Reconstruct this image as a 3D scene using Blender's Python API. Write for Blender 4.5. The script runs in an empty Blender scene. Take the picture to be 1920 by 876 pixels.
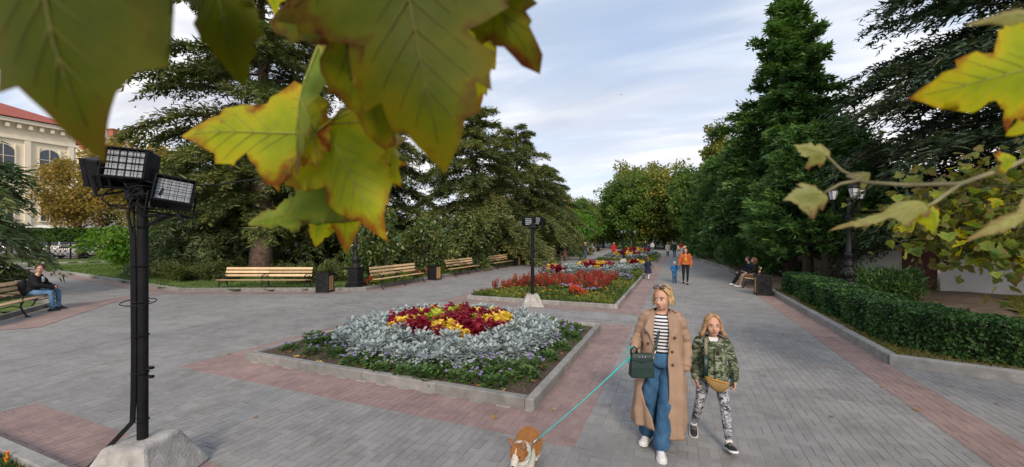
import bpy, bmesh, math, random
import numpy as np
from mathutils import Vector, Matrix, Quaternion
R = math.radians
random.seed(7)
rng = np.random.default_rng(11)
scene = bpy.context.scene
COL = scene.collection
TH = math.atan2(309, 747)          # the camera looks this far to the left of the alley (+Y)

# ------------------------------------------------------------------ camera
cam = bpy.data.cameras.new('camera')
cam_o = bpy.data.objects.new('camera', cam)
COL.objects.link(cam_o)
cam_o.location = (0, 0, 2.2)
cam_o.rotation_euler = (R(90), 0, TH)
cam.sensor_width = 36
cam.lens = 36 * 747 / 1920
cam.shift_y = 8 / 1920
cam.clip_start = 0.02
cam.clip_end = 3000
cam.dof.use_dof = True
cam.dof.focus_distance = 5.0
cam.dof.aperture_fstop = 3.2
scene.camera = cam_o

# ------------------------------------------------------------------ sky, sun, exposure
SUN_AZ, SUN_EL = R(158), R(32)      # azimuth from +Y towards +X
wd = bpy.data.worlds.new('World')
scene.world = wd
wd.use_nodes = True
nt = wd.node_tree
nt.nodes.clear()
def N(t, typ, **kw):
    n = t.nodes.new(typ)
    for k, v in kw.items():
        if k.startswith('i_'):
            n.inputs[int(k[2:]) if k[2:].isdigit() else k[2:]].default_value = v
        else:
            setattr(n, k, v)
    return n
def L(t, a, b):
    t.links.new(a, b)
def math_n(t, op, a, b=None, c=None, clamp=False):
    n = t.nodes.new('ShaderNodeMath'); n.operation = op; n.use_clamp = clamp
    for i, v in enumerate((a, b, c)):
        if v is None: continue
        if isinstance(v, (int, float)): n.inputs[i].default_value = v
        else: t.links.new(v, n.inputs[i])
    return n.outputs[0]
def mixc(t, fac, a, b, blend='MIX'):
    n = t.nodes.new('ShaderNodeMix'); n.data_type = 'RGBA'; n.blend_type = blend
    for s, v in ((n.inputs[0], fac), (n.inputs[6], a), (n.inputs[7], b)):
        if isinstance(v, (int, float)): s.default_value = v
        elif isinstance(v, (tuple, list)): s.default_value = (*v[:3], 1)
        else: t.links.new(v, s)
    return n.outputs[2]
def ramp(t, fac, stops, interp='LINEAR'):
    n = t.nodes.new('ShaderNodeValToRGB'); n.color_ramp.interpolation = interp
    el = n.color_ramp.elements
    while len(el) < len(stops): el.new(0.5)
    for e, (p, c) in zip(el, stops):
        e.position = p; e.color = (*c, 1) if len(c) == 3 else c
    t.links.new(fac, n.inputs[0])
    return n.outputs[0]
sky = N(nt, 'ShaderNodeTexSky', sky_type='NISHITA', sun_disc=False, sun_elevation=SUN_EL, sun_rotation=SUN_AZ,
        air_density=1.0, dust_density=1.0, ozone_density=2.0)
tc = N(nt, 'ShaderNodeTexCoord')
sep = N(nt, 'ShaderNodeSeparateXYZ')
L(nt, tc.outputs['Generated'], sep.inputs[0])
zc = math_n(nt, 'MAXIMUM', sep.outputs[2], 0.0)
den = math_n(nt, 'ADD', zc, 0.16)
cmb = N(nt, 'ShaderNodeCombineXYZ')
L(nt, math_n(nt, 'DIVIDE', sep.outputs[0], den), cmb.inputs[0])
L(nt, math_n(nt, 'DIVIDE', sep.outputs[1], den), cmb.inputs[1])
mp = N(nt, 'ShaderNodeMapping')
mp.inputs['Rotation'].default_value = (0, 0, R(35)); mp.inputs['Scale'].default_value = (0.55, 1.25, 1)
L(nt, cmb.outputs[0], mp.inputs[0])
nz = N(nt, 'ShaderNodeTexNoise', i_Scale=1.0, i_Detail=4.0, i_Roughness=0.48, i_Distortion=0.6)
L(nt, mp.outputs[0], nz.inputs['Vector'])
cl = math_n(nt, 'MULTIPLY', math_n(nt, 'SUBTRACT', nz.outputs[0], 0.33, clamp=True), 3.6, clamp=True)
nz2 = N(nt, 'ShaderNodeTexNoise', i_Scale=1.7, i_Detail=4.5, i_Roughness=0.52, i_Distortion=0.5)
L(nt, mp.outputs[0], nz2.inputs['Vector'])
# cloud colours are in the sky texture's own brightness units (the Background strength scales both)
cloudc = ramp(nt, nz2.outputs[0], [(0.36, (3.6, 4.0, 4.8)), (0.48, (4.8, 5.2, 5.9)), (0.60, (8.0, 7.9, 7.9))])
# the cloud deck thins and brightens near the horizon, most of all to the right
sd = N(nt, 'ShaderNodeVectorMath', operation='DOT_PRODUCT')
sd.inputs[1].default_value = (math.sin(R(40)), math.cos(R(40)), 0)
L(nt, tc.outputs['Generated'], sd.inputs[0])
toward = math_n(nt, 'MULTIPLY', math_n(nt, 'ADD', sd.outputs['Value'], 0.1, clamp=True), 0.85, clamp=True)
low = math_n(nt, 'SUBTRACT', 1.0, math_n(nt, 'MULTIPLY', zc, 1.9, clamp=True), clamp=True)
glow = math_n(nt, 'MULTIPLY', math_n(nt, 'POWER', low, 1.6), math_n(nt, 'ADD', math_n(nt, 'MULTIPLY', toward, 0.75), 0.55), clamp=True)
cloudg = mixc(nt, glow, cloudc, (9.9, 9.0, 8.4))
blue = mixc(nt, 0.6, sky.outputs[0], (4.0, 5.2, 7.2))
skyc = mixc(nt, math_n(nt, 'ADD', math_n(nt, 'MULTIPLY', cl, 0.8), 0.2, clamp=True), blue, cloudg)
bg = N(nt, 'ShaderNodeBackground', i_Strength=0.078)
L(nt, skyc, bg.inputs[0])
wo = N(nt, 'ShaderNodeOutputWorld')
L(nt, bg.outputs[0], wo.inputs[0])

sl = bpy.data.lights.new('sun', 'SUN')
sl.energy = 1.5; sl.angle = R(14); sl.color = (1.0, 0.86, 0.7)
sun = bpy.data.objects.new('sun', sl); COL.objects.link(sun)
sd_v = Vector((math.sin(SUN_AZ) * math.cos(SUN_EL), math.cos(SUN_AZ) * math.cos(SUN_EL), math.sin(SUN_EL)))
sun.rotation_euler = sd_v.to_track_quat('Z', 'Y').to_euler()
sun.location = (30, 30, 40)
vs = scene.view_settings
vs.view_transform = 'Standard'; vs.look = 'None'; vs.gamma = 1; vs.use_curve_mapping = False
vs.exposure = 0.9
scene.cycles.max_bounces = 6
scene.cycles.transparent_max_bounces = 6
scene.cycles.use_denoising = True
scene.cycles.caustics_reflective = False; scene.cycles.caustics_refractive = False

# ------------------------------------------------------------------ materials
M = {}
def mat(name, col, rough=0.6, var=0.12, scale=6.0, bump=0.0, bscale=60.0, metal=0.0, spec=0.4, col2=None, coat=0.0, attr=False, world=False):
    m = bpy.data.materials.new(name); m.use_nodes = True
    t = m.node_tree; b = t.nodes['Principled BSDF']
    b.inputs['Roughness'].default_value = rough; b.inputs['Metallic'].default_value = metal
    b.inputs['Specular IOR Level'].default_value = spec; b.inputs['Coat Weight'].default_value = coat
    if world: src = N(t, 'ShaderNodeNewGeometry').outputs['Position']
    else: src = N(t, 'ShaderNodeTexCoord').outputs['Object']
    n1 = N(t, 'ShaderNodeTexNoise', i_Scale=scale, i_Detail=5.0, i_Roughness=0.62)
    L(t, src, n1.inputs['Vector'])
    lo = tuple(c * (1 - var) for c in col); hi = tuple(min(1, c * (1 + var)) for c in (col2 or col))
    c = ramp(t, n1.outputs[0], [(0.32, lo), (0.68, hi)])
    if attr:
        a = N(t, 'ShaderNodeAttribute', attribute_name='var')
        c = mixc(t, 1.0, c, ramp(t, a.outputs['Fac'], [(0, (0.74, 0.74, 0.74)), (1, (1.22, 1.22, 1.22))]), 'MULTIPLY')
    L(t, c, b.inputs['Base Color'])
    if bump:
        n2 = N(t, 'ShaderNodeTexNoise', i_Scale=bscale, i_Detail=4.0, i_Roughness=0.6)
        L(t, src, n2.inputs['Vector'])
        bp = N(t, 'ShaderNodeBump', i_Strength=bump, i_Distance=0.02)
        L(t, n2.outputs[0], bp.inputs['Height']); L(t, bp.outputs[0], b.inputs['Normal'])
    M[name] = m
    return m
def leafmat(name, cols, trans=0.3, rough=0.5, spec=0.35, tcol=None):
    m = bpy.data.materials.new(name); m.use_nodes = True
    t = m.node_tree; b = t.nodes['Principled BSDF']; out = t.nodes['Material Output']
    a = N(t, 'ShaderNodeAttribute', attribute_name='var')
    c = ramp(t, a.outputs['Fac'], [(i / max(1, len(cols) - 1), k) for i, k in enumerate(cols)])
    L(t, c, b.inputs['Base Color'])
    b.inputs['Roughness'].default_value = rough; b.inputs['Specular IOR Level'].default_value = spec
    if trans:
        tr = N(t, 'ShaderNodeBsdfTranslucent')
        L(t, mixc(t, 1.0, c, tcol or (1.3, 1.5, 0.6), 'MULTIPLY'), tr.inputs[0])
        mx = N(t, 'ShaderNodeMixShader', i_0=trans)
        L(t, b.outputs[0], mx.inputs[1]); L(t, tr.outputs[0], mx.inputs[2]); L(t, mx.outputs[0], out.inputs[0])
    M[name] = m
    return m

# ------------------------------------------------------------------ mesh helpers
def link(o, parent=None):
    COL.objects.link(o)
    if parent is not None: o.parent = parent
    return o
def tag(o, label=None, cat=None, group=None, kind=None):
    if label: o['label'] = label
    if cat: o['category'] = cat
    if group: o['group'] = group
    if kind: o['kind'] = kind
    return o
def empty(name, loc=(0, 0, 0), rz=0.0, label=None, cat=None, group=None, sc=1.0):
    o = bpy.data.objects.new(name, None); o.empty_display_size = 0.1
    o.location = loc; o.rotation_euler = (0, 0, rz); o.scale = (sc, sc, sc)
    COL.objects.link(o)
    return tag(o, label, cat, group)
def copy_tree(o, parent=None, loc=None, rz=None, label=None, group=None, sc=None):
    c = o.copy(); COL.objects.link(c)
    if parent is not None: c.parent = parent
    for ch in list(o.children): copy_tree(ch, c)
    if loc is not None: c.location = loc
    if rz is not None: c.rotation_euler = (0, 0, rz)
    if sc is not None: c.scale = (sc, sc, sc) if isinstance(sc, (int, float)) else sc
    if label: c['label'] = label
    if group: c['group'] = group
    return c
def np_mesh(name, v, f, mats, var=None, smooth=False, mi=None):
    """fast mesh: v (n,3), f (m,k) with one k; var: per-vertex float"""
    v = np.asarray(v, np.float32); f = np.asarray(f, np.int32)
    me = bpy.data.meshes.new(name)
    k = f.shape[1]
    me.vertices.add(len(v)); me.vertices.foreach_set('co', v.ravel())
    me.loops.add(f.size); me.loops.foreach_set('vertex_index', f.ravel())
    me.polygons.add(len(f))
    me.polygons.foreach_set('loop_start', np.arange(0, f.size, k, dtype=np.int32))
    if mi is not None: me.polygons.foreach_set('material_index', np.asarray(mi, np.int32))
    me.polygons.foreach_set('use_smooth', np.full(len(f), smooth))
    if var is not None:
        at = me.attributes.new('var', 'FLOAT', 'POINT'); at.data.foreach_set('value', np.asarray(var, np.float32))
    for m in (mats if isinstance(mats, (list, tuple)) else [mats]):
        me.materials.append(M[m] if isinstance(m, str) else m)
    me.update(calc_edges=True)
    return me
class MB:
    def __init__(s): s.v = []; s.f = []; s.mi = []; s.var = []; s.cv = 0.5; s.m = 0
    def add(s, vs, fs):
        o = len(s.v); s.v += [tuple(p) for p in vs]; s.var += [s.cv] * len(vs)
        s.f += [tuple(i + o for i in f) for f in fs]; s.mi += [s.m] * len(fs)
        return s
    def box(s, c, d, rz=0.0, bev=0.0, taper=1.0):
        x, y, z = (k / 2 for k in d)
        if bev <= 0:
            p = [(-x, -y, -z), (x, -y, -z), (x, y, -z), (-x, y, -z), (-x*taper, -y*taper, z), (x*taper, -y*taper, z), (x*taper, y*taper, z), (-x*taper, y*taper, z)]
            f = [(0, 3, 2, 1), (4, 5, 6, 7), (0, 1, 5, 4), (1, 2, 6, 5), (2, 3, 7, 6), (3, 0, 4, 7)]
        else:
            b = min(bev, x * .9, y * .9, z * .9)
            p = []
            for zz, i in ((-z, b), (-z + b, 0), (z - b, 0), (z, b)):
                t = 1 if zz < 0 else taper
                p += [(-(x*t-i), -(y*t), zz) if False else (-(x*t - i), -(y*t - i), zz), ((x*t - i), -(y*t - i), zz), ((x*t - i), (y*t - i), zz), (-(x*t - i), (y*t - i), zz)]
            f = [(0, 3, 2, 1), (12, 13, 14, 15)]
            for k in range(3):
                for j in range(4): f.append((k*4 + j, k*4 + (j+1) % 4, k*4 + 4 + (j+1) % 4, k*4 + 4 + j))
        ca, sa = math.cos(rz), math.sin(rz)
        return s.add([(c[0] + a*ca - b_*sa, c[1] + a*sa + b_*ca, c[2] + k) for a, b_, k in p], f)
    def rings(s, rs, cap=True, closed=True):
        n = len(rs[0]); vs = [p for r in rs for p in r]; fs = []
        for k in range(len(rs) - 1):
            for j in range(n if closed else n - 1):
                fs.append((k*n + j, k*n + (j+1) % n, (k+1)*n + (j+1) % n, (k+1)*n + j))
        if cap and closed:
            fs.append(tuple(range(n))[::-1]); fs.append(tuple(range((len(rs)-1)*n, len(rs)*n)))
        return s.add(vs, fs)
    def tube(s, pts, rad, n=8, cap=True, flat=None):
        """tube along pts; rad scalar / list; flat: (a,b) section factors"""
        P = [Vector(p) for p in pts]
        if isinstance(rad, (int, float)): rad = [rad] * len(P)
        rs = []; up = None
        for i, p in enumerate(P):
            d = (P[min(i+1, len(P)-1)] - P[max(i-1, 0)])
            d = d.normalized() if d.length > 1e-9 else Vector((0, 0, 1))
            if up is None:
                up = Vector((0, 1, 0)) if abs(d.y) < 0.8 else Vector((1, 0, 0))
            a = d.cross(up)
            if a.length < 1e-6: a = d.orthogonal()
            a.normalize(); b = a.cross(d).normalized(); up = b
            ra = rad[i]; fa, fb = flat if flat else (1, 1)
            rs.append([p + a * (math.cos(2*math.pi*j/n) * ra * fa) + b * (math.sin(2*math.pi*j/n) * ra * fb) for j in range(n)])
        return s.rings(rs, cap)
    def lathe(s, prof, c=(0, 0, 0), n=12, sq=False):
        rs = []
        for r, z in prof:
            ring = []
            for j in range(n):
                a = 2*math.pi*(j + .5)/n
                ring.append((c[0] + r*math.cos(a), c[1] + r*math.sin(a), c[2] + z))
            rs.append(ring)
        return s.rings(rs)
    def ell(s, c, r, n=12, m=8, rot=None):
        rs = []
        for k in range(m + 1):
            ph = math.pi * (k + 0.02) / (m + 0.04) - math.pi/2
            ring = []
            for j in range(n):
                a = 2*math.pi*j/n
                p = Vector((r[0]*math.cos(ph)*math.cos(a), r[1]*math.cos(ph)*math.sin(a), r[2]*math.sin(ph)))
                if rot is not None: p = rot @ p
                ring.append(Vector(c) + p)
            rs.append(ring)
        return s.rings(rs)
    def mesh(s, name, mats, smooth=False, var=False):
        me = bpy.data.meshes.new(name)
        me.from_pydata([tuple(p) for p in s.v], [], s.f)
        for m in (mats if isinstance(mats, (list, tuple)) else [mats]): me.materials.append(M[m] if isinstance(m, str) else m)
        me.polygons.foreach_set('material_index', s.mi)
        if smooth: me.polygons.foreach_set('use_smooth', [True] * len(s.f))
        if var:
            at = me.attributes.new('var', 'FLOAT', 'POINT'); at.data.foreach_set('value', s.var)
        me.update()
        return me
    def build(s, name, mats, parent=None, smooth=False, var=False, loc=None, rz=None):
        o = link(bpy.data.objects.new(name, s.mesh(name, mats, smooth, var)), parent)
        if loc is not None: o.location = loc
        if rz is not None: o.rotation_euler = (0, 0, rz)
        return o
def ob(name, me, parent=None, loc=None, rz=None):
    o = link(bpy.data.objects.new(name, me), parent)
    if loc is not None: o.location = loc
    if rz is not None: o.rotation_euler = (0, 0, rz)
    return o
def auto_smooth(o, ang=40):
    me = o.data
    me.polygons.foreach_set('use_smooth', [True] * len(me.polygons))
    me.set_sharp_from_angle(angle=R(ang))
    return o
def sheet(name, poly, z, m, kind='structure', sub=None):
    b = MB(); b.add([(x, y, z) for x, y in poly], [tuple(range(len(poly)))])
    o = b.build(name, m); tag(o, kind=kind)
    return o
def inpoly(x, y, poly):
    r = np.zeros(np.shape(x), bool); n = len(poly)
    for i in range(n):
        x1, y1 = poly[i]; x2, y2 = poly[(i+1) % n]
        c = ((y1 > y) != (y2 > y)) & (x < (x2-x1)*(y-y1)/((y2-y1) or 1e-9) + x1)
        r ^= c
    return r
def view(x, y):
    """depth and sideways tangent as seen by the camera (used to leave out what is out of frame)"""
    d = -x*math.sin(TH) + y*math.cos(TH); r = x*math.cos(TH) + y*math.sin(TH)
    return d, r / np.maximum(d, 1e-3)
# ================================================================== materials of the setting
def dirt(t, g, c):
    """trodden stains, damp patches and old gum spots on the paving"""
    n4 = N(t, 'ShaderNodeTexNoise', i_Scale=1.7, i_Detail=8.0, i_Roughness=.7, i_Distortion=.4); L(t, g.outputs['Position'], n4.inputs['Vector'])
    c = mixc(t, 1.0, c, ramp(t, n4.outputs[0], [(.36, (.80, .79, .78)), (.52, (1, 1, 1)), (.7, (1.07, 1.07, 1.06))]), 'MULTIPLY')
    vo = N(t, 'ShaderNodeTexVoronoi', i_Scale=2.6); L(t, g.outputs['Position'], vo.inputs['Vector'])
    wn = N(t, 'ShaderNodeTexWhiteNoise'); L(t, vo.outputs['Position'], wn.inputs['Vector'])
    spot = math_n(t, 'MULTIPLY', math_n(t, 'LESS_THAN', vo.outputs['Distance'], math_n(t, 'MULTIPLY', wn.outputs['Value'], .06)), math_n(t, 'GREATER_THAN', wn.outputs['Value'], .55))
    return mixc(t, math_n(t, 'MULTIPLY', spot, .35), c, (.10, .095, .09))
def paver_mat(name, col, joint):
    """running pattern of one crosswise stone and two lengthwise stones in 0.2 m columns, for the far sheets"""
    m = bpy.data.materials.new(name); m.use_nodes = True
    t = m.node_tree; b = t.nodes['Principled BSDF']; b.inputs['Roughness'].default_value = 0.75
    g = N(t, 'ShaderNodeNewGeometry'); sp = N(t, 'ShaderNodeSeparateXYZ'); L(t, g.outputs['Position'], sp.inputs[0])
    cx = math_n(t, 'DIVIDE', sp.outputs[0], 0.2)
    col_i = math_n(t, 'FLOOR', cx); fx = math_n(t, 'FRACT', cx)
    off = math_n(t, 'MULTIPLY', math_n(t, 'FRACT', math_n(t, 'MULTIPLY', col_i, 0.5)), 0.3)
    cy = math_n(t, 'DIVIDE', math_n(t, 'ADD', sp.outputs[1], off), 0.3)
    fy = math_n(t, 'FRACT', cy)
    cross = math_n(t, 'LESS_THAN', fy, 1/3)
    J = 0.028
    jx = math_n(t, 'LESS_THAN', math_n(t, 'MINIMUM', fx, math_n(t, 'SUBTRACT', 1.0, fx)), J)
    j1 = math_n(t, 'LESS_THAN', math_n(t, 'MINIMUM', fy, math_n(t, 'SUBTRACT', 1.0, fy)), J*0.6)
    j2 = math_n(t, 'LESS_THAN', math_n(t, 'ABSOLUTE', math_n(t, 'SUBTRACT', fy, 1/3)), J*0.6)
    j3 = math_n(t, 'MULTIPLY', math_n(t, 'LESS_THAN', math_n(t, 'ABSOLUTE', math_n(t, 'SUBTRACT', fx, 0.5)), J), math_n(t, 'SUBTRACT', 1.0, cross))
    jj = math_n(t, 'MAXIMUM', math_n(t, 'MAXIMUM', jx, j1), math_n(t, 'MAXIMUM', j2, j3))
    cell = N(t, 'ShaderNodeCombineXYZ')
    L(t, math_n(t, 'ADD', col_i, math_n(t, 'MULTIPLY', math_n(t, 'GREATER_THAN', fx, 0.5), math_n(t, 'MULTIPLY', math_n(t, 'SUBTRACT', 1.0, cross), 0.5))), cell.inputs[0])
    L(t, math_n(t, 'ADD', math_n(t, 'FLOOR', cy), math_n(t, 'MULTIPLY', cross, 0.5)), cell.inputs[1])
    wn = N(t, 'ShaderNodeTexWhiteNoise'); L(t, cell.outputs[0], wn.inputs['Vector'])
    v = ramp(t, wn.outputs['Value'], [(0, (0.90, 0.90, 0.90)), (1, (1.08, 1.08, 1.08))])
    n1 = N(t, 'ShaderNodeTexNoise', i_Scale=0.35, i_Detail=6.0, i_Roughness=0.65); L(t, g.outputs['Position'], n1.inputs['Vector'])
    st = ramp(t, n1.outputs[0], [(0.3, (0.8, 0.8, 0.81)), (0.7, (1.16, 1.15, 1.13))])
    n3 = N(t, 'ShaderNodeTexNoise', i_Scale=90.0, i_Detail=3.0); L(t, g.outputs['Position'], n3.inputs['Vector'])
    gr = ramp(t, n3.outputs[0], [(0.3, (0.88, 0.88, 0.88)), (0.7, (1.1, 1.1, 1.1))])
    c = mixc(t, 1.0, mixc(t, 1.0, mixc(t, 1.0, col, v, 'MULTIPLY'), st, 'MULTIPLY'), gr, 'MULTIPLY')
    c = mixc(t, math_n(t, 'MULTIPLY', jj, 0.55), c, joint)
    c = dirt(t, g, c)
    L(t, c, b.inputs['Base Color'])
    M[name] = m
def stone_mat(name, col):
    """one real paver: tone from its own 'var', worn patches from world position"""
    m = bpy.data.materials.new(name); m.use_nodes = True
    t = m.node_tree; b = t.nodes['Principled BSDF']; b.inputs['Roughness'].default_value = 0.72
    g = N(t, 'ShaderNodeNewGeometry')
    a = N(t, 'ShaderNodeAttribute', attribute_name='var')
    v = ramp(t, a.outputs['Fac'], [(0, (0.90, 0.90, 0.90)), (1, (1.08, 1.08, 1.08))])
    n1 = N(t, 'ShaderNodeTexNoise', i_Scale=0.35, i_Detail=6.0, i_Roughness=0.65); L(t, g.outputs['Position'], n1.inputs['Vector'])
    st = ramp(t, n1.outputs[0], [(0.3, (0.8, 0.8, 0.81)), (0.7, (1.16, 1.15, 1.13))])
    n3 = N(t, 'ShaderNodeTexNoise', i_Scale=90.0, i_Detail=3.0); L(t, g.outputs['Position'], n3.inputs['Vector'])
    gr = ramp(t, n3.outputs[0], [(0.3, (0.86, 0.86, 0.86)), (0.7, (1.12, 1.12, 1.12))])
    c = mixc(t, 1.0, mixc(t, 1.0, mixc(t, 1.0, col, v, 'MULTIPLY'), st, 'MULTIPLY'), gr, 'MULTIPLY')
    L(t, c, b.inputs['Base Color'])
    c = dirt(t, g, c)
    L(t, c, b.inputs['Base Color'])
    bp = N(t, 'ShaderNodeBump', i_Strength=0.25, i_Distance=0.004); L(t, n3.outputs[0], bp.inputs['Height']); L(t, bp.outputs[0], b.inputs['Normal'])
    M[name] = m
GREY, RED = (0.258, 0.250, 0.245), (0.290, 0.200, 0.183)
paver_mat('paving_grey', GREY, (0.37, 0.35, 0.32)); paver_mat('paving_red', RED, (0.36, 0.30, 0.26))
stone_mat('stone_grey', GREY); stone_mat('stone_red', RED)
mat('joint_sand', (0.37, 0.35, 0.32), 0.95, 0.35, 1.2, world=True)
mat('concrete_kerb', (0.27, 0.26, 0.245), 0.85, 0.22, 5, 0.35, 70, attr=True, world=True)
mat('soil', (0.085, 0.058, 0.042), 0.95, 0.45, 22, 0.9, 60, world=True)
mat('dry_earth', (0.20, 0.145, 0.10), 0.95, 0.3, 3, 0.6, 40, world=True)
mat('lawn', (0.075, 0.135, 0.025), 0.9, 0.35, 2.2, 0.6, 90, col2=(0.12, 0.17, 0.04), world=True)
mat('lawn_yellow', (0.22, 0.21, 0.03), 0.9, 0.35, 4, 0.5, 60, world=True)
mat('asphalt', (0.075, 0.075, 0.078), 0.85, 0.2, 0.6, 0.2, 60, world=True)
mat('plaster_white', (0.70, 0.68, 0.65), 0.9, 0.13, 1.4, 0.2, 25, world=True)
mat('plaster_cream', (0.80, 0.70, 0.52), 0.9, 0.06, 0.5)
mat('trim_cream', (0.80, 0.72, 0.56), 0.85, 0.05, 0.6)
mat('pale_panel', (0.60, 0.62, 0.66), 0.5, 0.05, 2)
mat('roof_tile', (0.32, 0.075, 0.05), 0.8, 0.25, 3, 0.5, 8)
mat('brick_red', (0.36, 0.13, 0.08), 0.85, 0.2, 2)
mat('window_glass', (0.05, 0.06, 0.075), 0.12, 0.2, 1, spec=0.6)
mat('door_maroon', (0.11, 0.03, 0.025), 0.55, 0.2, 4)
mat('dark_roof', (0.16, 0.09, 0.075), 0.8, 0.2, 3)
mat('wall_brown', (0.20, 0.115, 0.07), 0.9, 0.2, 2, 0.4, 20)
mat('hill_green', (0.06, 0.085, 0.05), 0.95, 0.4, 0.08, 1.0, 0.4)

# ================================================================== ground and paving
o = sheet('ground', [(-900, -400), (900, -400), (900, 1400), (-900, 1400)], -0.06, 'asphalt')
NX0, NX1, NY0, NY1 = -11.0, 8.0, 1.5, 10.8          # here every paver is real
b = MB()
for x0, x1, y0, y1 in ((-75, NX0, -6, 95), (NX0, NX1, NY1, 95), (NX0, NX1, -6, NY0), (NX1, 30, -6, 12)):
    b.add([(x0, y0, 0), (x1, y0, 0), (x1, y1, 0), (x0, y1, 0)], [(0, 1, 2, 3)])
pavement = tag(b.build('pavement', 'paving_grey'), kind='structure')
b = MB(); b.add([(NX0, NY0, -0.006), (NX1, NY0, -0.006), (NX1, NY1, -0.006), (NX0, NY1, -0.006)], [(0, 1, 2, 3)])
b.build('joint_bed', 'joint_sand', pavement)
BEDS = [(-7.17, -1.68, 4.79, 9.70), (-6.95, -1.68, 12.56, 33.0), (-6.95, -1.68, 36.2, 52.0), (-7.2, -1.68, -4.0, 1.80)]
RB = 0.68
REDS = [(x0 - RB, x1 + RB, y0 - RB, y1 + RB) for x0, x1, y0, y1 in BEDS] + [(2.82, 3.40, 2.0, 26.0), (-12.0, -11.4, 13.0, 75.0)]
def is_red(x, y):
    r = np.zeros(np.shape(x), bool)
    for x0, x1, y0, y1 in REDS: r |= (x > x0) & (x < x1) & (y > y0) & (y < y1)
    return r
b = MB()                                              # red bands beyond the real pavers
def rect_out(x0, x1, y0, y1):
    if x1 <= NX0 or x0 >= NX1 or y0 >= NY1 or y1 <= NY0: return [(x0, x1, y0, y1)]
    r = []
    if y1 > NY1: r.append((x0, x1, NY1, y1))
    if y0 < NY0: r.append((x0, x1, y0, NY0))
    if x0 < NX0: r.append((x0, NX0, max(y0, NY0), min(y1, NY1)))
    return r
for q in REDS:
    for x0, x1, y0, y1 in rect_out(*q):
        b.add([(x0, y0, .004), (x1, y0, .004), (x1, y1, .004), (x0, y1, .004)], [(0, 1, 2, 3)])
KL = [(-12.0, 75), (-12.0, 13.05), (-12.45, 12.62), (-18.8, 9.83), (-43.0, 13.3), (-60, 16)]        # kerb of the left lawn
for (p, q, w) in (((-12.3, 12.55), (-18.8, 9.75), .6), ((-18.8, 9.75), (-43, 13.2), .6), ((-18.9, 9.2), (-17.2, 6.6), .75), ((-15.0, 3.9), (-18.6, 6.9), 1.3)):
    p, q = Vector((*p, 0)), Vector((*q, 0)); d = (q - p).normalized(); n_ = Vector((-d.y, d.x, 0)); n_ = n_ if n_.y < 0 else -n_
    if w > 1: n_ = -n_ * 0.7
    zz = .006 + .002 * w
    b.add([(p.x, p.y, zz), (q.x, q.y, zz), (q.x + n_.x*w, q.y + n_.y*w, zz), (p.x + n_.x*w, p.y + n_.y*w, zz)], [(0, 1, 2, 3)])
b.build('red_paving', 'paving_red', pavement)
# the pavers: 300 nearest in view are single stones, the rest one mass
cells = []
i0, i1 = int(math.floor(NX0/0.2)), int(math.ceil(NX1/0.2))
for i in range(i0, i1):
    off = 0.15 if i % 2 else 0.0
    for j in range(int(math.floor(NY0/0.3)), int(math.ceil(NY1/0.3)) + 1):
        yb = j*0.3 - off
        cells += [(i*.2 + .1, yb + .05, .1, .05), (i*.2 + .05, yb + .2, .05, .1), (i*.2 + .15, yb + .2, .05, .1)]
cells = np.array(cells)
def split(cells, ax, at, lo, hi):
    """cut stones where a colour band ends (ax 0: at x, ax 1: at y), like the layer's saw"""
    c, h = cells[:, ax], cells[:, ax + 2]; o_ = cells[:, 1 - ax]
    m_ = (np.abs(c - at) < h - .004) & (o_ > lo - .1) & (o_ < hi + .1)
    keep_, cut = cells[~m_], cells[m_]
    p1, p2 = cut.copy(), cut.copy(); a0, a1 = cut[:, ax] - cut[:, ax + 2], cut[:, ax] + cut[:, ax + 2]
    p1[:, ax] = (a0 + at)/2; p1[:, ax + 2] = (at - a0)/2; p2[:, ax] = (at + a1)/2; p2[:, ax + 2] = (a1 - at)/2
    return np.concatenate([keep_, p1, p2])
for x0, x1, y0, y1 in REDS:
    for xa in (x0, x1): cells = split(cells, 0, xa, y0, y1)
    for ya in (y0, y1): cells = split(cells, 1, ya, x0, x1)
cx, cy = cells[:, 0], cells[:, 1]
d, u = view(cx, cy)
keep = (d > 3.2) & (np.abs(u) < 1.42) & (cx > NX0) & (cx < NX1) & (cy > NY0 + .05) & (cy < NY1 - .02)
for x0, x1, y0, y1 in BEDS: keep &= ~((cx > x0 + .03) & (cx < x1 - .03) & (cy > y0 + .03) & (cy < y1 - .03))
keep &= ~inpoly(cx, cy, [(3.55, 9.1), (3.55, 12), (9, 12), (9, 7.6)])
cells = cells[keep]; d = d[keep]
order = np.argsort(d - 100*((d > 3.75) & (np.abs(view(cells[:, 0], cells[:, 1])[1]) < 1.29)))
cells = cells[order]
PV = np.array([(-1, -1, 0), (1, -1, 0), (1, 1, 0), (-1, 1, 0), (-1, -1, 1), (1, -1, 1), (1, 1, 1), (-1, 1, 1)], float)
PF = np.array([(4, 5, 6, 7), (0, 1, 5, 4), (1, 2, 6, 5), (2, 3, 7, 6), (3, 0, 4, 7)])
def paver_verts(h):
    """h (n,2) half sizes -> (n,8,3)"""
    v = np.repeat(PV[None], len(h), 0)
    v[:, :4, :2] *= (h - .0018)[:, None, :]; v[:, :4, 2] = -.02
    v[:, 4:, :2] *= (h - .0040)[:, None, :]; v[:, 4:, 2] = 0
    return v
pm = {}
def paver_mesh(h, red, s_):
    key = (round(h[0], 3), round(h[1], 3), red, s_)
    if key not in pm: pm[key] = np_mesh('paver', paver_verts(np.array([h]))[0], PF, ['stone_red' if red else 'stone_grey'], np.full(8, s_/4))
    return pm[key]
rr = is_red(cells[:, 0], cells[:, 1])
for q in range(300):
    x, y, hx, hy = cells[q]
    ob('paver', paver_mesh((hx, hy), bool(rr[q]), random.randrange(5)), pavement, (x, y, random.uniform(-.0016, .0008)))
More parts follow.
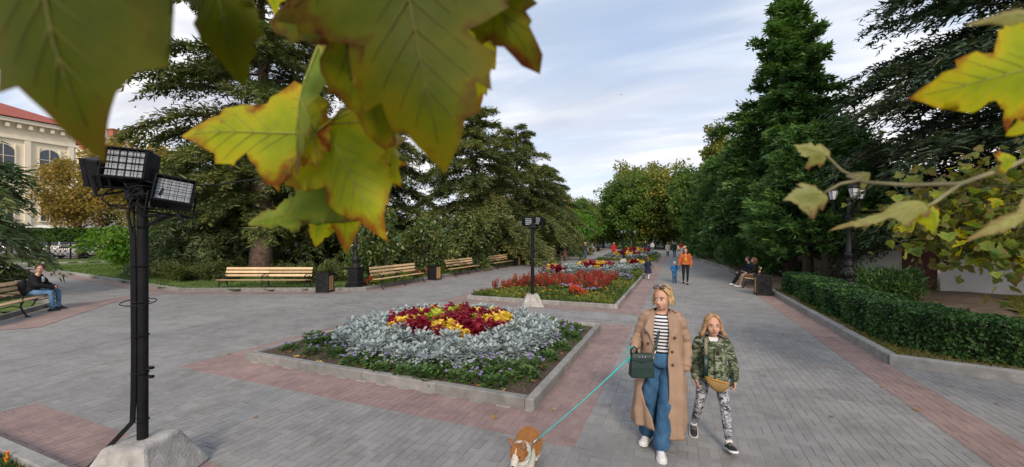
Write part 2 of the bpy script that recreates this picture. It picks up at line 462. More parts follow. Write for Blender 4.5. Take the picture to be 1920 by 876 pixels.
rest = cells[300:]; rr2 = rr[300:]
n = len(rest)
base = paver_verts(rest[:, 2:])
tz = rng.uniform(-.0016, .0008, n); tilt = rng.normal(0, .002, (n, 2))
vv = base + np.stack([rest[:, 0], rest[:, 1], tz], 1)[:, None, :]
vv[:, 4:, 2] += base[:, 4:, 0]*tilt[:, :1] + base[:, 4:, 1]*tilt[:, 1:]
ff = (PF[None] + (np.arange(n)*8)[:, None, None]).reshape(-1, 4)
me = np_mesh('paver_field', vv.reshape(-1, 3), ff, ['stone_grey', 'stone_red'], np.repeat(rng.random(n), 8), mi=np.repeat(rr2.astype(int), 5))
tag(ob('paver_field', me, pavement), kind='stuff')

# ================================================================== kerbs and planted ground
def kerb_run(path, parent, w=.12, h=.13, step=1.0, side=1, sink=.05, last=False, z0=0.0):
    """separate kerb stones along a polyline, body on the given side of the line"""
    for a, c in zip(path[:-1], path[1:]):
        a, c = Vector((*a, 0)), Vector((*c, 0)); ln = (c - a).length; d = (c - a).normalized(); nn = Vector((-d.y, d.x, 0)) * side
        k = max(1, round(ln/step)); s = ln/k
        for i in range(k):
            m0 = a + d*(i*s + s/2) + nn*(w/2)
            bb = MB(); bb.cv = random.random()
            bb.box((0, 0, 0), (s - .006, w, h + sink), 0, .012)
            bb.build('kerb_stone', 'concrete_kerb', parent, var=True, loc=(m0.x, m0.y, z0 + (h - sink)/2 + random.uniform(-.003, .003)), rz=math.atan2(d.y, d.x) + random.uniform(-.003, .003))
def ground_patch(name, poly, z, m, amp=0.03, step=0.35, kind='structure', parent=None, dome=None, seed=1):
    xs = [p[0] for p in poly]; ys = [p[1] for p in poly]
    nx = max(2, int((max(xs)-min(xs))/step)); ny = max(2, int((max(ys)-min(ys))/step))
    gx, gy = np.meshgrid(np.linspace(min(xs), max(xs), nx), np.linspace(min(ys), max(ys), ny))
    r_ = np.random.default_rng(seed)
    gz = z + amp*(np.sin(gx*1.7 + seed) * np.cos(gy*1.3 + 2*seed) * .6 + r_.normal(0, .35, gx.shape))
    if dome: gz = gz + dome(gx, gy)
    idx = np.arange(nx*ny).reshape(ny, nx)
    f = np.stack([idx[:-1, :-1], idx[:-1, 1:], idx[1:, 1:], idx[1:, :-1]], -1).reshape(-1, 4)
    cxm = gx.ravel()[f].mean(1); cym = gy.ravel()[f].mean(1)
    f = f[inpoly(cxm, cym, poly)]
    o = ob(name, np_mesh(name, np.stack([gx, gy, gz], -1).reshape(-1, 3), f, m, smooth=True), parent)
    if kind: tag(o, kind=kind)
    return o
bed_names = ['flower bed of silver ragwort ring and red coleus nearest the woman', 'long flower bed of red celosia behind the near bed',
             'farthest flower bed with red and yellow rings along the alley', 'flower bed corner with orange blossoms beside the near floodlight base']
FB = []
def mound1(x, y):
    r2 = ((x + 4.4)**2 + (y - 7.25)**2)
    return 0.20*np.exp(-r2/2.2) + .03*np.exp(-r2/8)
for i, (x0, x1, y0, y1) in enumerate(BEDS):
    fb = empty('flower_bed', ((x0+x1)/2, (y0+y1)/2, 0), 0, bed_names[i], 'flower bed')
    root = fb
    c = ((x0+x1)/2, (y0+y1)/2)
    rel = [(x0 - c[0], y0 - c[1]), (x1 - c[0], y0 - c[1]), (x1 - c[0], y1 - c[1]), (x0 - c[0], y1 - c[1])]
    ring_ = rel + [rel[0]]
    for a_, b_ in zip(ring_[:-1], ring_[1:]):
        dx, dy = b_[0]-a_[0], b_[1]-a_[1]; ln = math.hypot(dx, dy); ux, uy = dx/ln, dy/ln
        a2 = (a_[0] + ux*.0, a_[1] + uy*.0); b2 = (b_[0] - ux*.125, b_[1] - uy*.125)
        kerb_run([a2, b2], fb, .12, .14, 1.5 if i == 0 else 2.0, 1)
    inn = [(rel[0][0]+.1, rel[0][1]+.1), (rel[1][0]-.1, rel[1][1]+.1), (rel[2][0]-.1, rel[2][1]-.1), (rel[3][0]+.1, rel[3][1]-.1)]
    dm = (lambda x, y: mound1(x + c[0], y + c[1])) if i == 0 else None
    big = [(inn[0][0]-.06, inn[0][1]-.06), (inn[1][0]+.06, inn[1][1]-.06), (inn[2][0]+.06, inn[2][1]+.06), (inn[3][0]-.06, inn[3][1]+.06)]
    ground_patch('soil', big, .075, 'soil', .018, .13 if i == 0 else .35, None, fb, dm, seed=3+i)
    FB.append(fb)
# left lawn with its kerb
lawnL = [(-12.15, 75), (-12.15, 13.1), (-12.5, 12.75), (-18.8, 9.98), (-43.0, 13.45), (-48, 14.2), (-41, 23.5), (-34, 31), (-34, 75)]
ground_patch('lawn', lawnL, .10, 'lawn', .03, .6, seed=5)
k1 = tag(empty('lawn_kerb', (0, 0, 0)), kind='structure')
kerb_run([(-12.0, 60), (-12.0, 13.05), (-12.45, 12.62), (-18.8, 9.83), (-43.0, 13.3)], k1, .14, .14, 1.6, -1)
lawnF = [(-36, 33), (-42.5, 24.5), (-50, 15.6), (-62, 6), (-68, 6), (-60.8, 15.4), (-52.8, 23.4), (-44.8, 31.9), (-36.6, 42)]
ground_patch('far_lawn', lawnF, .10, 'lawn', .03, .9, seed=6)
k3 = tag(empty('far_lawn_kerb', (0, 0, 0)), kind='structure')
kerb_run([(-36, 33), (-42.5, 24.5), (-50, 15.6), (-62, 6)], k3, .14, .12, 3.0, -1)
lawnS = [(-15.2, 3.1), (-18.9, 6.1), (-26, 7.4), (-45, 6.0), (-45, -6), (-18, -6)]
ground_patch('near_lawn', lawnS, .08, 'lawn', .03, .6, seed=7)
k4 = tag(empty('near_lawn_kerb', (0, 0, 0)), kind='structure')
kerb_run([(-15.1, 3.15), (-18.9, 6.25), (-26, 7.55), (-45, 6.1)], k4, .12, .12, 1.6, -1)
# right bank
bank = [(.7, 75), (.7, 60), (1.1, 52), (1.9, 44), (2.6, 38), (3.12, 32), (3.42, 24), (3.52, 18.5), (3.52, 9.05), (9.5, 7.5), (30, 3), (30, 75)]
def bank_h(x, y): return .35*np.clip((x - 5.2)/4, 0, 1)*np.clip((22 - y)/6, 0, 1)
ground_patch('planted_bank', bank, .10, 'dry_earth', .03, .4, seed=8, dome=bank_h)
k2 = tag(empty('bank_kerb', (0, 0, 0)), kind='structure')
kerb_run([(.6, 60), (1.0, 52), (1.8, 44), (2.5, 38), (3.0, 32), (3.3, 24), (3.40, 18.5), (3.40, 8.95)], k2, .16, .17, 2.4, 1)
kerb_run([(3.40, 8.86), (6.2, 8.13), (9.5, 7.28), (20, 4.6)], k2, .16, .17, 2.0, 1)
yg = ground_patch('yellow_grass', [(7.2, 12.6), (11.6, 10.0), (14, 11.5), (12.2, 16.2), (9.3, 17.0)], .135, 'lawn_yellow', .02, .3, seed=9, dome=bank_h)
# grass blades
def grass(name, poly, n, hgt, z, mats, seed):
    r_ = np.random.default_rng(seed)
    xs = [p[0] for p in poly]; ys = [p[1] for p in poly]
    x = r_.uniform(min(xs), max(xs), n*3); y = r_.uniform(min(ys), max(ys), n*3)
    d, u = view(x, y)
    ok = inpoly(x, y, poly) & (d > 2) & (np.abs(u) < 1.4)
    x, y = x[ok][:n], y[ok][:n]; n = len(x)
    a = r_.uniform(0, 2*np.pi, n); h_ = hgt*r_.uniform(.5, 1.3, n); w = .012*(1 + r_.random(n))*(1 + np.maximum(0, view(x, y)[0] - 12)/20)
    lean = r_.normal(0, .45, (n, 2))*h_[:, None]
    z = z(x, y) if callable(z) else np.full(n, z)
    v = np.empty((n, 3, 3))
    v[:, 0] = np.stack([x + np.cos(a)*w, y + np.sin(a)*w, z], 1)
    v[:, 1] = np.stack([x - np.cos(a)*w, y - np.sin(a)*w, z], 1)
    v[:, 2] = np.stack([x + lean[:, 0], y + lean[:, 1], z + h_], 1)
    o = ob(name, np_mesh(name, v.reshape(-1, 3), np.arange(3*n).reshape(-1, 3), mats, np.repeat(r_.random(n), 3)))
    return tag(o, kind='stuff')
leafmat('grass_leaf', [(0.05, 0.10, 0.015), (0.095, 0.17, 0.03), (0.15, 0.19, 0.05)], .25, .6)
leafmat('dry_grass_leaf', [(0.12, 0.10, 0.03), (0.20, 0.19, 0.03), (0.13, 0.14, 0.03)], .25, .6)
grass('grass_blades', [(-12.2, 40), (-12.2, 13.2), (-18.8, 10.05), (-43, 13.5), (-41, 22), (-20, 40)], 60000, .07, .09, 'grass_leaf', 21)
tag(bpy.data.objects['grass_blades'], 'short green lawn grass behind the benches', 'grass')
o = grass('bank_grass', [(3.6, 19), (3.6, 9.15), (9, 7.8), (9, 8.5), (4.1, 9.7), (4.1, 19)], 9000, .06, .10, 'dry_grass_leaf', 22)
tag(o, 'dry grass strip between the right kerb and hedge', 'grass')
o = grass('slope_grass', [(7.2, 12.6), (11.6, 10.0), (14, 11.5), (12.2, 16.2), (9.3, 17.0)], 20000, .07, lambda x, y: .11 + bank_h(x, y), 'dry_grass_leaf', 23)
tag(o, 'yellow green grass on the slope by the white wall', 'grass')
# ================================================================== trees and shrubs
mat('bark_cedar', (0.115, 0.075, 0.055), 0.95, 0.4, 6, 1.0, 14, col2=(0.16, 0.11, 0.085))
mat('bark_grey', (0.13, 0.105, 0.08), 0.95, 0.35, 7, 0.9, 16)
leafmat('cedar_needles', [(0.043, 0.066, 0.021), (0.090, 0.123, 0.038), (0.169, 0.188, 0.056), (0.298, 0.277, 0.088)], .22, .6)
leafmat('cedar_dark', [(0.020, 0.037, 0.020), (0.044, 0.071, 0.037), (0.085, 0.119, 0.058)], .15, .6)
leafmat('cedar_pale', [(0.075, 0.128, 0.060), (0.135, 0.188, 0.083), (0.240, 0.270, 0.105)], .25, .6)
leafmat('juniper_leaf', [(0.027, 0.065, 0.023), (0.065, 0.139, 0.039), (0.124, 0.236, 0.060), (0.194, 0.296, 0.072)], .2, .55)
leafmat('magnolia_leaf', [(0.030, 0.063, 0.018), (0.075, 0.128, 0.033), (0.150, 0.188, 0.045), (0.285, 0.247, 0.068)], .2, .32, .5)
leafmat('broad_green', [(0.053, 0.104, 0.022), (0.104, 0.179, 0.032), (0.188, 0.244, 0.040)], .35, .5)
leafmat('broad_olive', [(0.090, 0.118, 0.026), (0.180, 0.198, 0.036), (0.342, 0.296, 0.050)], .35, .5)
leafmat('broad_autumn', [(0.150, 0.128, 0.030), (0.300, 0.217, 0.045), (0.405, 0.225, 0.068)], .35, .5)
leafmat('broad_orange', [(0.225, 0.090, 0.030), (0.390, 0.150, 0.038), (0.360, 0.240, 0.045)], .35, .5)
leafmat('bright_bush', [(0.05, 0.14, 0.012), (0.10, 0.23, 0.02), (0.20, 0.28, 0.025)], .35, .45)
leafmat('hedge_leaf', [(0.018, 0.054, 0.015), (0.040, 0.106, 0.024), (0.085, 0.171, 0.033)], .15, .5)
mat('hedge_dark_core', (0.022, 0.026, 0.013), .95, .3, 9)
leafmat('hedge_light', [(0.03, 0.075, 0.012), (0.06, 0.13, 0.018), (0.10, 0.17, 0.03)], .2, .5)

def quads(p, d, side, ln, w):
    """tapered blades: base p, direction d, side vector, length, width -> verts (n,4,3)"""
    n = len(p); v = np.empty((n, 4, 3))
    v[:, 0] = p - side*(w*.5)[:, None]
    v[:, 1] = p + side*(w*.5)[:, None]
    v[:, 2] = p + d*ln[:, None]*.62 + side*(w*.55)[:, None]
    v[:, 3] = p + d*ln[:, None]
    return v
def norm(a): return a / np.maximum(np.linalg.norm(a, axis=-1, keepdims=True), 1e-9)
def leaf_mesh(name, v, m, var):
    n = len(v)
    return np_mesh(name, v.reshape(-1, 3), np.arange(4*n).reshape(-1, 4), m, np.repeat(np.clip(var, 0, 1), 4))
def conifer(seed, H, Rad, h0, nlimb, prof, rise, droop, nsec, nspray, sl_, sw, fan=1.0, trunk_r=.45, hang=.35, sec_len=.42, lean=(0, 0), zjit=.1, az_ok=None):
    """trunk + limbs in tiers, secondary branches in flat fans, needle sprays along them"""
    r_ = np.random.default_rng(seed)
    tb = MB()
    npt = 9
    tp = [(lean[0]*H*(i/npt)**1.5 + .12*math.sin(i*1.3+seed), lean[1]*H*(i/npt)**1.5 + .12*math.cos(i*1.7+seed) - .12*math.cos(seed), H*i/npt) for i in range(npt+1)]
    tp[0] = (0, 0, -.2)
    tb.tube(tp, [trunk_r*(1.25 if i == 0 else 1)*(1 - .93*(i/npt)) + .02 for i in range(npt+1)], 10)
    TP = np.array(tp)
    P0, D0, LN, VR = [], [], [], []
    for i in range(nlimb):
        f = (i + r_.random()*.8)/nlimb
        h = h0 + (H*.985 - h0)*f**.9
        az = i*2.39996 + r_.normal(0, .35)
        if az_ok and not az_ok(az, h): continue
        ln = Rad*prof(f)*r_.uniform(.72, 1.15)
        base = np.array([np.interp(h, TP[:, 2], TP[:, k]) for k in range(3)])
        dr = np.array([math.cos(az), math.sin(az), 0.0])
        bend = r_.normal(0, .18)
        sd = np.array([-dr[1], dr[0], 0])
        rs_, dp_ = rise*r_.uniform(.6, 1.4)*(.5 + f), droop*r_.uniform(.7, 1.3)*(1.15 - f*.6)
        t = np.linspace(0, 1, 9)
        path = base + dr*(ln*t)[:, None] + sd*(ln*bend*t**2)[:, None]
        path[:, 2] += ln*(rs_*t - dp_*t**2.2)
        rad = max(.02, trunk_r*.26*(ln/Rad + .15)*(1-.55*f))
        tb.tube([tuple(q) for q in path], [rad*(1 - .88*k) + .006 for k in t], 5, cap=False)
        ns = max(4, int(nsec*(ln/Rad)**.8))
        ts = np.clip(np.linspace(.16, 1.0, ns) + r_.normal(0, .02, ns), .1, 1)
        pp = np.stack([np.interp(ts, t, path[:, k]) for k in range(3)], 1)
        tang = norm(np.stack([np.interp(ts, t, np.gradient(path[:, k])) for k in range(3)], 1))
        sgn = np.where(np.arange(ns) % 2, 1, -1)[:, None]
        sid = norm(np.cross(tang, np.array([0, 0, 1.])))*sgn
        ang = r_.uniform(.55, 1.15, ns)[:, None]*(1 - .55*ts**2)[:, None]
        dd = norm(tang*np.cos(ang) + sid*np.sin(ang)*fan + np.array([0, 0, 1.])*r_.normal(0.04, .14, ns)[:, None])
        sl = ln*sec_len*(1.05 - .62*ts)*r_.uniform(.6, 1.25, ns) + .25
        P0.append(pp); D0.append(dd); LN.append(sl); VR.append(np.full(ns, r_.random()) * .5 + r_.random(ns)*.25)
    P0 = np.concatenate(P0); D0 = np.concatenate(D0); LN = np.concatenate(LN); VR = np.concatenate(VR)
    # thin twigs in the wood
    S = len(P0); k = nspray
    s = (np.arange(k) + .5)/k
    s = np.clip(s[None, :] + r_.normal(0, .5/k, (S, k)), 0.02, 1.0)
    sidv = norm(np.cross(D0, np.array([0, 0, 1.])))
    pos = P0[:, None, :] + D0[:, None, :]*(LN[:, None]*s)[..., None]
    pos[..., 2] -= hang*LN[:, None]*s**2
    sg = np.where(np.arange(k) % 2, 1., -1.)[None, :, None]
    jitter = r_.normal(0, .33, (S, k, 3))
    dv = norm(D0[:, None, :]*.75 + sidv[:, None, :]*sg*.8 + np.array([0, 0, -.55*hang])*s[..., None] + jitter)
    L_ = sl_*(1.15 - .5*s)*r_.uniform(.6, 1.4, (S, k))
    sidq = norm(np.cross(dv, np.array([0, 0, 1.]) + r_.normal(0, .55, (S, k, 3))))
    pos = pos + r_.normal(0, .05, (S, k, 3)); pos[..., 2] += r_.normal(0, zjit, (S, k))
    var = VR[:, None] + r_.normal(0, .10, (S, k)) + .18*s
    v = quads(pos.reshape(-1, 3), dv.reshape(-1, 3), sidq.reshape(-1, 3), L_.reshape(-1), (sw*r_.uniform(.7, 1.3, (S, k))).reshape(-1))
    # secondary twigs as thin wood
    for q in range(0, S, 2):
        e = P0[q] + D0[q]*LN[q]*.85; e[2] -= hang*LN[q]*.72
        m_ = P0[q] + D0[q]*LN[q]*.45; m_[2] -= hang*LN[q]*.2
        tb.tube([tuple(P0[q]), tuple(m_), tuple(e)], [.022, .014, .005], 3, cap=False)
    return tb, v, var.reshape(-1)
def plant_tree(name, tb, v, var, bark, leafm, loc, rz, label, cat='tree', group=None, sc=1.0):
    root = empty(name, loc, rz, label, cat, group, 1.0)
    root.scale = (sc, sc, sc) if isinstance(sc, (int, float)) else sc
    ob('trunk', tb.mesh('trunk', bark, True), root)
    ob('crown', leaf_mesh('crown', v, leafm, var), root)
    return root
broad_prof = lambda f: min(1, .55 + 1.5*f) * max(.12, (1 - f))**.62
# --- cedars on the left lawn
tb, v, va = conifer(3, 20, 6.6, 3.6, 70, broad_prof, .16, .34, 36, 50, .36, .075, trunk_r=.52, hang=.30)
cedA = plant_tree('cedar_tree', tb, v, va, 'bark_cedar', 'cedar_needles', (-21.4, 15.2, .05), 0.4, 'tallest cedar, thick trunk rising behind the longest bench', group='cedars on the left lawn')
tb, v, va = conifer(8, 13.2, 7.6, 1.3, 62, lambda f: min(1, .8 + 1.2*f)*max(.10, 1 - f)**.7, .12, .36, 36, 50, .36, .075, trunk_r=.38, hang=.32)
cedB = plant_tree('cedar_tree', tb, v, va, 'bark_cedar', 'cedar_needles', (-15.6, 29.2, .05), 1.1, 'broad spreading cedar behind the magnolia shrubs on the left', group='cedars on the left lawn')
copy_tree(cedB, None, (-15.4, 38.5, .05), 3.4, 'cedar with flat layered limbs right of the broad spreading cedar', sc=(.98, .98, 1.04))
copy_tree(cedB, None, (-15.6, 49.0, .05), 5.2, 'farthest cedar whose low right limbs reach toward the alley', sc=(.95, .95, .86))
copy_tree(cedB, None, (-27.0, 20.5, .05), 2.2, 'cedar half hidden behind the tallest cedar trunk', sc=(.9, .9, .95))
copy_tree(cedB, None, (-20.8, 23.2, .05), 4.1, 'dark cedar filling the gap between tallest and broad cedars', sc=(1, 1, 1.0))
# pale drooping young cedars left of the tall one and at the left edge
tb, v, va = conifer(21, 8.5, 4.4, .6, 46, lambda f: max(.1, 1 - f)**.75, .18, .5, 28, 40, .36, .07, trunk_r=.2, hang=.55)
cedC = plant_tree('blue_cedar', tb, v, va, 'bark_cedar', 'cedar_pale', (-27.5, 15.6, .05), .6, 'pale drooping cedar with feathery boughs behind the near floodlight', group='pale drooping cedars')
copy_tree(cedC, None, (-23.6, 4.3, .05), 2.0, 'pale cedar boughs at the left edge behind the seated boy', sc=(.95, .95, 1.05))
# low juniper mats in front
def low_juniper(seed, rx, ry, h, n=5200):
    r_ = np.random.default_rng(seed)
    tb = MB()
    P, D, LN = [], [], []
    for i in range(26):
        a = r_.uniform(0, 2*math.pi); ln = r_.uniform(.5, 1.0)
        e = np.array([math.cos(a)*rx*ln, math.sin(a)*ry*ln, h*r_.uniform(.35, 1.0)])
        tb.tube([(0, 0, 0), tuple(e*.5 + np.array([0, 0, h*.15])), tuple(e)], [.04, .025, .008], 4, cap=False)
        k = n//26
        s = r_.uniform(.25, 1.05, k)
        p = e*s[:, None]; p[:, 2] = e[2]*(s**.6) ; p += r_.normal(0, .12, (k, 3)); p[:, 2] = np.maximum(p[:, 2], .05)
        d_ = norm(norm(e)[None]*.8 + r_.normal(0, .4, (k, 3)) + np.array([0, 0, -.05]))
        P.append(p); D.append(d_)
    P = np.concatenate(P); D = np.concatenate(D); n = len(P)
    sd_ = norm(np.cross(D, np.array([0, 0, 1.]) + r_.normal(0, .5, (n, 3))))
    return tb, quads(P, D, sd_, .13*r_.uniform(.6, 1.4, n), .035*r_.uniform(.7, 1.4, n)), r_.random(n)*.8
tb, v, va = low_juniper(5, 3.0, 1.6, .85, 16000)
j1 = plant_tree('spreading_juniper', tb, v, va, 'bark_grey', 'cedar_needles', (-22.5, 12.4, .08), .15, 'low spreading juniper on the lawn left of the longest bench', 'shrub', 'low junipers on the lawn')
copy_tree(j1, None, (-15.8, 13.9, .08), 1.2, 'low juniper mat behind the first litter bin', sc=(.62, .75, 1.1))
copy_tree(j1, None, (-27.0, 13.6, .08), 2.8, 'low juniper farther left on the lawn toward the path', sc=(.8, .8, .8))

# --- broad-leaved trees and shrubs
def broad(seed, H, Rx, Rz, th, nclump, nleaf, lsz, tr=.22, cr=.8, flat=.8, spread=1.0, elong=1.0):
    r_ = np.random.default_rng(seed); tb = MB()
    cz = H - Rz
    tb.tube([(0, 0, -.15), (.05, .03, th*.5), (.1*math.sin(seed), .1*math.cos(seed), th), (0.15*math.sin(seed*2), .1, cz), (0, 0, H*.93)], [tr*1.25, tr, tr*.85, tr*.5, .02], 8)
    g = r_.normal(0, 1, (nclump, 3)); g = norm(g)*(r_.uniform(.25, 1.0, nclump)**.5)[:, None]
    lump = 1 + .22*np.sin(g[:, 0]*5 + seed)*np.cos(g[:, 1]*4 + seed*2) + r_.normal(0, .07, nclump)
    C = g*lump[:, None]*np.array([Rx, Rx, Rz]) + np.array([0, 0, cz])
    for q in range(0, nclump, max(1, nclump//46)):
        c = C[q]; h = max(th*.75, min(c[2] - .4*abs(c[0]), c[2]*.75))
        tb.tube([(0, 0, h), tuple(c*np.array([.5, .5, 0]) + np.array([0, 0, (h + c[2])/2 - .1])), tuple(c)], [tr*.34, tr*.2, .012], 4, cap=False)
    k = nleaf
    off = r_.normal(0, 1, (nclump, k, 3)); off = norm(off)*(r_.random((nclump, k, 1))**.45)*cr*np.array([1, 1, flat])
    pos = C[:, None, :] + off*r_.uniform(.6, 1.3, (nclump, 1, 1))
    dv = norm(norm(off)*.5 + r_.normal(0, .6, (nclump, k, 3)) + np.array([0, 0, -.15]))
    nn = norm(norm(off)*.6 + np.array([0, 0, .7]) + r_.normal(0, .5, (nclump, k, 3)))
    sd_ = norm(np.cross(dv, nn))
    var = (r_.random(nclump)*.55)[:, None] + r_.normal(.22, .16, (nclump, k))
    L_ = lsz*r_.uniform(.65, 1.35, (nclump, k))
    p = pos.reshape(-1, 3)
    n = len(p); v = np.empty((n, 4, 3)); dd = dv.reshape(-1, 3); ss = sd_.reshape(-1, 3); L_ = L_.reshape(-1, 1)
    v[:, 0] = p; v[:, 1] = p + dd*L_*.5 + ss*L_*.32/elong; v[:, 2] = p + dd*L_; v[:, 3] = p + dd*L_*.45 - ss*L_*.32/elong
    return tb, v, var.reshape(-1)
# magnolia row behind the left kerb
tb, v, va = broad(4, 3.5, 1.25, 1.6, .5, 75, 60, .20, .07, .42, .9, elong=1.4)
magA = plant_tree('magnolia_shrub', tb, v, va, 'bark_grey', 'magnolia_leaf', (-13.7, 15.4, .08), .3, 'magnolia shrub right of the nearest left lamp post', 'shrub', 'magnolia shrubs along the left kerb')
tb, v, va = broad(9, 3.2, 1.35, 1.45, .4, 75, 60, .20, .07, .42, .9, elong=1.4)
magB = plant_tree('magnolia_shrub', tb, v, va, 'bark_grey', 'magnolia_leaf', (-13.5, 19.6, .08), .3, 'magnolia shrub behind the second litter bin', 'shrub', 'magnolia shrubs along the left kerb')
for i, (x, y, s, lb) in enumerate([(-13.4, 23.6, 1.0, 'yellowish magnolia shrub behind the bench after the second litter bin'), (-13.5, 27.4, .95, 'magnolia shrub behind the bench left of the middle floodlight pole'),
        (-13.6, 31.2, .95, 'magnolia shrub just right of the middle floodlight pole'), (-14.5, 43.5, 1.35, 'large round magnolia behind the woman in a brown skirt'), (-14.2, 50.0, 1.25, 'far round magnolia behind the blonde walker'), (-14.8, 37.0, 1.1, 'magnolia shrub behind the bench that faces the camera')]):
    copy_tree((magA, magB)[i % 2], None, (x, y, .08), i*1.7 + .5, lb, sc=s)
# trees at the end of the alley
tb, v, va = broad(31, 17, 7.2, 7.6, 1.6, 230, 130, .55, .42, 1.7)
lindA = plant_tree('plane_tree', tb, v, va, 'bark_grey', 'broad_green', (-7.6, 82, 0), 0, 'large green plane tree closing the alley left of centre', group='broad trees at the alley end', sc=.86)
tb, v, va = broad(37, 16, 6.8, 7.2, 1.6, 210, 130, .55, .42, 1.7)
lindB = plant_tree('plane_tree', tb, v, va, 'bark_grey', 'broad_olive', (-2.0, 84, 0), 1, 'olive yellow tree closing the middle of the alley', group='broad trees at the alley end')
copy_tree(lindA, None, (4.6, 72, 0), 2.2, 'green tree overhanging the alley end beside the clipped conifers', sc=(.8, .8, .82))
copy_tree(lindA, None, (5.5, 95, 0), 4.2, 'dark tree farther back beyond the alley end', sc=(1, 1, .95))
copy_tree(lindB, None, (-22, 92, 0), 3.0, 'olive tree left of the large green plane tree', sc=(.7, .7, .72))
copy_tree(lindB, None, (-9, 98, 0), 1.9, 'olive tree rising behind the large green plane tree', sc=(1.0, 1.0, 1.2))
copy_tree(lindB, None, (-14.5, 86, 0), 5.4, 'yellowish tree filling the gap left of the large plane tree', sc=(.66, .66, .62))
copy_tree(lindA, None, (-18, 74, 0), .9, 'low green tree between orange tree and large plane tree', sc=(.62, .62, .55))
copy_tree(lindA, None, (-30, 88, 0), 5.0, 'far green tree beneath the brown roof', sc=(.75, .75, .6))
tb, v, va = broad(41, 6.5, 3.2, 2.8, 1.0, 70, 90, .30, .16, .9)
mapl = plant_tree('maple_tree', tb, v, va, 'bark_grey', 'bright_bush', (-14.4, 60, 0), 0, 'bright yellow green small tree left of the red coated walker')
tb, v, va = broad(43, 8.0, 3.0, 3.2, 1.6, 70, 90, .32, .18, .95)
plant_tree('autumn_tree', tb, v, va, 'bark_grey', 'broad_orange', (-19.5, 66, 0), 0, 'orange autumn tree behind the bright yellow green tree')
tb, v, va = broad(47, 21, 2.3, 8.5, 3.0, 110, 110, .40, .3, 1.0)
plant_tree('poplar_tree', tb, v, va, 'bark_grey', 'broad_olive', (5.6, 66, 0), 0, 'narrow tall poplar rising above the clipped conifers', sc=(1.0, 1.0, .93))
# left street trees
tb, v, va = broad(53, 11.5, 4.2, 4.4, 2.6, 120, 85, .30, .22, 1.0)
autA = plant_tree('street_tree', tb, v, va, 'bark_grey', 'broad_autumn', (-45.5, 21.0, 0), 0, 'golden brown street tree below the cream building', group='autumn street trees')
copy_tree(autA, None, (-58.5, 21.5, 0), 4.0, 'golden tree directly before the cream building facade', sc=(.95, .95, .95))
copy_tree(autA, None, (-40.0, 25.5, 0), 2.5, 'slim golden tree right behind the near floodlights', sc=(.75, .75, .9))
tb, v, va = broad(59, 10.5, 4.4, 4.0, 2.4, 120, 85, .30, .22, 1.0)
oliA = plant_tree('street_tree', tb, v, va, 'bark_grey', 'broad_olive', (-54.8, 26.0, 0), 0, 'olive street tree at far left in front of the building', group='autumn street trees')
copy_tree(oliA, None, (-38.0, 36.0, 0), 1.5, 'tall olive tree behind the tallest cedar on its left', sc=(1.1, 1.1, 1.55))
copy_tree(oliA, None, (-46.0, 13.0 + 22, 0), 3.5, 'olive tree behind the slim golden tree', sc=(.9, .9, .95))
tb, v, va = broad(61, 2.9, 1.7, 1.35, .3, 60, 70, .2, .08, .55)
plant_tree('leafy_bush', tb, v, va, 'bark_grey', 'bright_bush', (-33.0, 10.9 + 3.4, .08), 0, 'bright green round bush on the far left lawn', 'bush')

# --- dark conifers on the right
def plumes(seed, H, Rad, h0, prof, npl, k, pl, ln, w, up=.7, tr=.2, nt=1):
    r_ = np.random.default_rng(seed); tb = MB()
    for q in range(nt):
        a = 2*math.pi*q/nt + .4; ox, oy = (.0, .0) if nt == 1 else (.55*math.cos(a), .55*math.sin(a))
        tb.tube([(ox, oy, -.2), (ox*1.2 + .05, oy*1.2, H*.25), (ox*.8, oy*.8, H*.55), (ox*.2, oy*.2, H*.93)], [tr*1.2, tr, tr*.6, .03], 7)
    f = r_.random(npl)**.85; h = h0 + (H - h0)*f
    a = r_.uniform(0, 2*np.pi, npl)
    rr_ = Rad*np.array([prof(q) for q in f])*(.45 + .55*r_.random(npl)**.6)*(1 + .14*np.sin(a*3 + h*1.3))
    C = np.stack([np.cos(a)*rr_, np.sin(a)*rr_, h], 1)
    out = np.stack([np.cos(a), np.sin(a), np.full(npl, up)], 1); out = norm(out + r_.normal(0, .22, (npl, 3)))
    for q in range(0, npl, max(1, npl//70)):
        tb.tube([(0, 0, max(h0*.5, C[q][2] - rr_[q]*.5)), tuple(C[q])], [.035, .01], 3, cap=False)
    s = r_.random((npl, k))
    pos = C[:, None, :] + out[:, None, :]*(pl*r_.uniform(.6, 1.35, (npl, 1))*s)[..., None] + r_.normal(0, .15, (npl, k, 3))*(pl*(1.1 - .8*s))[..., None]*.9
    pos[..., 2] -= .12*pl*s**2
    dv = norm(out[:, None, :] + r_.normal(0, .5, (npl, k, 3)))
    sdv = norm(np.cross(dv, r_.normal(0, 1, (npl, k, 3))))
    var = (r_.random(npl)*.5)[:, None] + .2*s + r_.normal(.12, .12, (npl, k))
    n = npl*k
    v = quads(pos.reshape(-1, 3), dv.reshape(-1, 3), sdv.reshape(-1, 3), ln*r_.uniform(.6, 1.4, n), w*r_.uniform(.7, 1.3, n))
    return tb, v, var.reshape(-1)
tb, v, va = plumes(71, 8.5, 2.5, 1.7, lambda f: min(1, .75 + f*1.5)*max(.05, 1 - f**1.6)**.7, 640, 80, .95, .24, .075, .5, .17, 3)
junA = plant_tree('juniper_tree', tb, v, va, 'bark_grey', 'juniper_leaf', (5.9, 21.4, .08), 0, 'nearest dark juniper with bare trunks behind the right litter bin', group='dark junipers on the right', sc=(1, 1, .8))
copy_tree(junA, None, (6.6, 23.6, .08), 2.1, 'juniper behind the seated pair on the right bench', sc=(1.0, 1.0, .72))
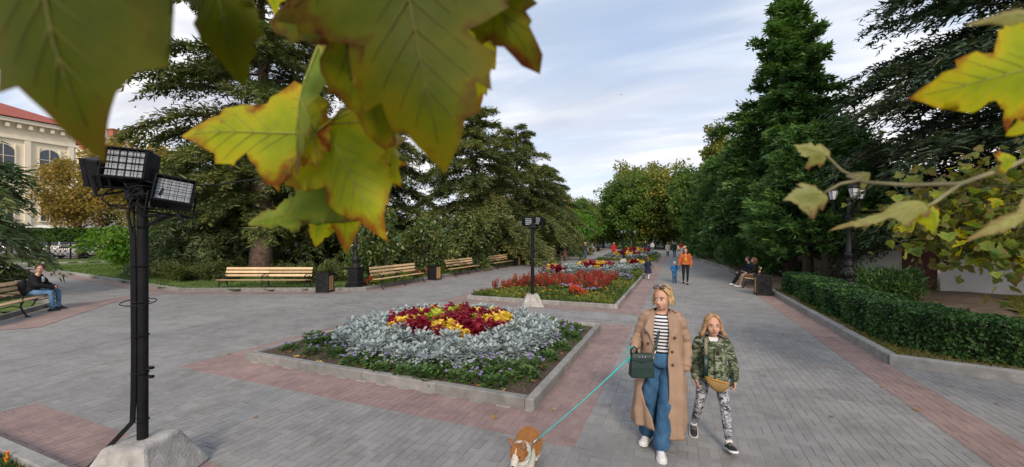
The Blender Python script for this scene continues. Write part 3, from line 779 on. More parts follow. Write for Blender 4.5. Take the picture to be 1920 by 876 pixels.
copy_tree(junA, None, (9.0, 22.6, .2), 4.1, 'juniper left of the right lamp post near the white wall', sc=(.7, .7, .55))
tb, v, va = plumes(73, 8.0, 2.1, .15, lambda f: min(1, .85 + f)*max(.05, 1 - f**2.2)**.6, 640, 80, .85, .24, .075, .6, .17, 1)
junB = plant_tree('clipped_juniper', tb, v, va, 'bark_grey', 'juniper_leaf', (6.2, 27.4, .08), 0, 'broad juniper trimmed upright behind the seated pair', group='upright junipers along the right kerb')
for i, (x, y, s, lb) in enumerate([(5.6, 31.0, (1, 1, 1.1), 'second upright juniper in the right row'), (5.2, 35.0, (1.05, 1.05, 1.15), 'third upright juniper in the right row'), (4.7, 39.2, (1.05, 1.05, 1.15), 'fourth upright juniper in the right row'),
        (4.1, 43.5, (1.1, 1.1, 1.2), 'fifth upright juniper in the right row'), (3.4, 48.5, (1.1, 1.1, 1.15), 'last upright juniper in the right row'), (9.2, 30, (1.2, 1.2, .75), 'tall juniper behind the right row'), (8.2, 36, (1.3, 1.3, 1.5), 'second tall juniper behind the right row')]):
    copy_tree(junB, None, (x, y, .08), i*1.3 + .7, lb, sc=s)
tb, v, va = conifer(81, 15.8, 4.0, 2.4, 130, lambda f: (max(.0, 1 - f)**.95 + .06)*(.75 + .35*math.sin(f*23)**2), .34, .22, 22, 40, .34, .10, trunk_r=.3, hang=.12, sec_len=.34)
plant_tree('fir_tree', tb, v, va, 'bark_cedar', 'juniper_leaf', (5.75, 26.2, .08), 0, 'tall pointed dark conifer rising above the right row')
# big cedar at the right edge
tb, v, va = conifer(91, 15, 7.8, 2.7, 150, lambda f: min(1, .75 + 1.2*f)*max(.25, 1 - f)**.5, .24, .26, 36, 56, .27, .062, trunk_r=.45, hang=.30, sec_len=.42, zjit=.05, az_ok=lambda a, h: math.cos(a - 1.2) > -.25 or (h*7.3) % 1 < .35)
cedR = plant_tree('cedar_tree', tb, v, va, 'bark_cedar', 'cedar_dark', (12.6, 17.4, .3), 2.6, 'huge dark cedar sweeping in from the right edge')
tb, v, va = low_juniper(15, 1.0, .85, .95, 12000)
plant_tree('spreading_juniper', tb, v, va, 'bark_grey', 'juniper_leaf', (6.15, 16.3, .15), .5, 'spreading dark juniper between right lamp post and white wall', 'shrub')

# --- clipped hedges
def hedge(name, path, th, h, z0, m, label, n_per=1500, lsz=.05, group=None, under=0.0, holes=0, trunks=False):
    root = empty(name, (path[0][0], path[0][1], z0), 0, label, 'hedge', group)
    r_ = np.random.default_rng(len(label))
    P = [Vector((p[0] - path[0][0], p[1] - path[0][1], 0)) for p in path]
    core = MB(); vs, var = [], []
    dirs = [(P[i+1] - P[i]).normalized() for i in range(len(P)-1)]
    rings = []; NRM = []
    for i, p in enumerate(P):
        d_ = dirs[min(i, len(dirs)-1)] if i in (0, len(P)-1) else (dirs[i-1] + dirs[i]).normalized()
        nn = Vector((-d_.y, d_.x, 0)); w = th/2 - .2; NRM.append(np.array(nn)/max(.3, d_.dot(dirs[min(i, len(dirs)-1)])))
        q = p + d_*(.05 if i == 0 else (-.05 if i == len(P)-1 else 0))
        rings.append([q + nn*w + Vector((0, 0, under + .02)), q + nn*w + Vector((0, 0, h - .2)), q - nn*w + Vector((0, 0, h - .2)), q - nn*w + Vector((0, 0, under + .02))])
    core.rings(rings)
    core.build('dark_core', 'hedge_dark_core', root)  # solid dark box added inside the leaves to block light, no real branches
    for i in range(len(P)-1):
        a, c = P[i], P[i+1]; ln = (c - a).length; d_ = dirs[i]; nn = Vector((-d_.y, d_.x, 0))
        n = int(n_per*ln*(2*h + th))
        t = r_.uniform(0, ln, n); s = r_.random(n)*(2*(h-under) + th)
        off = np.where(s < h-under, -th/2, np.where(s < h-under + th, s - (h-under) - th/2, th/2))
        zz = np.where(s < h-under, under + s, np.where(s < h-under + th, h, h - (s - (h-under) - th)))
        bulge = .05*np.sin(t*2.9 + i) + .03*np.sin(t*7.1 + zz*6) - np.abs(r_.normal(0, .06, n)) + .03
        sg = np.where(s < h-under, -1., np.where(s < h-under + th, 0., 1.))
        off = off + sg*bulge; zz = zz + (sg == 0)*bulge*.7
        nrm = NRM[i] + np.outer(t/ln, NRM[i+1] - NRM[i])
        p = np.array(a) + np.outer(t, np.array(d_)) + off[:, None]*nrm; p[:, 2] = zz
        vs.append(p); lumps = .25 + .25*np.sin(t*3.3 + zz*3); var.append(lumps + r_.normal(.15, .2, n))
        if i in (0, len(P)-2):                      # end face
            k = int(n_per*th*h); e = (a if i == 0 else c); sgn = -1 if i == 0 else 1
            p = np.array(e) + np.outer(r_.uniform(-th/2, th/2, k), np.array(nn)) + np.outer(r_.normal(0, .03, k), np.array(d_)); p[:, 2] = r_.uniform(under, h, k)
            vs.append(p); var.append(r_.random(k)*.7)
    p = np.concatenate(vs); var = np.concatenate(var); n = len(p)
    d_ = norm(r_.normal(0, 1, (n, 3)) + np.array([0, 0, .3])); sd_ = norm(np.cross(d_, r_.normal(0, 1, (n, 3))))
    v = np.empty((n, 4, 3)); l_ = lsz*r_.uniform(.6, 1.4, (n, 1))
    v[:, 0] = p - d_*l_*.5; v[:, 1] = p + sd_*l_*.35; v[:, 2] = p + d_*l_*.5; v[:, 3] = p - sd_*l_*.35
    ob('foliage', leaf_mesh('foliage', v, m, var), root)
    if trunks:
        for i in range(len(P)-1):
            ln = (P[i+1] - P[i]).length
            for k in range(int(ln/2.2)):
                q = P[i] + dirs[i]*(k*2.2 + 1 + r_.uniform(-.3, .3))
                MB().tube([(q.x, q.y, -.1), (q.x + .05, q.y, under*.6), (q.x + .2, q.y + .05, under + .2)], [.14, .11, .08], 6).build('stem', 'bark_grey', root, True)
    return root
hedge('clipped_hedge', [(4.35, 18.6), (4.35, 16), (4.3, 12.75)], .95, .74, .08, 'hedge_leaf', 'farther clipped hedge block beside the right lamp post', 1400, .075, 'clipped hedges on the right')
hedge('clipped_hedge', [(4.3, 12.35), (4.32, 10.9), (4.42, 10.2), (4.7, 9.75), (5.2, 9.45), (7.5, 8.85), (12.0, 7.7)], .95, .74, .08, 'hedge_leaf', 'nearest clipped hedge bending away round the kerb corner', 1800, .062, 'clipped hedges on the right')
hedge('tall_hedge', [(-67.5, 6), (-60, 14.5), (-52, 22.5), (-44, 31), (-36, 41)], 1.6, 3.0, .08, 'hedge_light', 'long clipped hedge on stems along the far left street', 230, .16, None, 1.75, trunks=True)
# ================================================================== buildings, walls, fences, vehicles
def window_part(parent, c, w, h, face, frame_m='trim_cream', name='window', arch=False, d=.18):
    """window on a wall; face: outward normal in the parent's XY"""
    fx, fy = face; rz = math.atan2(fx, -fy)
    root = MB()
    if not arch: root.box((0, -.02, 0), (w, .06, h))
    else:
        rs = [(-w/2, -h/2), (w/2, -h/2)] + [(w/2*math.cos(a), h/2 - w/2 + w/2*math.sin(a)) for a in np.linspace(0, math.pi, 9)]
        root.add([(x, -.05, z) for x, z in rs] + [(x, .02, z) for x, z in rs], [tuple(range(len(rs)))] + [(i, (i+1) % len(rs), (i+1) % len(rs) + len(rs), i + len(rs)) for i in range(len(rs))])
    o = root.build(name, 'window_glass', parent, loc=c, rz=rz)
    f = MB()
    for s in (-1, 1): f.box((s*(w/2 + .06), -.05, 0), (.12, d, h + .24))
    f.box((0, -.05, h/2 + .06), (w, d, .12)) if not arch else None
    f.box((0, -.04, 0), (.06, .14, h)); f.box((0, -.042, h*.15), (w, .14, .06))
    f.build('frame', frame_m, o)
    MB().box((0, -.08, -h/2 - .09), (w + .4, .3, .14)).build('sill', frame_m, o)
    return o
# cream palace-like block on the far left
bl = empty('cream_building', (-80, 10, 0), 0, 'cream building with red hipped roof and arched windows behind the street trees', 'building')
LEN, EAV = 38, 17.2
MB().box((-8, 0, EAV/2), (16, LEN, EAV)).build('wall', 'plaster_cream', bl)
b = MB(); x0, x1 = -17, 1.2
b.add([(x0, -LEN/2-1.2, EAV+.6), (x1, -LEN/2-1.2, EAV+.6), (x1, LEN/2+1.2, EAV+.6), (x0, LEN/2+1.2, EAV+.6), (-8, -LEN/2+7, EAV+4.4), (-8, LEN/2-7, EAV+4.4)],
      [(1, 2, 5, 4), (3, 0, 4, 5), (0, 1, 4), (2, 3, 5), (0, 3, 2, 1)])
b.build('roof', 'roof_tile', bl)
MB().box((-7.8, 0, EAV+.25), (17.4, LEN+1.6, .5)).build('cornice', 'trim_cream', bl)
MB().box((-7.95, 0, EAV-1.9), (16.5, LEN+.5, .35)).build('cornice', 'trim_cream', bl)
for i in range(38):
    MB().box((.42, -LEN/2 + .5 + i, EAV-.42), (.6, .32, .5)).build('bracket', 'trim_cream', bl)
for i in range(9):
    y = -LEN/2 + 2.6 + i*4.1
    window_part(bl, (.03, y, 12.2), 1.9, 4.2, (1, 0), arch=True)
    window_part(bl, (.03, y, 6.0), 1.7, 3.0, (1, 0))
    MB().box((.12, y + 2.05, EAV/2 - 1), (.3, .55, EAV - 2.2)).build('pilaster', 'trim_cream', bl)
for i in range(4): window_part(bl, (-3.2 - i*3.4, LEN/2 + .03, 12), 1.7, 3.2, (0, 1))
# second block with a red roof and chimneys
b2 = empty('terrace_house', (-103.6, 43.7, 0), R(10), 'distant pale house with red roof and brick chimneys', 'building')
MB().box((0, 0, 9), (11, 12, 18)).build('wall', 'plaster_cream', b2)
MB().box((0, 0, 18.3), (12.2, 13.2, .6)).build('cornice', 'trim_cream', b2)
MB().box((0, 0, 19.1), (11, 12, 1.0), taper=.92).build('roof', 'roof_tile', b2)
MB().box((-1, -1.2, 20.6), (5.6, 5.6, 2.0)).build('attic', 'trim_cream', b2)
for x, y, w, h in ((-4.2, -4.2, 1.9, 3.2), (1.4, -1.6, 1.5, 3.0)):
    c = MB().box((x, y, 20.2 + h/2), (w, 1.4, h)).build('chimney', 'brick_red', b2)
    MB().box((x, y, 20.2 + h + .1), (w + .3, 1.7, .2)).build('cap', 'brick_red', c)
for i in range(4):
    for z in (15.3, 11.5): window_part(b2, (5.53, -4.4 + i*2.9, z), 1.1, 2.0, (1, 0)); window_part(b2, (-4 + i*2.7, -6.03, z), 1.1, 2.0, (0, -1))
# roofs on the far hillside
b3 = empty('hill_house', (-44, 128, 0), R(20), 'far house with long brown roof over the orange tree', 'building')
MB().box((0, 0, 6.5), (22, 9, 13)).build('wall', 'plaster_cream', b3)
b = MB(); b.add([(-12, -5.2, 13), (12, -5.2, 13), (12, 5.2, 13), (-12, 5.2, 13), (-10, 0, 16.6), (10, 0, 16.6)], [(0, 1, 5, 4), (2, 3, 4, 5), (1, 2, 5), (3, 0, 4), (0, 3, 2, 1)]); b.build('roof', 'dark_roof', b3)
for i in range(6): window_part(b3, (-9 + i*3.6, -4.53, 10.5), 1.2, 1.8, (0, -1))
gx, gy = np.meshgrid(np.linspace(-420, 320, 46), np.linspace(150, 420, 16))
gz = np.clip((gy - 150)/120, 0, 1)*(17 + 5*np.sin(gx*.018 + 1) + 3*np.sin(gx*.05)) - .1
idx = np.arange(46*16).reshape(16, 46)
f = np.stack([idx[:-1, :-1], idx[:-1, 1:], idx[1:, 1:], idx[1:, :-1]], -1).reshape(-1, 4)
tag(ob('hills', np_mesh('hills', np.stack([gx, gy, gz], -1).reshape(-1, 3), f, 'hill_green', smooth=True)), kind='structure')
# white outbuilding and garden wall on the right
wr = empty('white_outbuilding', (7.3, 21.6, .1), 0, 'white plastered outbuilding with maroon door behind the right hedge', 'building')
def slab(p, q, z0, z1, th=.25):
    p, q = Vector(p), Vector(q); d_ = q - p; m = (p + q)/2
    return MB().box((m.x, m.y, (z0+z1)/2), (d_.length, th, z1 - z0), math.atan2(d_.y, d_.x))
PB = [(-1.6, 7.5), (-.2, -.4), (2.05, -1.55)]        # plan points relative to the root
slab(PB[0], PB[1], 0, 3.6).build('wall', 'plaster_white', wr)
slab((-.08, -.45), (.98, -1.0), 0, 3.6).build('wall', 'plaster_white', wr)
slab((.98, -1.0), (1.86, -1.45), 2.25, 3.6).build('wall', 'plaster_white', wr)
slab((.98, -.97), (1.86, -1.42), 0.02, 2.25, .1).build('door', 'door_maroon', wr)
b = slab((-1.9, 7.6), (-.4, -.75), 3.6, 3.78, .7); b.build('roof_edge', 'pale_panel', wr)
slab((-.5, -.6), (2.3, -2.0), 3.6, 3.78, .7).build('roof_edge', 'pale_panel', wr)
b = MB(); b.add([(-1.9, 7.6, 3.78), (-.5, -.7, 3.78), (2.3, -2.0, 3.78), (9, 3, 5.6), (5, 9, 5.6)], [(0, 1, 2, 3, 4)]); b.build('roof', 'roof_tile', wr)
for k in range(7):
    p = Vector((.6 + k*.36, -1.25 - k*.185)); MB().box((p.x, p.y, 2.62), (.34, .05, .5), math.atan2(-.55, 1.06)).build('canopy_panel', 'pale_panel', wr)
gw = empty('garden_wall', (9.3, 20.0, .1), 0, 'long stained white wall running to the right edge', 'wall')
slab((-.1, .05), (3.4, -2.2), 0, 2.4, .3).build('wall_section', 'plaster_white', gw)
slab((3.4, -2.2), (10.5, -6.4), 0, 2.4, .3).build('wall_section', 'plaster_white', gw)
slab((-.1, .05), (3.4, -2.2), 2.4, 2.5, .42).build('coping', 'concrete_kerb', gw); slab((3.4, -2.2), (10.5, -6.4), 2.4, 2.5, .42).build('coping', 'concrete_kerb', gw)
# low brown wall behind the cedars, with a railing
mat('iron_black', (0.014, 0.014, 0.016), 0.5, 0.3, 12, 0.15, 60, spec=.25)
lw = empty('low_brown_wall', (0, 0, 0), 0, 'low brown retaining wall with black railing behind the longest bench', 'wall')
wp = [(-36, 19.0), (-29, 22.3), (-22.5, 26.5), (-20.3, 33.0), (-20.5, 60)]
for p, q in zip(wp[:-1], wp[1:]):
    slab(p, q, 0.0, .85, .3).build('wall_section', 'wall_brown', lw)
    P_, Q_ = Vector(p), Vector(q); n_ = int((Q_-P_).length/1.1)
    b = MB()
    for k in range(n_ + 1):
        c = P_.lerp(Q_, k/n_); MB().box((c.x, c.y, 1.4), (.05, .05, 1.1)).build('post', 'iron_black', lw)
    for k in range(n_*7):
        c = P_.lerp(Q_, k/(n_*7)); b.box((c.x, c.y, 1.36), (.018, .018, .95))
    b.build('bars', 'iron_black', lw)['kind'] = 'stuff'
    slab(p, q, 1.82, 1.86, .04).build('rail', 'iron_black', lw)
# iron fence with rings in front of the far left street
fe = empty('iron_fence', (0, 0, 0), 0, 'black iron fence of rings and crossed bars under the tall hedge', 'fence')
fp = [(-66.2, 8.6), (-60.7, 15.1), (-52.7, 23.1), (-44.7, 31.6)]
for p, q in zip(fp[:-1], fp[1:]):
    P_, Q_ = Vector(p), Vector(q); n_ = round((Q_-P_).length/2.2)
    for k in range(n_):
        a, c = P_.lerp(Q_, k/n_), P_.lerp(Q_, (k+1)/n_); m = (a + c)/2; rz = math.atan2((c-a).y, (c-a).x); w = (c-a).length
        MB().box((a.x, a.y, .85), (.09, .09, 1.5)).build('post', 'iron_black', fe)
        b = MB(); b.box((0, 0, 1.45), (w, .05, .06)); b.box((0, 0, .3), (w, .05, .06))
        for s in (-.5, 0, .5):
            cx_ = s*w*.66
            b.tube([(cx_ + .36*math.cos(t), 0, .88 + .42*math.sin(t)) for t in np.linspace(0, 2*math.pi, 15)], .024, 4, cap=False)
            b.tube([(cx_ - .36, 0, .34), (cx_ + .36, 0, 1.42)], .02, 4); b.tube([(cx_ + .36, 0, .34), (cx_ - .36, 0, 1.42)], .02, 4)
            b.ell((cx_, 0, .88), (.07, .04, .07), 6, 4)
        b.build('panel', 'iron_black', fe, loc=(m.x, m.y, 0), rz=rz)
# bus shelter roof seen behind the pole
sh = empty('shelter', (-52.6, 29.6, 0), R(47), 'dark open shelter with flat roof right of the near floodlights', 'shelter')
MB().box((0, 0, 2.75), (7, 2.4, .16)).build('roof', 'iron_black', sh)
for x in (-3.2, -1.1, 1.1, 3.2):
    for y in (-1, 1): MB().box((x, y, 1.35), (.1, .1, 2.7)).build('post', 'iron_black', sh)
MB().box((0, 1.0, .5), (6.2, .4, .08)).build('bench_seat', 'wall_brown', sh)
# vehicles on the street
mat('car_white', (0.72, 0.72, 0.72), .25, .03, 1, spec=.5, coat=.5); mat('car_silver', (0.42, 0.43, 0.45), .28, .04, 1, metal=.4, coat=.5); mat('car_dark', (0.03, 0.035, 0.045), .25, .1, 1, coat=.5)
mat('tyre_black', (0.015, 0.015, 0.015), .85, .2, 8); mat('rim_grey', (0.35, 0.35, 0.36), .35, .1, 8, metal=.7)
mat('lamp_red', (0.45, 0.02, 0.02), .25); mat('lamp_clear', (0.7, 0.7, 0.68), .15)
def car(loc, rz, m, label):
    root = empty('parked_car', loc, rz, label, 'car', 'cars on the left street')
    prof = [(-2.1, .35), (-2.15, .75), (-1.95, .98), (-1.2, 1.02), (-.55, 1.44), (.75, 1.46), (1.45, 1.02), (2.05, .95), (2.15, .62), (2.1, .35)]
    b = MB()
    for s in (-1, 1): pass
    rings = []
    for y, k in ((-.86, .94), (-.78, 1), (.78, 1), (.86, .94)):
        rings.append([(x*(1 if abs(y) < .8 else .985), y*(1 - .16*max(0, z - 1.0)/.45), z) for x, z in prof])
    b.rings(rings); b.build('body', m, root, False)
    for s in (-1, 1):
        g = MB(); g.add([(-1.05, s*.80, 1.06), (-.5, s*.735, 1.37), (.7, s*.735, 1.38), (1.25, s*.80, 1.05)], [(0, 1, 2, 3)] if s < 0 else [(3, 2, 1, 0)]); 
        g.v = [(x, y*1.09, z) for x, y, z in g.v]; g.build('window', 'window_glass', root)
        for x in (-1.3, 1.35):
            w = MB(); w.rings([[(x + .32*math.cos(t), s*yy, .32 + .32*math.sin(t)) for t in np.linspace(0, 2*math.pi, 15)[:-1]] for yy in (.68, .89)]); wo_ = w.build('wheel', 'tyre_black', root)
            w = MB(); w.rings([[(x + .2*math.cos(t), s*yy, .32 + .2*math.sin(t)) for t in np.linspace(0, 2*math.pi, 13)[:-1]] for yy in (.86, .9)]); w.build('rim', 'rim_grey', wo_)
        MB().box((-2.12, s*.62, .78), (.08, .36, .16)).build('tail_light', 'lamp_red', root)
        MB().box((2.1, s*.62, .74), (.1, .36, .16)).build('headlight', 'lamp_clear', root)
    g = MB(); g.add([(-1.26, -.68, 1.03), (-.6, -.6, 1.43), (-.6, .6, 1.43), (-1.26, .68, 1.03)], [(0, 1, 2, 3)]); g.v = [(x - .035, y, z + .01) for x, y, z in g.v]; g.build('windscreen', 'window_glass', root)
    g = MB(); g.add([(1.4, -.68, 1.05), (.8, -.6, 1.44), (.8, .6, 1.44), (1.4, .68, 1.05)], [(3, 2, 1, 0)]); g.v = [(x + .04, y, z + .01) for x, y, z in g.v]; g.build('windscreen', 'window_glass', root)
    return root
car((-60.2, 21.6, 0), R(46), 'car_white', 'white car seen through the ring fence below the street trees')
car((-56.6, 25.4, 0), R(46), 'car_silver', 'silver car behind the ring fence left of the near pole')
car((-48.6, 33.2, 0), R(46), 'car_white', 'white car behind the fence just left of the near pole')
car((-64.2, 17.4, 0), R(46), 'car_silver', 'silver car at the far left behind the bright bush')
car((-30.5, 29.5, 0), R(40), 'car_white', 'white car glimpsed behind the railing right of the cedar trunk')
car((-26.0, 36.5, .1), R(60), 'car_dark', 'dark car glimpsed behind the railing under the cedars')
bu = empty('city_bus', (-65.8, 22.5, 0), R(46), 'long bus whose white roof shows above the far left hedge', 'bus')
b = MB(); b.rings([[(x, y, z) for y, z in ((-1.22, .4), (-1.25, 1.2), (-1.22, 2.7), (-1.0, 2.98), (1.0, 2.98), (1.22, 2.7), (1.25, 1.2), (1.22, .4))] for x in (-7.5, -7.4, 7.4, 7.5)]); b.build('body', 'car_white', bu)
MB().box((0, 0, 3.3), (9, 1.7, .56), 0, .1).build('roof_unit', 'car_white', bu)
for k in range(9):
    MB().box((-6.4 + k*1.55, -1.24, 1.95), (1.4, .06, 1.1)).build('window', 'window_glass', bu)
for x in (-4.8, 4.6):
    for s in (-1, 1):
        w = MB(); w.rings([[(x + .48*math.cos(t), s*yy, .48 + .48*math.sin(t)) for t in np.linspace(0, 2*math.pi, 15)[:-1]] for yy in (1.0, 1.27)]); w.build('wheel', 'tyre_black', bu)

# ================================================================== street furniture
mat('bench_wood', (0.66, 0.46, 0.26), .5, .14, 5, .25, 30, spec=.4, attr=True)
mat('bin_wood', (0.50, 0.29, 0.12), .55, .2, 6, .2, 30, attr=True)
mat('concrete_block', (0.38, 0.36, 0.335), .9, .32, 7, .6, 45)
mat('lantern_glass', (0.62, 0.63, 0.66), .25, .05, 4, spec=.5)
mat('led_lens', (0.34, 0.36, 0.39), .2, .05, 4, spec=.6)
mat('flood_black', (0.010, 0.010, 0.012), .6, .35, 10, .1, 80, spec=.18)
mat('cable_black', (0.008, 0.008, 0.009), .6, .2, 10, spec=.2)
def scroll(c, r0, turns, a0, n=14, sgn=1):
    return [(c[0] + r0*(1 - .75*k/n)*math.cos(a0 + sgn*turns*2*math.pi*k/n), c[1], c[2] + r0*(1 - .75*k/n)*math.sin(a0 + sgn*turns*2*math.pi*k/n)) for k in range(n+1)]
def make_bench(length, label):
    """faces -Y; origin at the ground in the middle; slats run along X"""
    root = empty('park_bench', (0, 0, 0), 0, label, 'bench', 'slatted benches with scrolled iron legs')
    wood = {}
    def slat(y, z, w, th, rx, ln):
        for s in (-1, 1):                     # slats are joined over the middle frame
            bb = MB(); bb.cv = random.random()
            bb.box((0, 0, 0), (ln/2 - .004, w, th), 0, .007)
            o = bb.build('slat', 'bench_wood', root, var=True, loc=(s*ln/4, y, z)); o.rotation_euler = (rx, 0, 0)
    for k, y in enumerate((-.25, -.135, -.02, .095)): slat(y, .447 - .012*k, .098, .035, R(-3), length + .14)
    for z, y in ((.60, .245), (.745, .285), (.885, .325)): slat(y - .028, z, .035, .098, R(-15), length + .14)
    for x in (-length/2, 0, length/2):
        b = MB()
        b.tube([(x, -.28, .425), (x, -.24, .30), (x, -.30, .16), (x, -.35, .05), (x, -.39, .012)], [.021, .024, .021, .02, .022], 6)   # front leg
        b.tube([(x, .12, .40), (x, .22, .27), (x, .25, .16), (x, .33, .05), (x, .38, .012)], [.021, .024, .021, .02, .022], 6)         # rear leg
        b.tube([(x, .12, .40), (x, .215, .50), (x, .27, .66), (x, .33, .86), (x, .345, .95)], [.02, .021, .018, .016, .018], 6)         # back upright
        b.tube([(x, -.31, .42), (x, -.05, .405), (x, .13, .39)], .02, 6)                                                              # seat bearer
        b.tube([(x, -.25, .27), (x, -.1, .33), (x, .05, .29), (x, .23, .25)], .014, 5)
        b.box((x, -.385, .012), (.06, .1, .022)); b.box((x, .375, .012), (.06, .1, .022))
        b.build('leg_frame', 'iron_black', root, True)
        a = MB()                                                                                                                   # arm rest with scrolls
        a.tube([(x, .27, .655), (x, .1, .675), (x, -.1, .66), (x, -.24, .63), (x, -.30, .57), (x, -.28, .47)], [.014, .016, .018, .018, .015, .014], 6)
        for c, r0, a0, sg in (((x, -.18, .555), .07, 0, 1), ((x, -.02, .545), .075, 2, -1), ((x, .13, .55), .065, 1, 1)):
            pts = [(x, c[1] + r0*(1-.7*k/12)*math.cos(a0 + sg*9*k/12), c[2] + r0*(1-.7*k/12)*math.sin(a0 + sg*9*k/12)) for k in range(13)]
            a.tube(pts, .009, 4)
        a.build('armrest', 'iron_black', root, True)
    return root
bn0 = make_bench(3.55, 'longest bench, facing the camera before the tall cedar trunk')
bn0.location = (-16.02, 11.55, 0); bn0.rotation_euler = (0, 0, math.atan2(1.43, 3.45))
bnB = copy_tree(bn0, None, (-16.35, 4.4, 0), 0, 'bench at the left edge where the boy sits')
# front line from (-16.48,4.96) to (-17.91,6.17): the right hand end is at the boy
fd = Vector((1.43, -1.21)).normalized(); fn = Vector((1.21, 1.43)).normalized()
mid = Vector((-17.98, 6.20)) + fd*(3.55/2) - fn*.36
bnB.location = (mid.x, mid.y, 0); bnB.rotation_euler = (0, 0, math.atan2(fn.y, fn.x) + math.pi/2)
bn1 = make_bench(3.0, 'bench between the nearest left lamp post and second litter bin')
bn1.location = (-11.55 - .36, 15.05, 0); bn1.rotation_euler = (0, 0, math.pi/2)
for y, lb in ((21.1, 'bench just right of the second litter bin'), (26.8, 'third bench along the left kerb, before the third bin'), (32.6, 'bench behind the middle floodlight pole'), (47.6, 'bench right of the woman in a brown skirt'), (55.2, 'bench behind the blonde walker'), (61.5, 'farthest bench left of the red coat')):
    copy_tree(bn1, None, (-11.9, y, 0), math.pi/2, lb)
copy_tree(bn1, None, (-12.6, 38.0, 0), R(22), 'bench facing the camera left of the woman in a brown skirt')
copy_tree(bn1, None, (3.05, 21.5, 0), -math.pi/2, 'bench under the right junipers where a pair sits')
copy_tree(bn1, None, (.9, 66, 0), 0, 'tiny far bench at the end of the alley beside the last juniper')
# litter bins
def make_bin(label):
    root = empty('litter_bin', (0, 0, 0), 0, label, 'litter bin', 'iron and wood litter bins')
    b = MB(); W, Hh = .52, .74
    for sx in (-1, 1):
        for sy in (-1, 1): b.box((sx*(W/2-.03), sy*(W/2-.03), Hh/2), (.06, .06, Hh))
    b.box((0, 0, .05), (W - .02, W - .02, .06)); b.box((0, 0, Hh - .03), (W - .02, W - .02, .05))
    b.build('frame', 'iron_black', root)
    MB().box((0, 0, Hh/2), (W - .12, W - .12, Hh - .08)).build('liner', 'flood_black', root)
    t = MB()                                                           # rim with an opening
    for k in range(4):
        a = k*math.pi/2; t.box((math.cos(a)*(W/2 - .055), math.sin(a)*(W/2 - .055), Hh + .015), (.13, W + .02 if k % 2 == 0 else W - .24, .03) if k % 2 == 0 else (W - .24 + .0, .13, .03))
    t.build('rim', 'iron_black', root)
    for s in (-1, 1):                                                  # ornamented iron faces front and back
        p = MB(); p.box((0, s*(W/2 - .045), Hh/2), (W - .12, .02, Hh - .12))
        for cx_, cz_ in ((-.08, .2), (.08, .32), (-.07, .45), (.07, .55), (0, .38)):
            p.tube([(cx_ + (.075 - .004*k)*math.cos(k*.7), s*(W/2 - .03), cz_ + (.075 - .004*k)*math.sin(k*.7)) for k in range(13)], .011, 4)
        p.build('ornament_panel', 'iron_black', root)
        for k in range(6):                                             # wooden slats on the two sides
            w = MB(); w.cv = random.random(); w.box((0, 0, 0), (.025, .062, Hh - .14), 0, .005)
            w.build('slat', 'bin_wood', root, var=True, loc=(s*(W/2 - .025), -.17 + k*.068, Hh/2))
    return root
bi = make_bin('nearest litter bin beside the left lamp pedestal'); bi.location = (-13.15, 12.0, 0); bi.rotation_euler = (0, 0, R(22))
for x, y, rz, lb in ((-11.75, 17.75, 0, 'litter bin after the first bench on the left kerb'), (-11.75, 29.3, 0, 'third litter bin on the left kerb'), (-11.7, 35.6, 0, 'dark litter bin right of the middle floodlight pole'), (-11.8, 41.6, 0, 'litter bin beside the woman in a brown skirt'),
                     (-11.8, 51.6, 0, 'litter bin just left of the blonde walker'), (-11.8, 58.6, 0, 'litter bin between the last benches'), (-11.8, 65.5, 0, 'farthest litter bin on the left kerb')):
    copy_tree(bi, None, (x, y, 0), rz, lb)
copy_tree(bi, None, (3.06, 17.85, 0), 0, 'right litter bin between hedge and occupied bench')
# lamp posts
def lantern(parent, c, s=1.0):
    b = MB(); b.rings([[(c[0] + r_*math.cos(a)*s, c[1] + r_*math.sin(a)*s, c[2] + z*s) for a in np.linspace(0, 2*math.pi, 7)[:-1]] for r_, z in ((.085, 0), (.15, .30))])
    g = b.build('lantern_glass', 'lantern_glass', parent)
    f = MB()
    for a in np.linspace(0, 2*math.pi, 7)[:-1]:
        f.tube([(c[0] + .088*math.cos(a)*s, c[1] + .088*math.sin(a)*s, c[2]), (c[0] + .153*math.cos(a)*s, c[1] + .153*math.sin(a)*s, c[2] + .3*s)], .009*s, 4)
    f.lathe([(.03, -.14), (.05, -.1), (.03, -.06), (.10, -.02), (.095, .0)], (c[0], c[1], c[2]), 8)
    f.lathe([(.17*s, .30*s), (.175*s, .325*s), (.11*s, .42*s), (.05*s, .47*s), (.03*s, .5*s), (.04*s, .53*s), (.008, .6*s)], c, 8)
    f.build('lantern_cap', 'iron_black', parent, True)
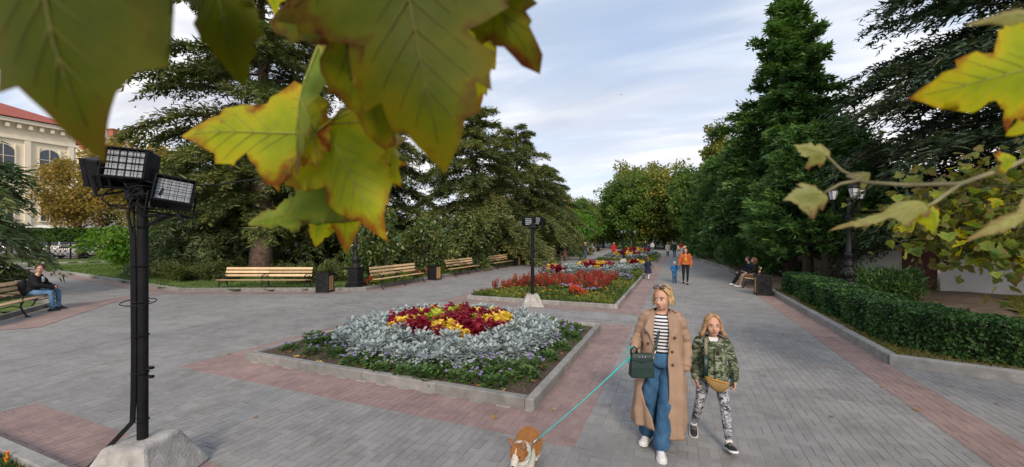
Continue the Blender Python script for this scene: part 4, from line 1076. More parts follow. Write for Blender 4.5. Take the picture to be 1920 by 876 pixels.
def make_lamp(square, label, Hh):
    root = empty('lamp_post', (0, 0, 0), 0, label, 'lamp post', 'ornate iron lamp posts')
    b = MB()
    if square:
        b.box((0, 0, .06), (.62, .62, .12), 0, .02); b.box((0, 0, .17), (.54, .54, .1), 0, .03); b.box((0, 0, .5), (.44, .44, .58), 0, .012); b.box((0, 0, .82), (.52, .52, .07), 0, .02)
        for k in range(4):
            a = k*math.pi/2
            for cx_, cz_ in ((-.08, .38), (.08, .38), (0, .5), (-.08, .62), (.08, .62)):
                pts = [(cx_ + .06*math.cos(t), -.228, cz_ + .07*math.sin(t)) for t in np.linspace(0, 6, 9)]
                b.tube([(x*math.cos(a) - y*math.sin(a), x*math.sin(a) + y*math.cos(a), z) for x, y, z in pts], .012, 4)
        z0 = .85
        b.build('pedestal', 'iron_black', root)
        prof = [(.2, 0), (.19, .04), (.12, .12), (.11, .16), (.17, .26), (.18, .34), (.12, .46), (.085, .52), (.10, .56), (.10, .6), (.075, .64), (.07, .82), (.10, .86), (.10, .9), (.06, .94)]
    else:
        z0 = 0
        b.lathe([(.36, 0), (.36, .05), (.33, .08), (.25, .17), (.22, .24), (.20, .28)], (0, 0, 0), 16); b.build('base', 'iron_black', root, True)
        prof = [(.19, .28), (.16, .33), (.17, .38), (.21, .46), (.21, .56), (.15, .68), (.12, .74), (.15, .78), (.15, .84), (.11, .9), (.10, 1.06), (.14, 1.1), (.14, 1.16), (.085, 1.22)]
    s = MB(); s.lathe([(r_, z + z0) for r_, z in prof] + [(.062, Hh - 1.35), (.09, Hh - 1.32), (.09, Hh - 1.24), (.05, Hh - 1.2), (.042, Hh - .62), (.03, Hh - .6)], (0, 0, 0), 14)
    if not square:
        for k in range(8):                               # leaf relief on the vase
            a = 2*math.pi*k/8; s.ell((.2*math.cos(a), .2*math.sin(a), .5), (.05, .05, .1), 6, 5)
    o = s.build('shaft', 'iron_black', root, True)
    n_arm = 3
    for k in range(n_arm):
        a = 2*math.pi*k/n_arm + .5; dx, dy = math.cos(a), math.sin(a)
        ar = MB(); ar.tube([(dx*r_, dy*r_, Hh - z) for r_, z in ((.03, 1.1), (.16, 1.16), (.3, 1.1), (.4, .98), (.42, .86), (.42, .72))], .02, 6)
        ar.tube([(dx*(.2 + (.09 - .005*q)*math.cos(q*.6)), dy*(.2 + (.09 - .005*q)*math.cos(q*.6)), Hh - .98 + (.09 - .005*q)*math.sin(q*.6)) for q in range(14)], .011, 4)
        ar.build('arm', 'iron_black', root, True)
        lantern(root, (dx*.42, dy*.42, Hh - .66))
    return root
lpR = make_lamp(False, 'ornate lamp post behind the right hedge with cable on its side', 3.65); lpR.location = (5.25, 16.4, .5)
MB().box((0, 0, -.25), (.8, .8, .5), 0, .02).build('plinth', 'concrete_block', lpR)
MB().tube([(.19, 0, .5), (.2, .02, 1.0), (.15, 0, 1.5), (.19, 0, 2.0), (.08, 0, 2.5)], .018, 6).build('cable', 'cable_black', lpR, True)
lpL = make_lamp(True, 'lamp post with square ornamented pedestal beside the nearest bin', 3.9); lpL.location = (-12.75, 13.25, .1); lpL.rotation_euler = (0, 0, R(10))
for x, y, lb in ((-12.6, 32.6, 'lamp post with pedestal behind the middle floodlight pole'), (-12.6, 43.0, 'lamp post behind the woman in a brown skirt'), (-12.6, 63.0, 'farthest lamp post on the left before the bright tree')):
    copy_tree(lpL, None, (x, y, .1), .1, lb)
# floodlight masts
def block_base(root, s=1.0):
    b = MB(); b.box((0, 0, .19), (.72, .72, .38), 0, .0, .52); b.v = [(x + random.uniform(-.008, .008), y + random.uniform(-.008, .008), z) for x, y, z in b.v]
    o = b.build('concrete_base', 'concrete_block', root)
    bev = o.modifiers.new('bevel', 'BEVEL'); bev.width = .025; bev.segments = 2
    return o
def flood_head(root, loc, rot, w=.33, h=.27, d=.2):
    """front faces local -Y"""
    fb_ = MB()
    fb_.box((0, .03, 0), (w, d*.7, h), 0, .012)
    for k in range(9): fb_.box((-w/2 + .035 + k*(w-.07)/8, d*.5, 0), (.012, .12, h*.9))          # cooling fins
    for s in (-1, 1):
        fb_.box((s*(w/2 - .006), -.055, 0), (.012, .07, h)); fb_.box((0, -.055, s*(h/2 - .006)), (w - .026, .07, .012))
    o = fb_.build('floodlight', 'flood_black', root); o.location = loc; o.rotation_euler = rot
    g = MB()
    for i in range(6):
        for j in range(4): g.box((-w/2 + .045 + i*(w - .09)/5, -.05, -h/2 + .045 + j*(h - .09)/3), (.041, .012, .05), 0, .004)
    g.build('led_array', 'led_lens', o)
    c = MB()
    for i in range(6): c.box((-w/2 + .01 + i*(w - .02)/5, -.096, 0), (.0045, .0045, h))
    for j in range(5): c.box((0, -.102, -h/2 + .01 + j*(h - .02)/4), (w, .004, .0045))
    c.build('guard_grid', 'flood_black', o)
    y = MB(); y.tube([(-w/2 - .02, .03, 0), (-w/2 - .02, .05, -h*.75), (w/2 + .02, .05, -h*.75), (w/2 + .02, .03, 0)], .012, 4, flat=(1, 2.0)); y.build('yoke', 'flood_black', o)
    return o
fm = empty('floodlight_mast', (-4.48, 2.06, 0), TH, 'black floodlight mast with three heads and cables in the left foreground', 'floodlight', 'floodlight masts on concrete blocks')
block_base(fm)
p = MB(); p.tube([(0, 0, .3), (0, 0, 1.5), (0, 0, 2.72)], .041, 16); p.box((.07, 0, 1.02), (.05, .03, .022)); p.box((.07, 0, .94), (.05, .03, .022)); p.box((-.07, 0, .98), (.03, .03, .05))
p.build('pole', 'flood_black', fm, True); auto_smooth(p and bpy.data.objects[fm.children[-1].name])
hb = MB(); hb.box((0, 0, 2.62), (.17, .17, .16), 0, .01); hb.tube([(-.3, 0, 2.68), (.3, 0, 2.68)], .022, 6); hb.box((0.22, -.02, 2.4), (.3, .03, .03)); hb.tube([(0, 0, 2.3), (.25, 0, 2.4)], .016, 5); hb.build('bracket', 'flood_black', fm)
flood_head(fm, (-.02, -.10, 2.84), (R(-6), R(4), R(14)))
flood_head(fm, (.30, -.02, 2.60), (R(-20), R(9), R(40)), .29, .25)
flood_head(fm, (-.31, .0, 2.80), (R(-8), R(16), R(-100)), .29, .25)
for q, (dx, r_) in enumerate(((-.047, .0115), (-.062, .0115), (-.033, .009))):
    c = MB(); c.tube([(dx - .01, -.03, 2.55), (dx - .05 + q*.02, -.04, 2.42), (dx - .005, -.035, 2.2), (dx + .004, -.04, 1.7), (dx + .008, -.04, 1.2), (dx + .004, -.04, .75), (dx - .0, -.045, .55), (dx - .14, -.12, .36), (dx - .30, -.22, .14), (dx - .42, -.3, .02), (dx - .8, -.55, .02), (dx - 1.4, -.8, .02)], r_, 8)
    c.build('cable', 'cable_black', fm, True)
for q in range(9):
    random.seed(100 + q); a = random.uniform(0, 6.28); r1 = random.uniform(.08, .16)
    c = MB(); cx_, cz_ = random.uniform(-.16, .2), random.uniform(2.42, 2.62)
    c.tube([(cx_ + r1*math.cos(a + t), -.09 + .05*math.sin(t*2), cz_ + r1*.8*math.sin(a + t)) for t in np.linspace(0, random.uniform(3, 5.5), 12)], .008, 5); c.build('cable', 'cable_black', fm, True)
for z in (.55, .98, 1.32, 1.62, 1.95, 2.3):
    t = MB(); t.tube([(.048*math.cos(a) - .03*(math.cos(a) < 0), -.048*math.sin(a) - .015*(math.sin(a) > 0), z) for a in np.linspace(0, 2*math.pi, 17)], .005, 4, cap=False); t.build('cable_tie', 'cable_black', fm)
t = MB(); t.tube([(-.02 + .14*math.cos(a), -.02 + .10*math.sin(a), 1.62 + .02*math.sin(a)) for a in np.linspace(0, 2*math.pi, 25)], .005, 4, cap=False); t.build('cable_tie', 'cable_black', fm)
t = MB(); t.tube([(.33 + .09*math.cos(a), -.02, 2.28 + .09*math.sin(a)) for a in np.linspace(0, 2*math.pi, 25)], .005, 4, cap=False); t.build('cable', 'cable_black', fm)
wi = MB(); wi.tube([(-4.45, 2.1, 2.66), (-4.35, 2.6, 2.74), (-5.6, 4.8, 3.3), (-9.5, 8.6, 4.3), (-21.0, 14.8, 7.2)], .008, 4)
tag(wi.build('overhead_wire', 'cable_black'), 'thin black wire rising from the near floodlights to the cedar', 'cable')
fm2 = empty('floodlight_mast', (-4.32, 12.18, 0), TH, 'black floodlight mast with two heads before the long flower bed', 'floodlight', 'floodlight masts on concrete blocks')
block_base(fm2)
p = MB(); p.tube([(0, 0, .3), (0, 0, 2.62)], .06, 12); p.box((0, 0, 2.58), (.2, .2, .14), 0, .01); p.build('pole', 'flood_black', fm2)
flood_head(fm2, (-.16, -.02, 2.72), (R(-8), 0, R(28)), .3, .27); flood_head(fm2, (.2, 0, 2.74), (R(-15), R(8), R(-50)), .3, .27); flood_head(fm2, (.02, .16, 2.70), (R(-10), 0, R(170)), .3, .25)
copy_tree(fm2, None, (-4.35, 36.0, 0), .3, 'floodlight mast right of the red coated walker')
copy_tree(fm2, None, (-4.2, 43.0, .05), .9, 'farthest floodlight mast before the alley end trees')
random.seed(7)
# drain stain between the beds
mat('drain_stain', (0.13, 0.12, 0.115), .8, .3, 6, world=True)
# ================================================================== plants in the beds
leafmat('silver_leaf', [(0.22, 0.27, 0.265), (0.34, 0.40, 0.39), (0.49, 0.54, 0.53)], .12, .8, .2, (1, 1, 1))
leafmat('coleus_crimson', [(0.10, 0.006, 0.014), (0.24, 0.010, 0.03), (0.38, 0.02, 0.05)], .3, .5, .35, (1.4, .8, .8))
leafmat('coleus_yellow', [(0.60, 0.36, 0.03), (0.78, 0.56, 0.05), (0.85, 0.66, 0.12)], .25, .5, .35, (1.1, 1.0, .6))
leafmat('coleus_lime', [(0.22, 0.30, 0.02), (0.40, 0.46, 0.04), (0.55, 0.58, 0.08)], .3, .5, .35, (1.1, 1.1, .5))
leafmat('ageratum_leaf', [(0.03, 0.07, 0.018), (0.06, 0.125, 0.026), (0.11, 0.175, 0.04)], .25, .5)
leafmat('herb_leaf', [(0.05, 0.085, 0.02), (0.10, 0.14, 0.025), (0.19, 0.21, 0.04)], .25, .55)
mat('ageratum_bloom', (0.26, 0.21, 0.45), .8, .3, 60); mat('celosia_red', (0.20, 0.010, 0.016), .85, .4, 40, col2=(0.28, 0.02, 0.018)); mat('celosia_orange', (0.29, 0.07, 0.03), .75, .35, 40); mat('salvia_scarlet', (0.55, 0.035, 0.012), .7, .25, 40)
mat('petal_yellow', (0.80, 0.52, 0.05), .6, .15, 20); mat('petal_orange', (0.80, 0.22, 0.015), .55, .2, 20); mat('stem_green', (0.07, 0.12, 0.03), .6)
leafmat('celosia_leaf', [(0.14, 0.05, 0.02), (0.20, 0.10, 0.03), (0.11, 0.13, 0.03)], .25, .55)
leafmat('dry_leaf', [(0.22, 0.10, 0.035), (0.36, 0.19, 0.07), (0.50, 0.32, 0.14)], .2, .7)
def fan_plant(seed, nl, ln, w, h, lobes, mt, elev=(15, 80), curl=.35, name='leaves', spread=.03):
    """rosette of curved, optionally lobed leaves rising from the ground"""
    r_ = random.Random(seed); b = MB()
    for i in range(nl):
        a = i*2.39996 + r_.uniform(-.3, .3); f = (i + .5)/nl
        el = R(elev[0] + (elev[1] - elev[0])*f + r_.uniform(-9, 9)); l = ln*r_.uniform(.7, 1.2)*(1 - .25*f)
        sr = spread*(1 if spread < .05 else r_.random()**.6)
        base = Vector((math.cos(a)*sr, math.sin(a)*sr, h*(f**1.2)*r_.uniform(.75, 1.05)))
        o_ = Vector((math.cos(a), math.sin(a), 0)); sd_ = Vector((-math.sin(a), math.cos(a), 0))
        b.cv = r_.random()
        prof = ([(0, .08), (.2, .25), (.32, 1.0), (.42, .3), (.55, .95), (.66, .26), (.8, .6), (1, .02)] if lobes else [(0, .1), (.25, .8), (.5, 1.0), (.75, .7), (1, .02)])
        vs, fs = [], []
        tw = r_.uniform(-.5, .5)
        for j, (t, q) in enumerate(prof):
            r2 = l*(math.cos(el)*t); z2 = l*(math.sin(el)*t - curl*t*t)
            c = base + o_*r2 + Vector((0, 0, z2)); ww = w*q*.5
            up = Vector((0, 0, 1))*(ww*.25)
            s2 = sd_*math.cos(tw) + Vector((0, 0, 1))*math.sin(tw)
            fw = o_*(l*.10*q if lobes else 0)
            vs += [c - s2*ww + up + fw, c, c + s2*ww + up + fw]
            if j: k = 3*j; fs += [(k-3, k-2, k+1, k), (k-2, k-1, k+2, k+1)]
        b.add(vs, fs)
    return b
def scatter(mask, x0, x1, y0, y1, sp, seed, jit=.35):
    r_ = random.Random(seed); out = []; row = 0; y = y0
    while y < y1:
        x = x0 + (sp/2 if row % 2 else 0)
        while x < x1:
            px_, py_ = x + r_.uniform(-jit, jit)*sp, y + r_.uniform(-jit, jit)*sp
            if mask(px_, py_): out.append((px_, py_))
            x += sp
        y += sp*.87; row += 1
    return out
def sector(x, y, c, r_in=None):
    """where a plant stands in its circle as the camera sees it"""
    d0, d1 = view(c[0], c[1])[0], view(x, y)[0]; s0 = c[0]*math.cos(TH) + c[1]*math.sin(TH); s1 = x*math.cos(TH) + y*math.sin(TH)
    a = math.degrees(math.atan2(s1 - s0, d1 - d0)) % 360
    w = ('rear', 'right rear', 'right', 'right front', 'front', 'left front', 'left', 'left rear')[int((a + 22.5)//45) % 8]
    return w + ('' if r_in is None else (' inner row' if math.hypot(x - c[0], y - c[1]) < r_in else ' outer row'))
def place(meshes, pts, zf, name, label, cat, group, smin=.85, smax=1.15, seed=1, size=None):
    """each plant its own object (shared meshes)"""
    r_ = random.Random(seed); res = []
    for x, y in pts:
        pr = r_.choice(meshes); s = r_.uniform(smin, smax)*(size(x, y) if size else 1)
        o = ob(name, pr, None, (x, y, zf(x, y)), r_.uniform(0, 6.28)); o.scale = (s, s, s*r_.uniform(.9, 1.1)); o.rotation_euler[0] = r_.uniform(-.08, .08)
        tag(o, label(x, y) if callable(label) else label, cat, group); res.append(o)
    return res
dm = [fan_plant(s, 84, .15, .062, .25, True, None, (-8, 62), .34).mesh('dusty_miller', 'silver_leaf', False, True) for s in (1, 2, 3)]
dm_far = [fan_plant(s, 26, .17, .12, .25, False, None, (-8, 62), .34).mesh('dusty_miller', 'silver_leaf', False, True) for s in (1, 2)]
cc = [fan_plant(s, 40, .13, .095, .26, False, None, (0, 70), .38).mesh('coleus', 'coleus_crimson', False, True) for s in (4, 5)]
cy_ = [fan_plant(s, 36, .12, .085, .25, False, None, (0, 70), .38).mesh('coleus', 'coleus_yellow', False, True) for s in (6, 7)]
cl_ = [fan_plant(s, 40, .12, .08, .24, False, None, (0, 75), .34).mesh('coleus', 'coleus_lime', False, True) for s in (8, 9)]
def ageratum(seed, blooms):
    b = fan_plant(seed, 95, .085, .075, .13, False, None, (-10, 60), .3, spread=.17)
    r_ = random.Random(seed); fl = []
    for k in range(blooms):
        a, rr_ = r_.uniform(0, 6.28), r_.uniform(.04, .2); c = (math.cos(a)*rr_, math.sin(a)*rr_, .185 - rr_*.25 + r_.uniform(-.02, .03))
        b.cv = .5; b.tube([(c[0]*.5, c[1]*.5, .08), c], .004, 3)
        fl.append(c)
    return b, fl
hb_ = MB(); rh = random.Random(4)
for q in range(9): hb_.ell((rh.uniform(-.024, .024), rh.uniform(-.024, .024), rh.uniform(-.006, .014)), (.012, .012, .011), 5, 3)
head_me = hb_.mesh('flower_head', 'ageratum_bloom', True)
ag_proto = []
for s, nb in ((11, 5), (12, 2), (13, 0)):
    b, fl = ageratum(s, nb); ag_proto.append((b.mesh('leaves', 'ageratum_leaf', False, True), fl))
def place_age(pts, zf, label, group, seed, sc=1.0, probs=(3, 4, 3)):
    r_ = random.Random(seed)
    for x, y in pts:
        lm, fm_ = r_.choices(ag_proto, probs)[0]; s = sc*r_.uniform(.8, 1.25)
        root = empty('ageratum_plant', (x, y, zf(x, y)), r_.uniform(0, 6.28), (label if fm_ else label.replace('with purple blooms', 'without open blooms')) + (', ' + sector(x, y, C1) + ' edge' if y < 10 else (', front part' if y < 16 else (', middle part' if y < 23 else ', rear part'))), 'plant', group, s)
        ob('leaves', lm, root)
        for c in fm_: ob('flower_head', head_me, root, c, r_.uniform(0, 6))
z1 = lambda x, y: .07 + float(mound1(x, y))
C1 = (-4.42, 7.30)
def rad1(x, y): return math.hypot((x - C1[0])/1.04, (y - C1[1])/.94)
def wob(x, y): return .12*math.sin(3*math.atan2(y - C1[1], x - C1[0]) + 1)
# silver ring, opened at the right rear as in the photograph
place(dm, scatter(lambda x, y: 1.28 < rad1(x, y) + .4*wob(x, y) < 2.2, -7, -1.8, 4.9, 9.6, .255, 3), z1, 'dusty_miller', lambda x, y: 'silver lobed dusty miller in the near bed, ' + sector(x, y, C1, 1.7), 'plant', 'silver plants in the near bed', 1.05, 1.4, 5)
pts = scatter(lambda x, y: rad1(x, y) < 1.27, -6, -2.8, 5.8, 8.8, .175, 9)
def kind1(x, y):
    r_, a = rad1(x, y), math.atan2(y - C1[1], x - C1[0]); n_ = math.sin(a*3 + 2.2) + .7*math.sin(x*7.3 + y*3.1) + .4*math.sin(y*11)
    if r_ < .72: return 2 if n_ + .5*math.sin(x*4 + 1) > .25 else 0
    return 1 if (math.sin(a*5 + .6) + .8*math.sin(x*6.1 - y*5.3)) > .15 else 0
for kk, ms, nm in ((0, cc, 'crimson'), (1, cy_, 'yellow'), (2, cl_, 'lime green')):
    place(ms, [p for p in pts if kind1(*p) == kk], lambda x, y: z1(x, y) + .06, 'coleus_plant', lambda x, y: nm + ' coleus at the ' + sector(x, y, C1) + ' of the near flower circle', 'plant', nm + ' coleus in the near bed', .95, 1.25, 20 + kk)
ap = [(-6.75, 5.35), (-6.5, 5.75), (-6.15, 5.3), (-5.95, 5.65), (-6.35, 6.2), (-6.6, 6.6), (-6.75, 7.1), (-5.6, 5.35), (-6.85, 6.0), (-6.1, 5.95), (-6.5, 7.4), (-6.6, 8.0),
      (-4.55, 5.2), (-4.3, 5.0), (-4.05, 5.3), (-3.85, 5.0), (-3.7, 5.35), (-3.5, 5.05), (-3.3, 5.3), (-3.35, 4.98), (-3.05, 5.15), (-2.95, 5.5), (-2.75, 5.2), (-2.55, 5.5), (-2.4, 5.15), (-2.3, 5.45), (-2.35, 5.8), (-2.75, 5.75), (-2.1, 5.65), (-3.5, 5.45), (-2.15, 6.05),
      (-2.05, 6.6), (-2.25, 6.9), (-2.0, 7.3), (-2.2, 7.7), (-2.0, 8.1), (-2.25, 8.5), (-2.15, 9.0), (-2.5, 9.2), (-2.9, 9.35), (-4.8, 5.35), (-5.0, 5.1), (-6.0, 8.9), (-5.4, 9.3), (-4.4, 9.4), (-3.7, 9.35)]
place_age(ap, z1, 'leafy ageratum with purple blooms on the soil of the near bed', 'ageratum in the near bed', 31)
# small weeds on the bare soil and fallen leaves
def fallen(loc, s, seed):
    r_ = random.Random(seed); b = MB(); b.cv = r_.random()
    k = 9; vs = [(0, 0, .012)]
    for i in range(k):
        a = 2*math.pi*i/k; q = s*(.55 + .45*(i % 2))*r_.uniform(.7, 1.1)
        vs.append((q*math.cos(a), q*math.sin(a), abs(r_.gauss(.012, .014))*s/.06 + .002))
    b.add(vs, [(0, i + 1, (i+1) % k + 1) for i in range(k)])
    o = b.build('fallen_leaf', 'dry_leaf', None, var=True, loc=loc, rz=r_.uniform(0, 6.28))
    return o
r_ = random.Random(5)
for i, (x, y) in enumerate([(-6.25, 5.05), (-6.05, 5.1), (-5.35, 5.45), (-5.2, 5.3), (-4.15, 5.45), (-4.2, 5.6), (-3.25, 5.55), (-2.05, 6.2), (-2.3, 6.35), (-1.95, 7.0), (-2.25, 8.2), (-2.6, 5.05), (-2.2, 4.98), (-3.15, 5.0), (-6.6, 5.2), (-5.6, 4.98), (-1.95, 5.5), (-2.0, 5.9)]):
    tag(fallen((x, y, .09), r_.uniform(.06, .1), i), 'curled brown fallen leaf on the soil of the near bed', 'leaf', 'fallen leaves in the near bed')
for i, (x, y, lb) in enumerate([(-2.05, 4.40, 'pale fallen leaf on red paving below the near bed'), (-4.75, 3.3, 'fallen leaf on grey paving right of the near mast'), (2.35, 8.3, 'small brown leaf on paving left of the red strip'), (1.75, 6.0, 'brown leaf on the grey paving right of the girl'), (3.75, 7.9, 'fallen leaf on paving beside the right kerb corner'), (3.9, 7.3, 'fallen leaf nearest the right kerb'), (-1.45, 4.9, 'tiny leaf at the corner of the near bed'), (1.35, 9.1, 'speck of leaf on the far side of the girl'), (-9.4, 5.2, 'lone dry leaf on the open plaza at left'), (.8, 3.9, 'small dry leaf in front of the girl')]):
    tag(fallen((x, y, .004), .035 if i else .05, 40 + i), lb, 'leaf')
rf = random.Random(12)
for i in range(16):
    x, y = rf.choice([(rf.uniform(2.4, 3.3), rf.uniform(6, 17)), (rf.uniform(-1.5, 2.6), rf.uniform(6.5, 14)), (rf.uniform(-10.5, -7.5), rf.uniform(4.5, 11)), (rf.uniform(-11.8, -11), rf.uniform(14, 22))])
    tag(fallen((x, y, .004), rf.uniform(.025, .05), 70 + i), 'small dry leaf lying loose on the open paving', 'leaf', 'dry leaves on the paving')
tag(grass('bed_weeds', [(-6.9, 5.0), (-1.9, 5.0), (-1.9, 9.5), (-6.9, 9.5)], 2600, .035, lambda x, y: .07 + mound1(x, y), 'grass_leaf', 77), 'tiny green weeds scattered on the soil of the near bed', 'weeds')

# ---- the long bed
z2 = lambda x, y: .07
def celosia(seed, m):
    r_ = random.Random(seed); b = fan_plant(seed, 44, .12, .055, .30, False, None, (0, 80), .2, spread=.09); f = MB()
    for k in range(8):
        a, rr_ = r_.uniform(0, 6.28), r_.uniform(.0, .16); x, y = math.cos(a)*rr_, math.sin(a)*rr_; h_ = r_.uniform(.2, .42)
        b.cv = .4; b.tube([(x*.3, y*.3, 0), (x, y, h_ - .1)], .005, 3)
        q = r_.uniform(.6, 1.0); f.lathe([(.008*q, h_ - .12), (.022*q, h_ - .08), (.018*q, h_ - .02), (.009*q, h_ + .03), (.002, h_ + .06)], (x, y, 0), 6)
    return b.mesh('leaves', 'celosia_leaf', False, True), f.mesh('plumes', m, True)
cel = [celosia(51, 'celosia_red'), celosia(52, 'celosia_orange'), celosia(53, 'celosia_red')]
salv = celosia(54, 'salvia_scarlet')
def place2(protos, pts, label, group, seed, name, sc=1.0):
    r_ = random.Random(seed)
    for x, y in pts:
        lm, fm_ = r_.choice(protos); root = empty(name, (x, y, .06), r_.uniform(0, 6.28), label + (', ' + ('left end' if x < -5.5 else ('middle' if x < -4.2 else 'right end')) + (' front' if y < 16 else (' centre' if y < 18 else ' rear')) if name == 'celosia_plant' else ''), 'plant', group, sc*r_.uniform(.6, 1.2))
        ob('leaves', lm, root); tag(ob('plumes', fm_, root), kind='stuff')
band = lambda x, y: (14.3 + 1.5*math.sin((x + 6.8)*.6)) < y < (17.4 + 1.1*(x + 6.8)) and y < 20.6 and x < -2.7
place2(cel, scatter(band, -6.7, -1.9, 13.4, 21, .32, 61), 'celosia with red plumes massed in the long bed', 'celosia in the long bed', 62, 'celosia_plant', 1.15)
place2([salv], scatter(lambda x, y: math.hypot(x + 3.3, y - 14.1) < .33, -4, -2.5, 13.4, 14.8, .24, 63), 'scarlet salvia clump near the front of the long bed', 'scarlet salvia in the long bed', 64, 'salvia_plant', 1.15)
def mass(name, meshes, pts, zf, m, label, s, seed):
    r_ = random.Random(seed); V, Fq, A = [], [], []; o_ = 0
    for x, y in pts:
        me = r_.choice(meshes); n = len(me.vertices); v = np.empty(n*3, np.float32); me.vertices.foreach_get('co', v); v = v.reshape(-1, 3)
        f = np.empty(len(me.loops), np.int32); me.loops.foreach_get('vertex_index', f); av = np.empty(n, np.float32); me.attributes['var'].data.foreach_get('value', av)
        a = r_.uniform(0, 6.28); k = s*r_.uniform(.85, 1.15); c_, s_ = math.cos(a)*k, math.sin(a)*k
        V.append(np.stack([x + v[:, 0]*c_ - v[:, 1]*s_, y + v[:, 0]*s_ + v[:, 1]*c_, zf(x, y) + v[:, 2]*k], 1)); Fq.append(f.reshape(-1, 4) + o_); A.append(av); o_ += n
    o = ob(name, np_mesh(name, np.concatenate(V), np.concatenate(Fq), m, np.concatenate(A)))
    return tag(o, label, 'plants', kind='stuff')
def ring(cx_, cy2, ri, ro, x0r, hm, tagname, seed, sp=.34, s=1.5, far=False):
    zf = lambda x, y: .07 + hm*math.exp(-((x-cx_)**2 + (y-cy2)**2)/(ro*ro*.5))
    pts = scatter(lambda x, y: ri < math.hypot(x - cx_, y - cy2) < ro and x0r[0] < x < x0r[1], cx_ - ro, cx_ + ro, cy2 - ro, cy2 + ro, sp, seed)
    if far: mass('dusty_miller_mass', dm_far, pts, zf, 'silver_leaf', 'silver dusty miller massed around the ' + tagname, s, seed)
    else: place(dm, pts, zf, 'dusty_miller', lambda x, y: 'silver dusty miller at the ' + sector(x, y, (cx_, cy2)) + ' of the ' + tagname, 'plant', 'silver plants around the ' + tagname, s*.85, s*1.15, seed)
    pts = scatter(lambda x, y: math.hypot(x - cx_, y - cy2) < ri, cx_ - ri, cx_ + ri, cy2 - ri, cy2 + ri, sp*.8, seed + 1)
    kf = lambda x, y: (math.sin(x*5 + seed) + math.sin(y*3.7 + 1.3*seed)) > -.1
    place(cc, [p for p in pts if kf(*p)], zf, 'coleus_plant', lambda x, y: 'crimson coleus at the ' + sector(x, y, (cx_, cy2)) + ' of the ' + tagname, 'plant', 'crimson coleus in the ' + tagname, s*.9, s*1.25, seed + 2)
    place(cy_, [p for p in pts if not kf(*p)], zf, 'coleus_plant', lambda x, y: 'yellow coleus at the ' + sector(x, y, (cx_, cy2)) + ' of the ' + tagname, 'plant', 'yellow coleus in the ' + tagname, s*.9, s*1.2, seed + 3)
ring(-4.5, 24.2, 1.15, 2.0, (-9, 9), .3, 'large flower circle of the long bed', 70)
ring(-6.05, 20.6, .62, .95, (-6.85, 0), .35, 'left flower mound of the long bed', 74, .3, 1.35, True)
ring(-2.6, 28.0, .62, 1.05, (-9, -1.8), .3, 'right flower mound of the long bed', 78, .3, 1.35, True)
ring(-4.6, 39.4, 1.3, 2.1, (-6.8, -1.8), .35, 'near circle of the farthest bed', 82, .46, 1.9, True)
ring(-4.2, 47.0, 1.5, 2.3, (-6.8, -1.8), .4, 'rear circle of the farthest bed', 86, .5, 2.1, True)
free = lambda x, y: not band(x, y) and math.hypot(x + 4.5, y - 24.2) > 2.1 and math.hypot(x + 6.05, y - 20.6) > 1.0 and math.hypot(x + 2.6, y - 28) > 1.1 and math.hypot(x + 3.3, y - 14.1) > .4
place_age(scatter(lambda x, y: free(x, y) and math.sin(x*1.7 + y*.9) + math.sin(y*1.3) > 1.05, -6.7, -1.9, 12.9, 32, .42, 91), z2, 'ageratum with purple blooms in the long bed', 'ageratum in the long bed', 92, 1.35, (4, 3, 1))
# low mixed herbs carpeting the rest
def herbs(name, n, x0, x1, y0, y1, ok, label, seed, hgt=.2, lsz=.10):
    r_ = np.random.default_rng(seed)
    x = r_.uniform(x0, x1, n*2); y = y0 + (y1 - y0)*r_.random(n*2)**1.25
    m_ = np.array([ok(a, c) for a, c in zip(x, y)]); x, y = x[m_][:n], y[m_][:n]; n = len(x)
    h_ = hgt*(.45 + .3*np.sin(x*3.1)*np.sin(y*2.3) + .35*r_.random(n))
    p = np.stack([x, y, .06 + h_*r_.random(n)], 1)
    d_ = norm(r_.normal(0, .7, (n, 3)) + np.array([0, 0, .8])); sd_ = norm(np.cross(d_, r_.normal(0, 1, (n, 3))))
    v = quads(p, d_, sd_, lsz*r_.uniform(.6, 1.4, n), lsz*.42*r_.uniform(.7, 1.3, n))
    o = ob(name, leaf_mesh(name, v, 'herb_leaf', .5 + .3*np.sin(x*2.1 + y) + r_.normal(0, .2, n)))
    return tag(o, label, 'ground cover', kind='stuff')
herbs('herb_carpet', 34000, -6.82, -1.8, 12.7, 32.8, free, 'mixed green herbs carpeting the long bed', 95)
herbs('herb_carpet', 12000, -6.82, -1.8, 36.4, 51.8, lambda x, y: math.hypot(x + 4.6, y - 39.4) > 2.2 and math.hypot(x + 4.2, y - 47) > 2.4, 'mixed herbs carpeting the farthest bed', 96, .3, .17)
fb_ = MB(); 
def small_bloom(m, seed):
    b = MB(); b.tube([(0, 0, 0), (.01, 0, .2)], .004, 3); b.m = 1
    for k in range(6):
        a = 2*math.pi*k/6; b.add([(0.01, 0, .2), (.01 + .035*math.cos(a - .4), .035*math.sin(a - .4), .215), (.01 + .05*math.cos(a), .05*math.sin(a), .21), (.01 + .035*math.cos(a + .4), .035*math.sin(a + .4), .215)], [(0, 1, 2, 3)])
    return b.mesh('bloom', ['stem_green', m])
place([small_bloom('petal_yellow', 1)], scatter(lambda x, y: free(x, y) and math.sin(x*9.1 + y*7.7) > .55, -6.6, -1.95, 12.8, 19, .33, 97), z2, 'small_flower', 'small yellow flower among the herbs at the front of the long bed', 'flower', 'yellow flowers in the long bed', .8, 1.3, 98)
place([small_bloom('petal_orange', 2)], scatter(lambda x, y: free(x, y) and math.sin(x*8.1 - y*6.7) > .6, -6.6, -1.95, 12.8, 22, .36, 99), z2, 'small_flower', 'small orange flower among the herbs of the long bed', 'flower', 'orange flowers in the long bed', .8, 1.3, 100)
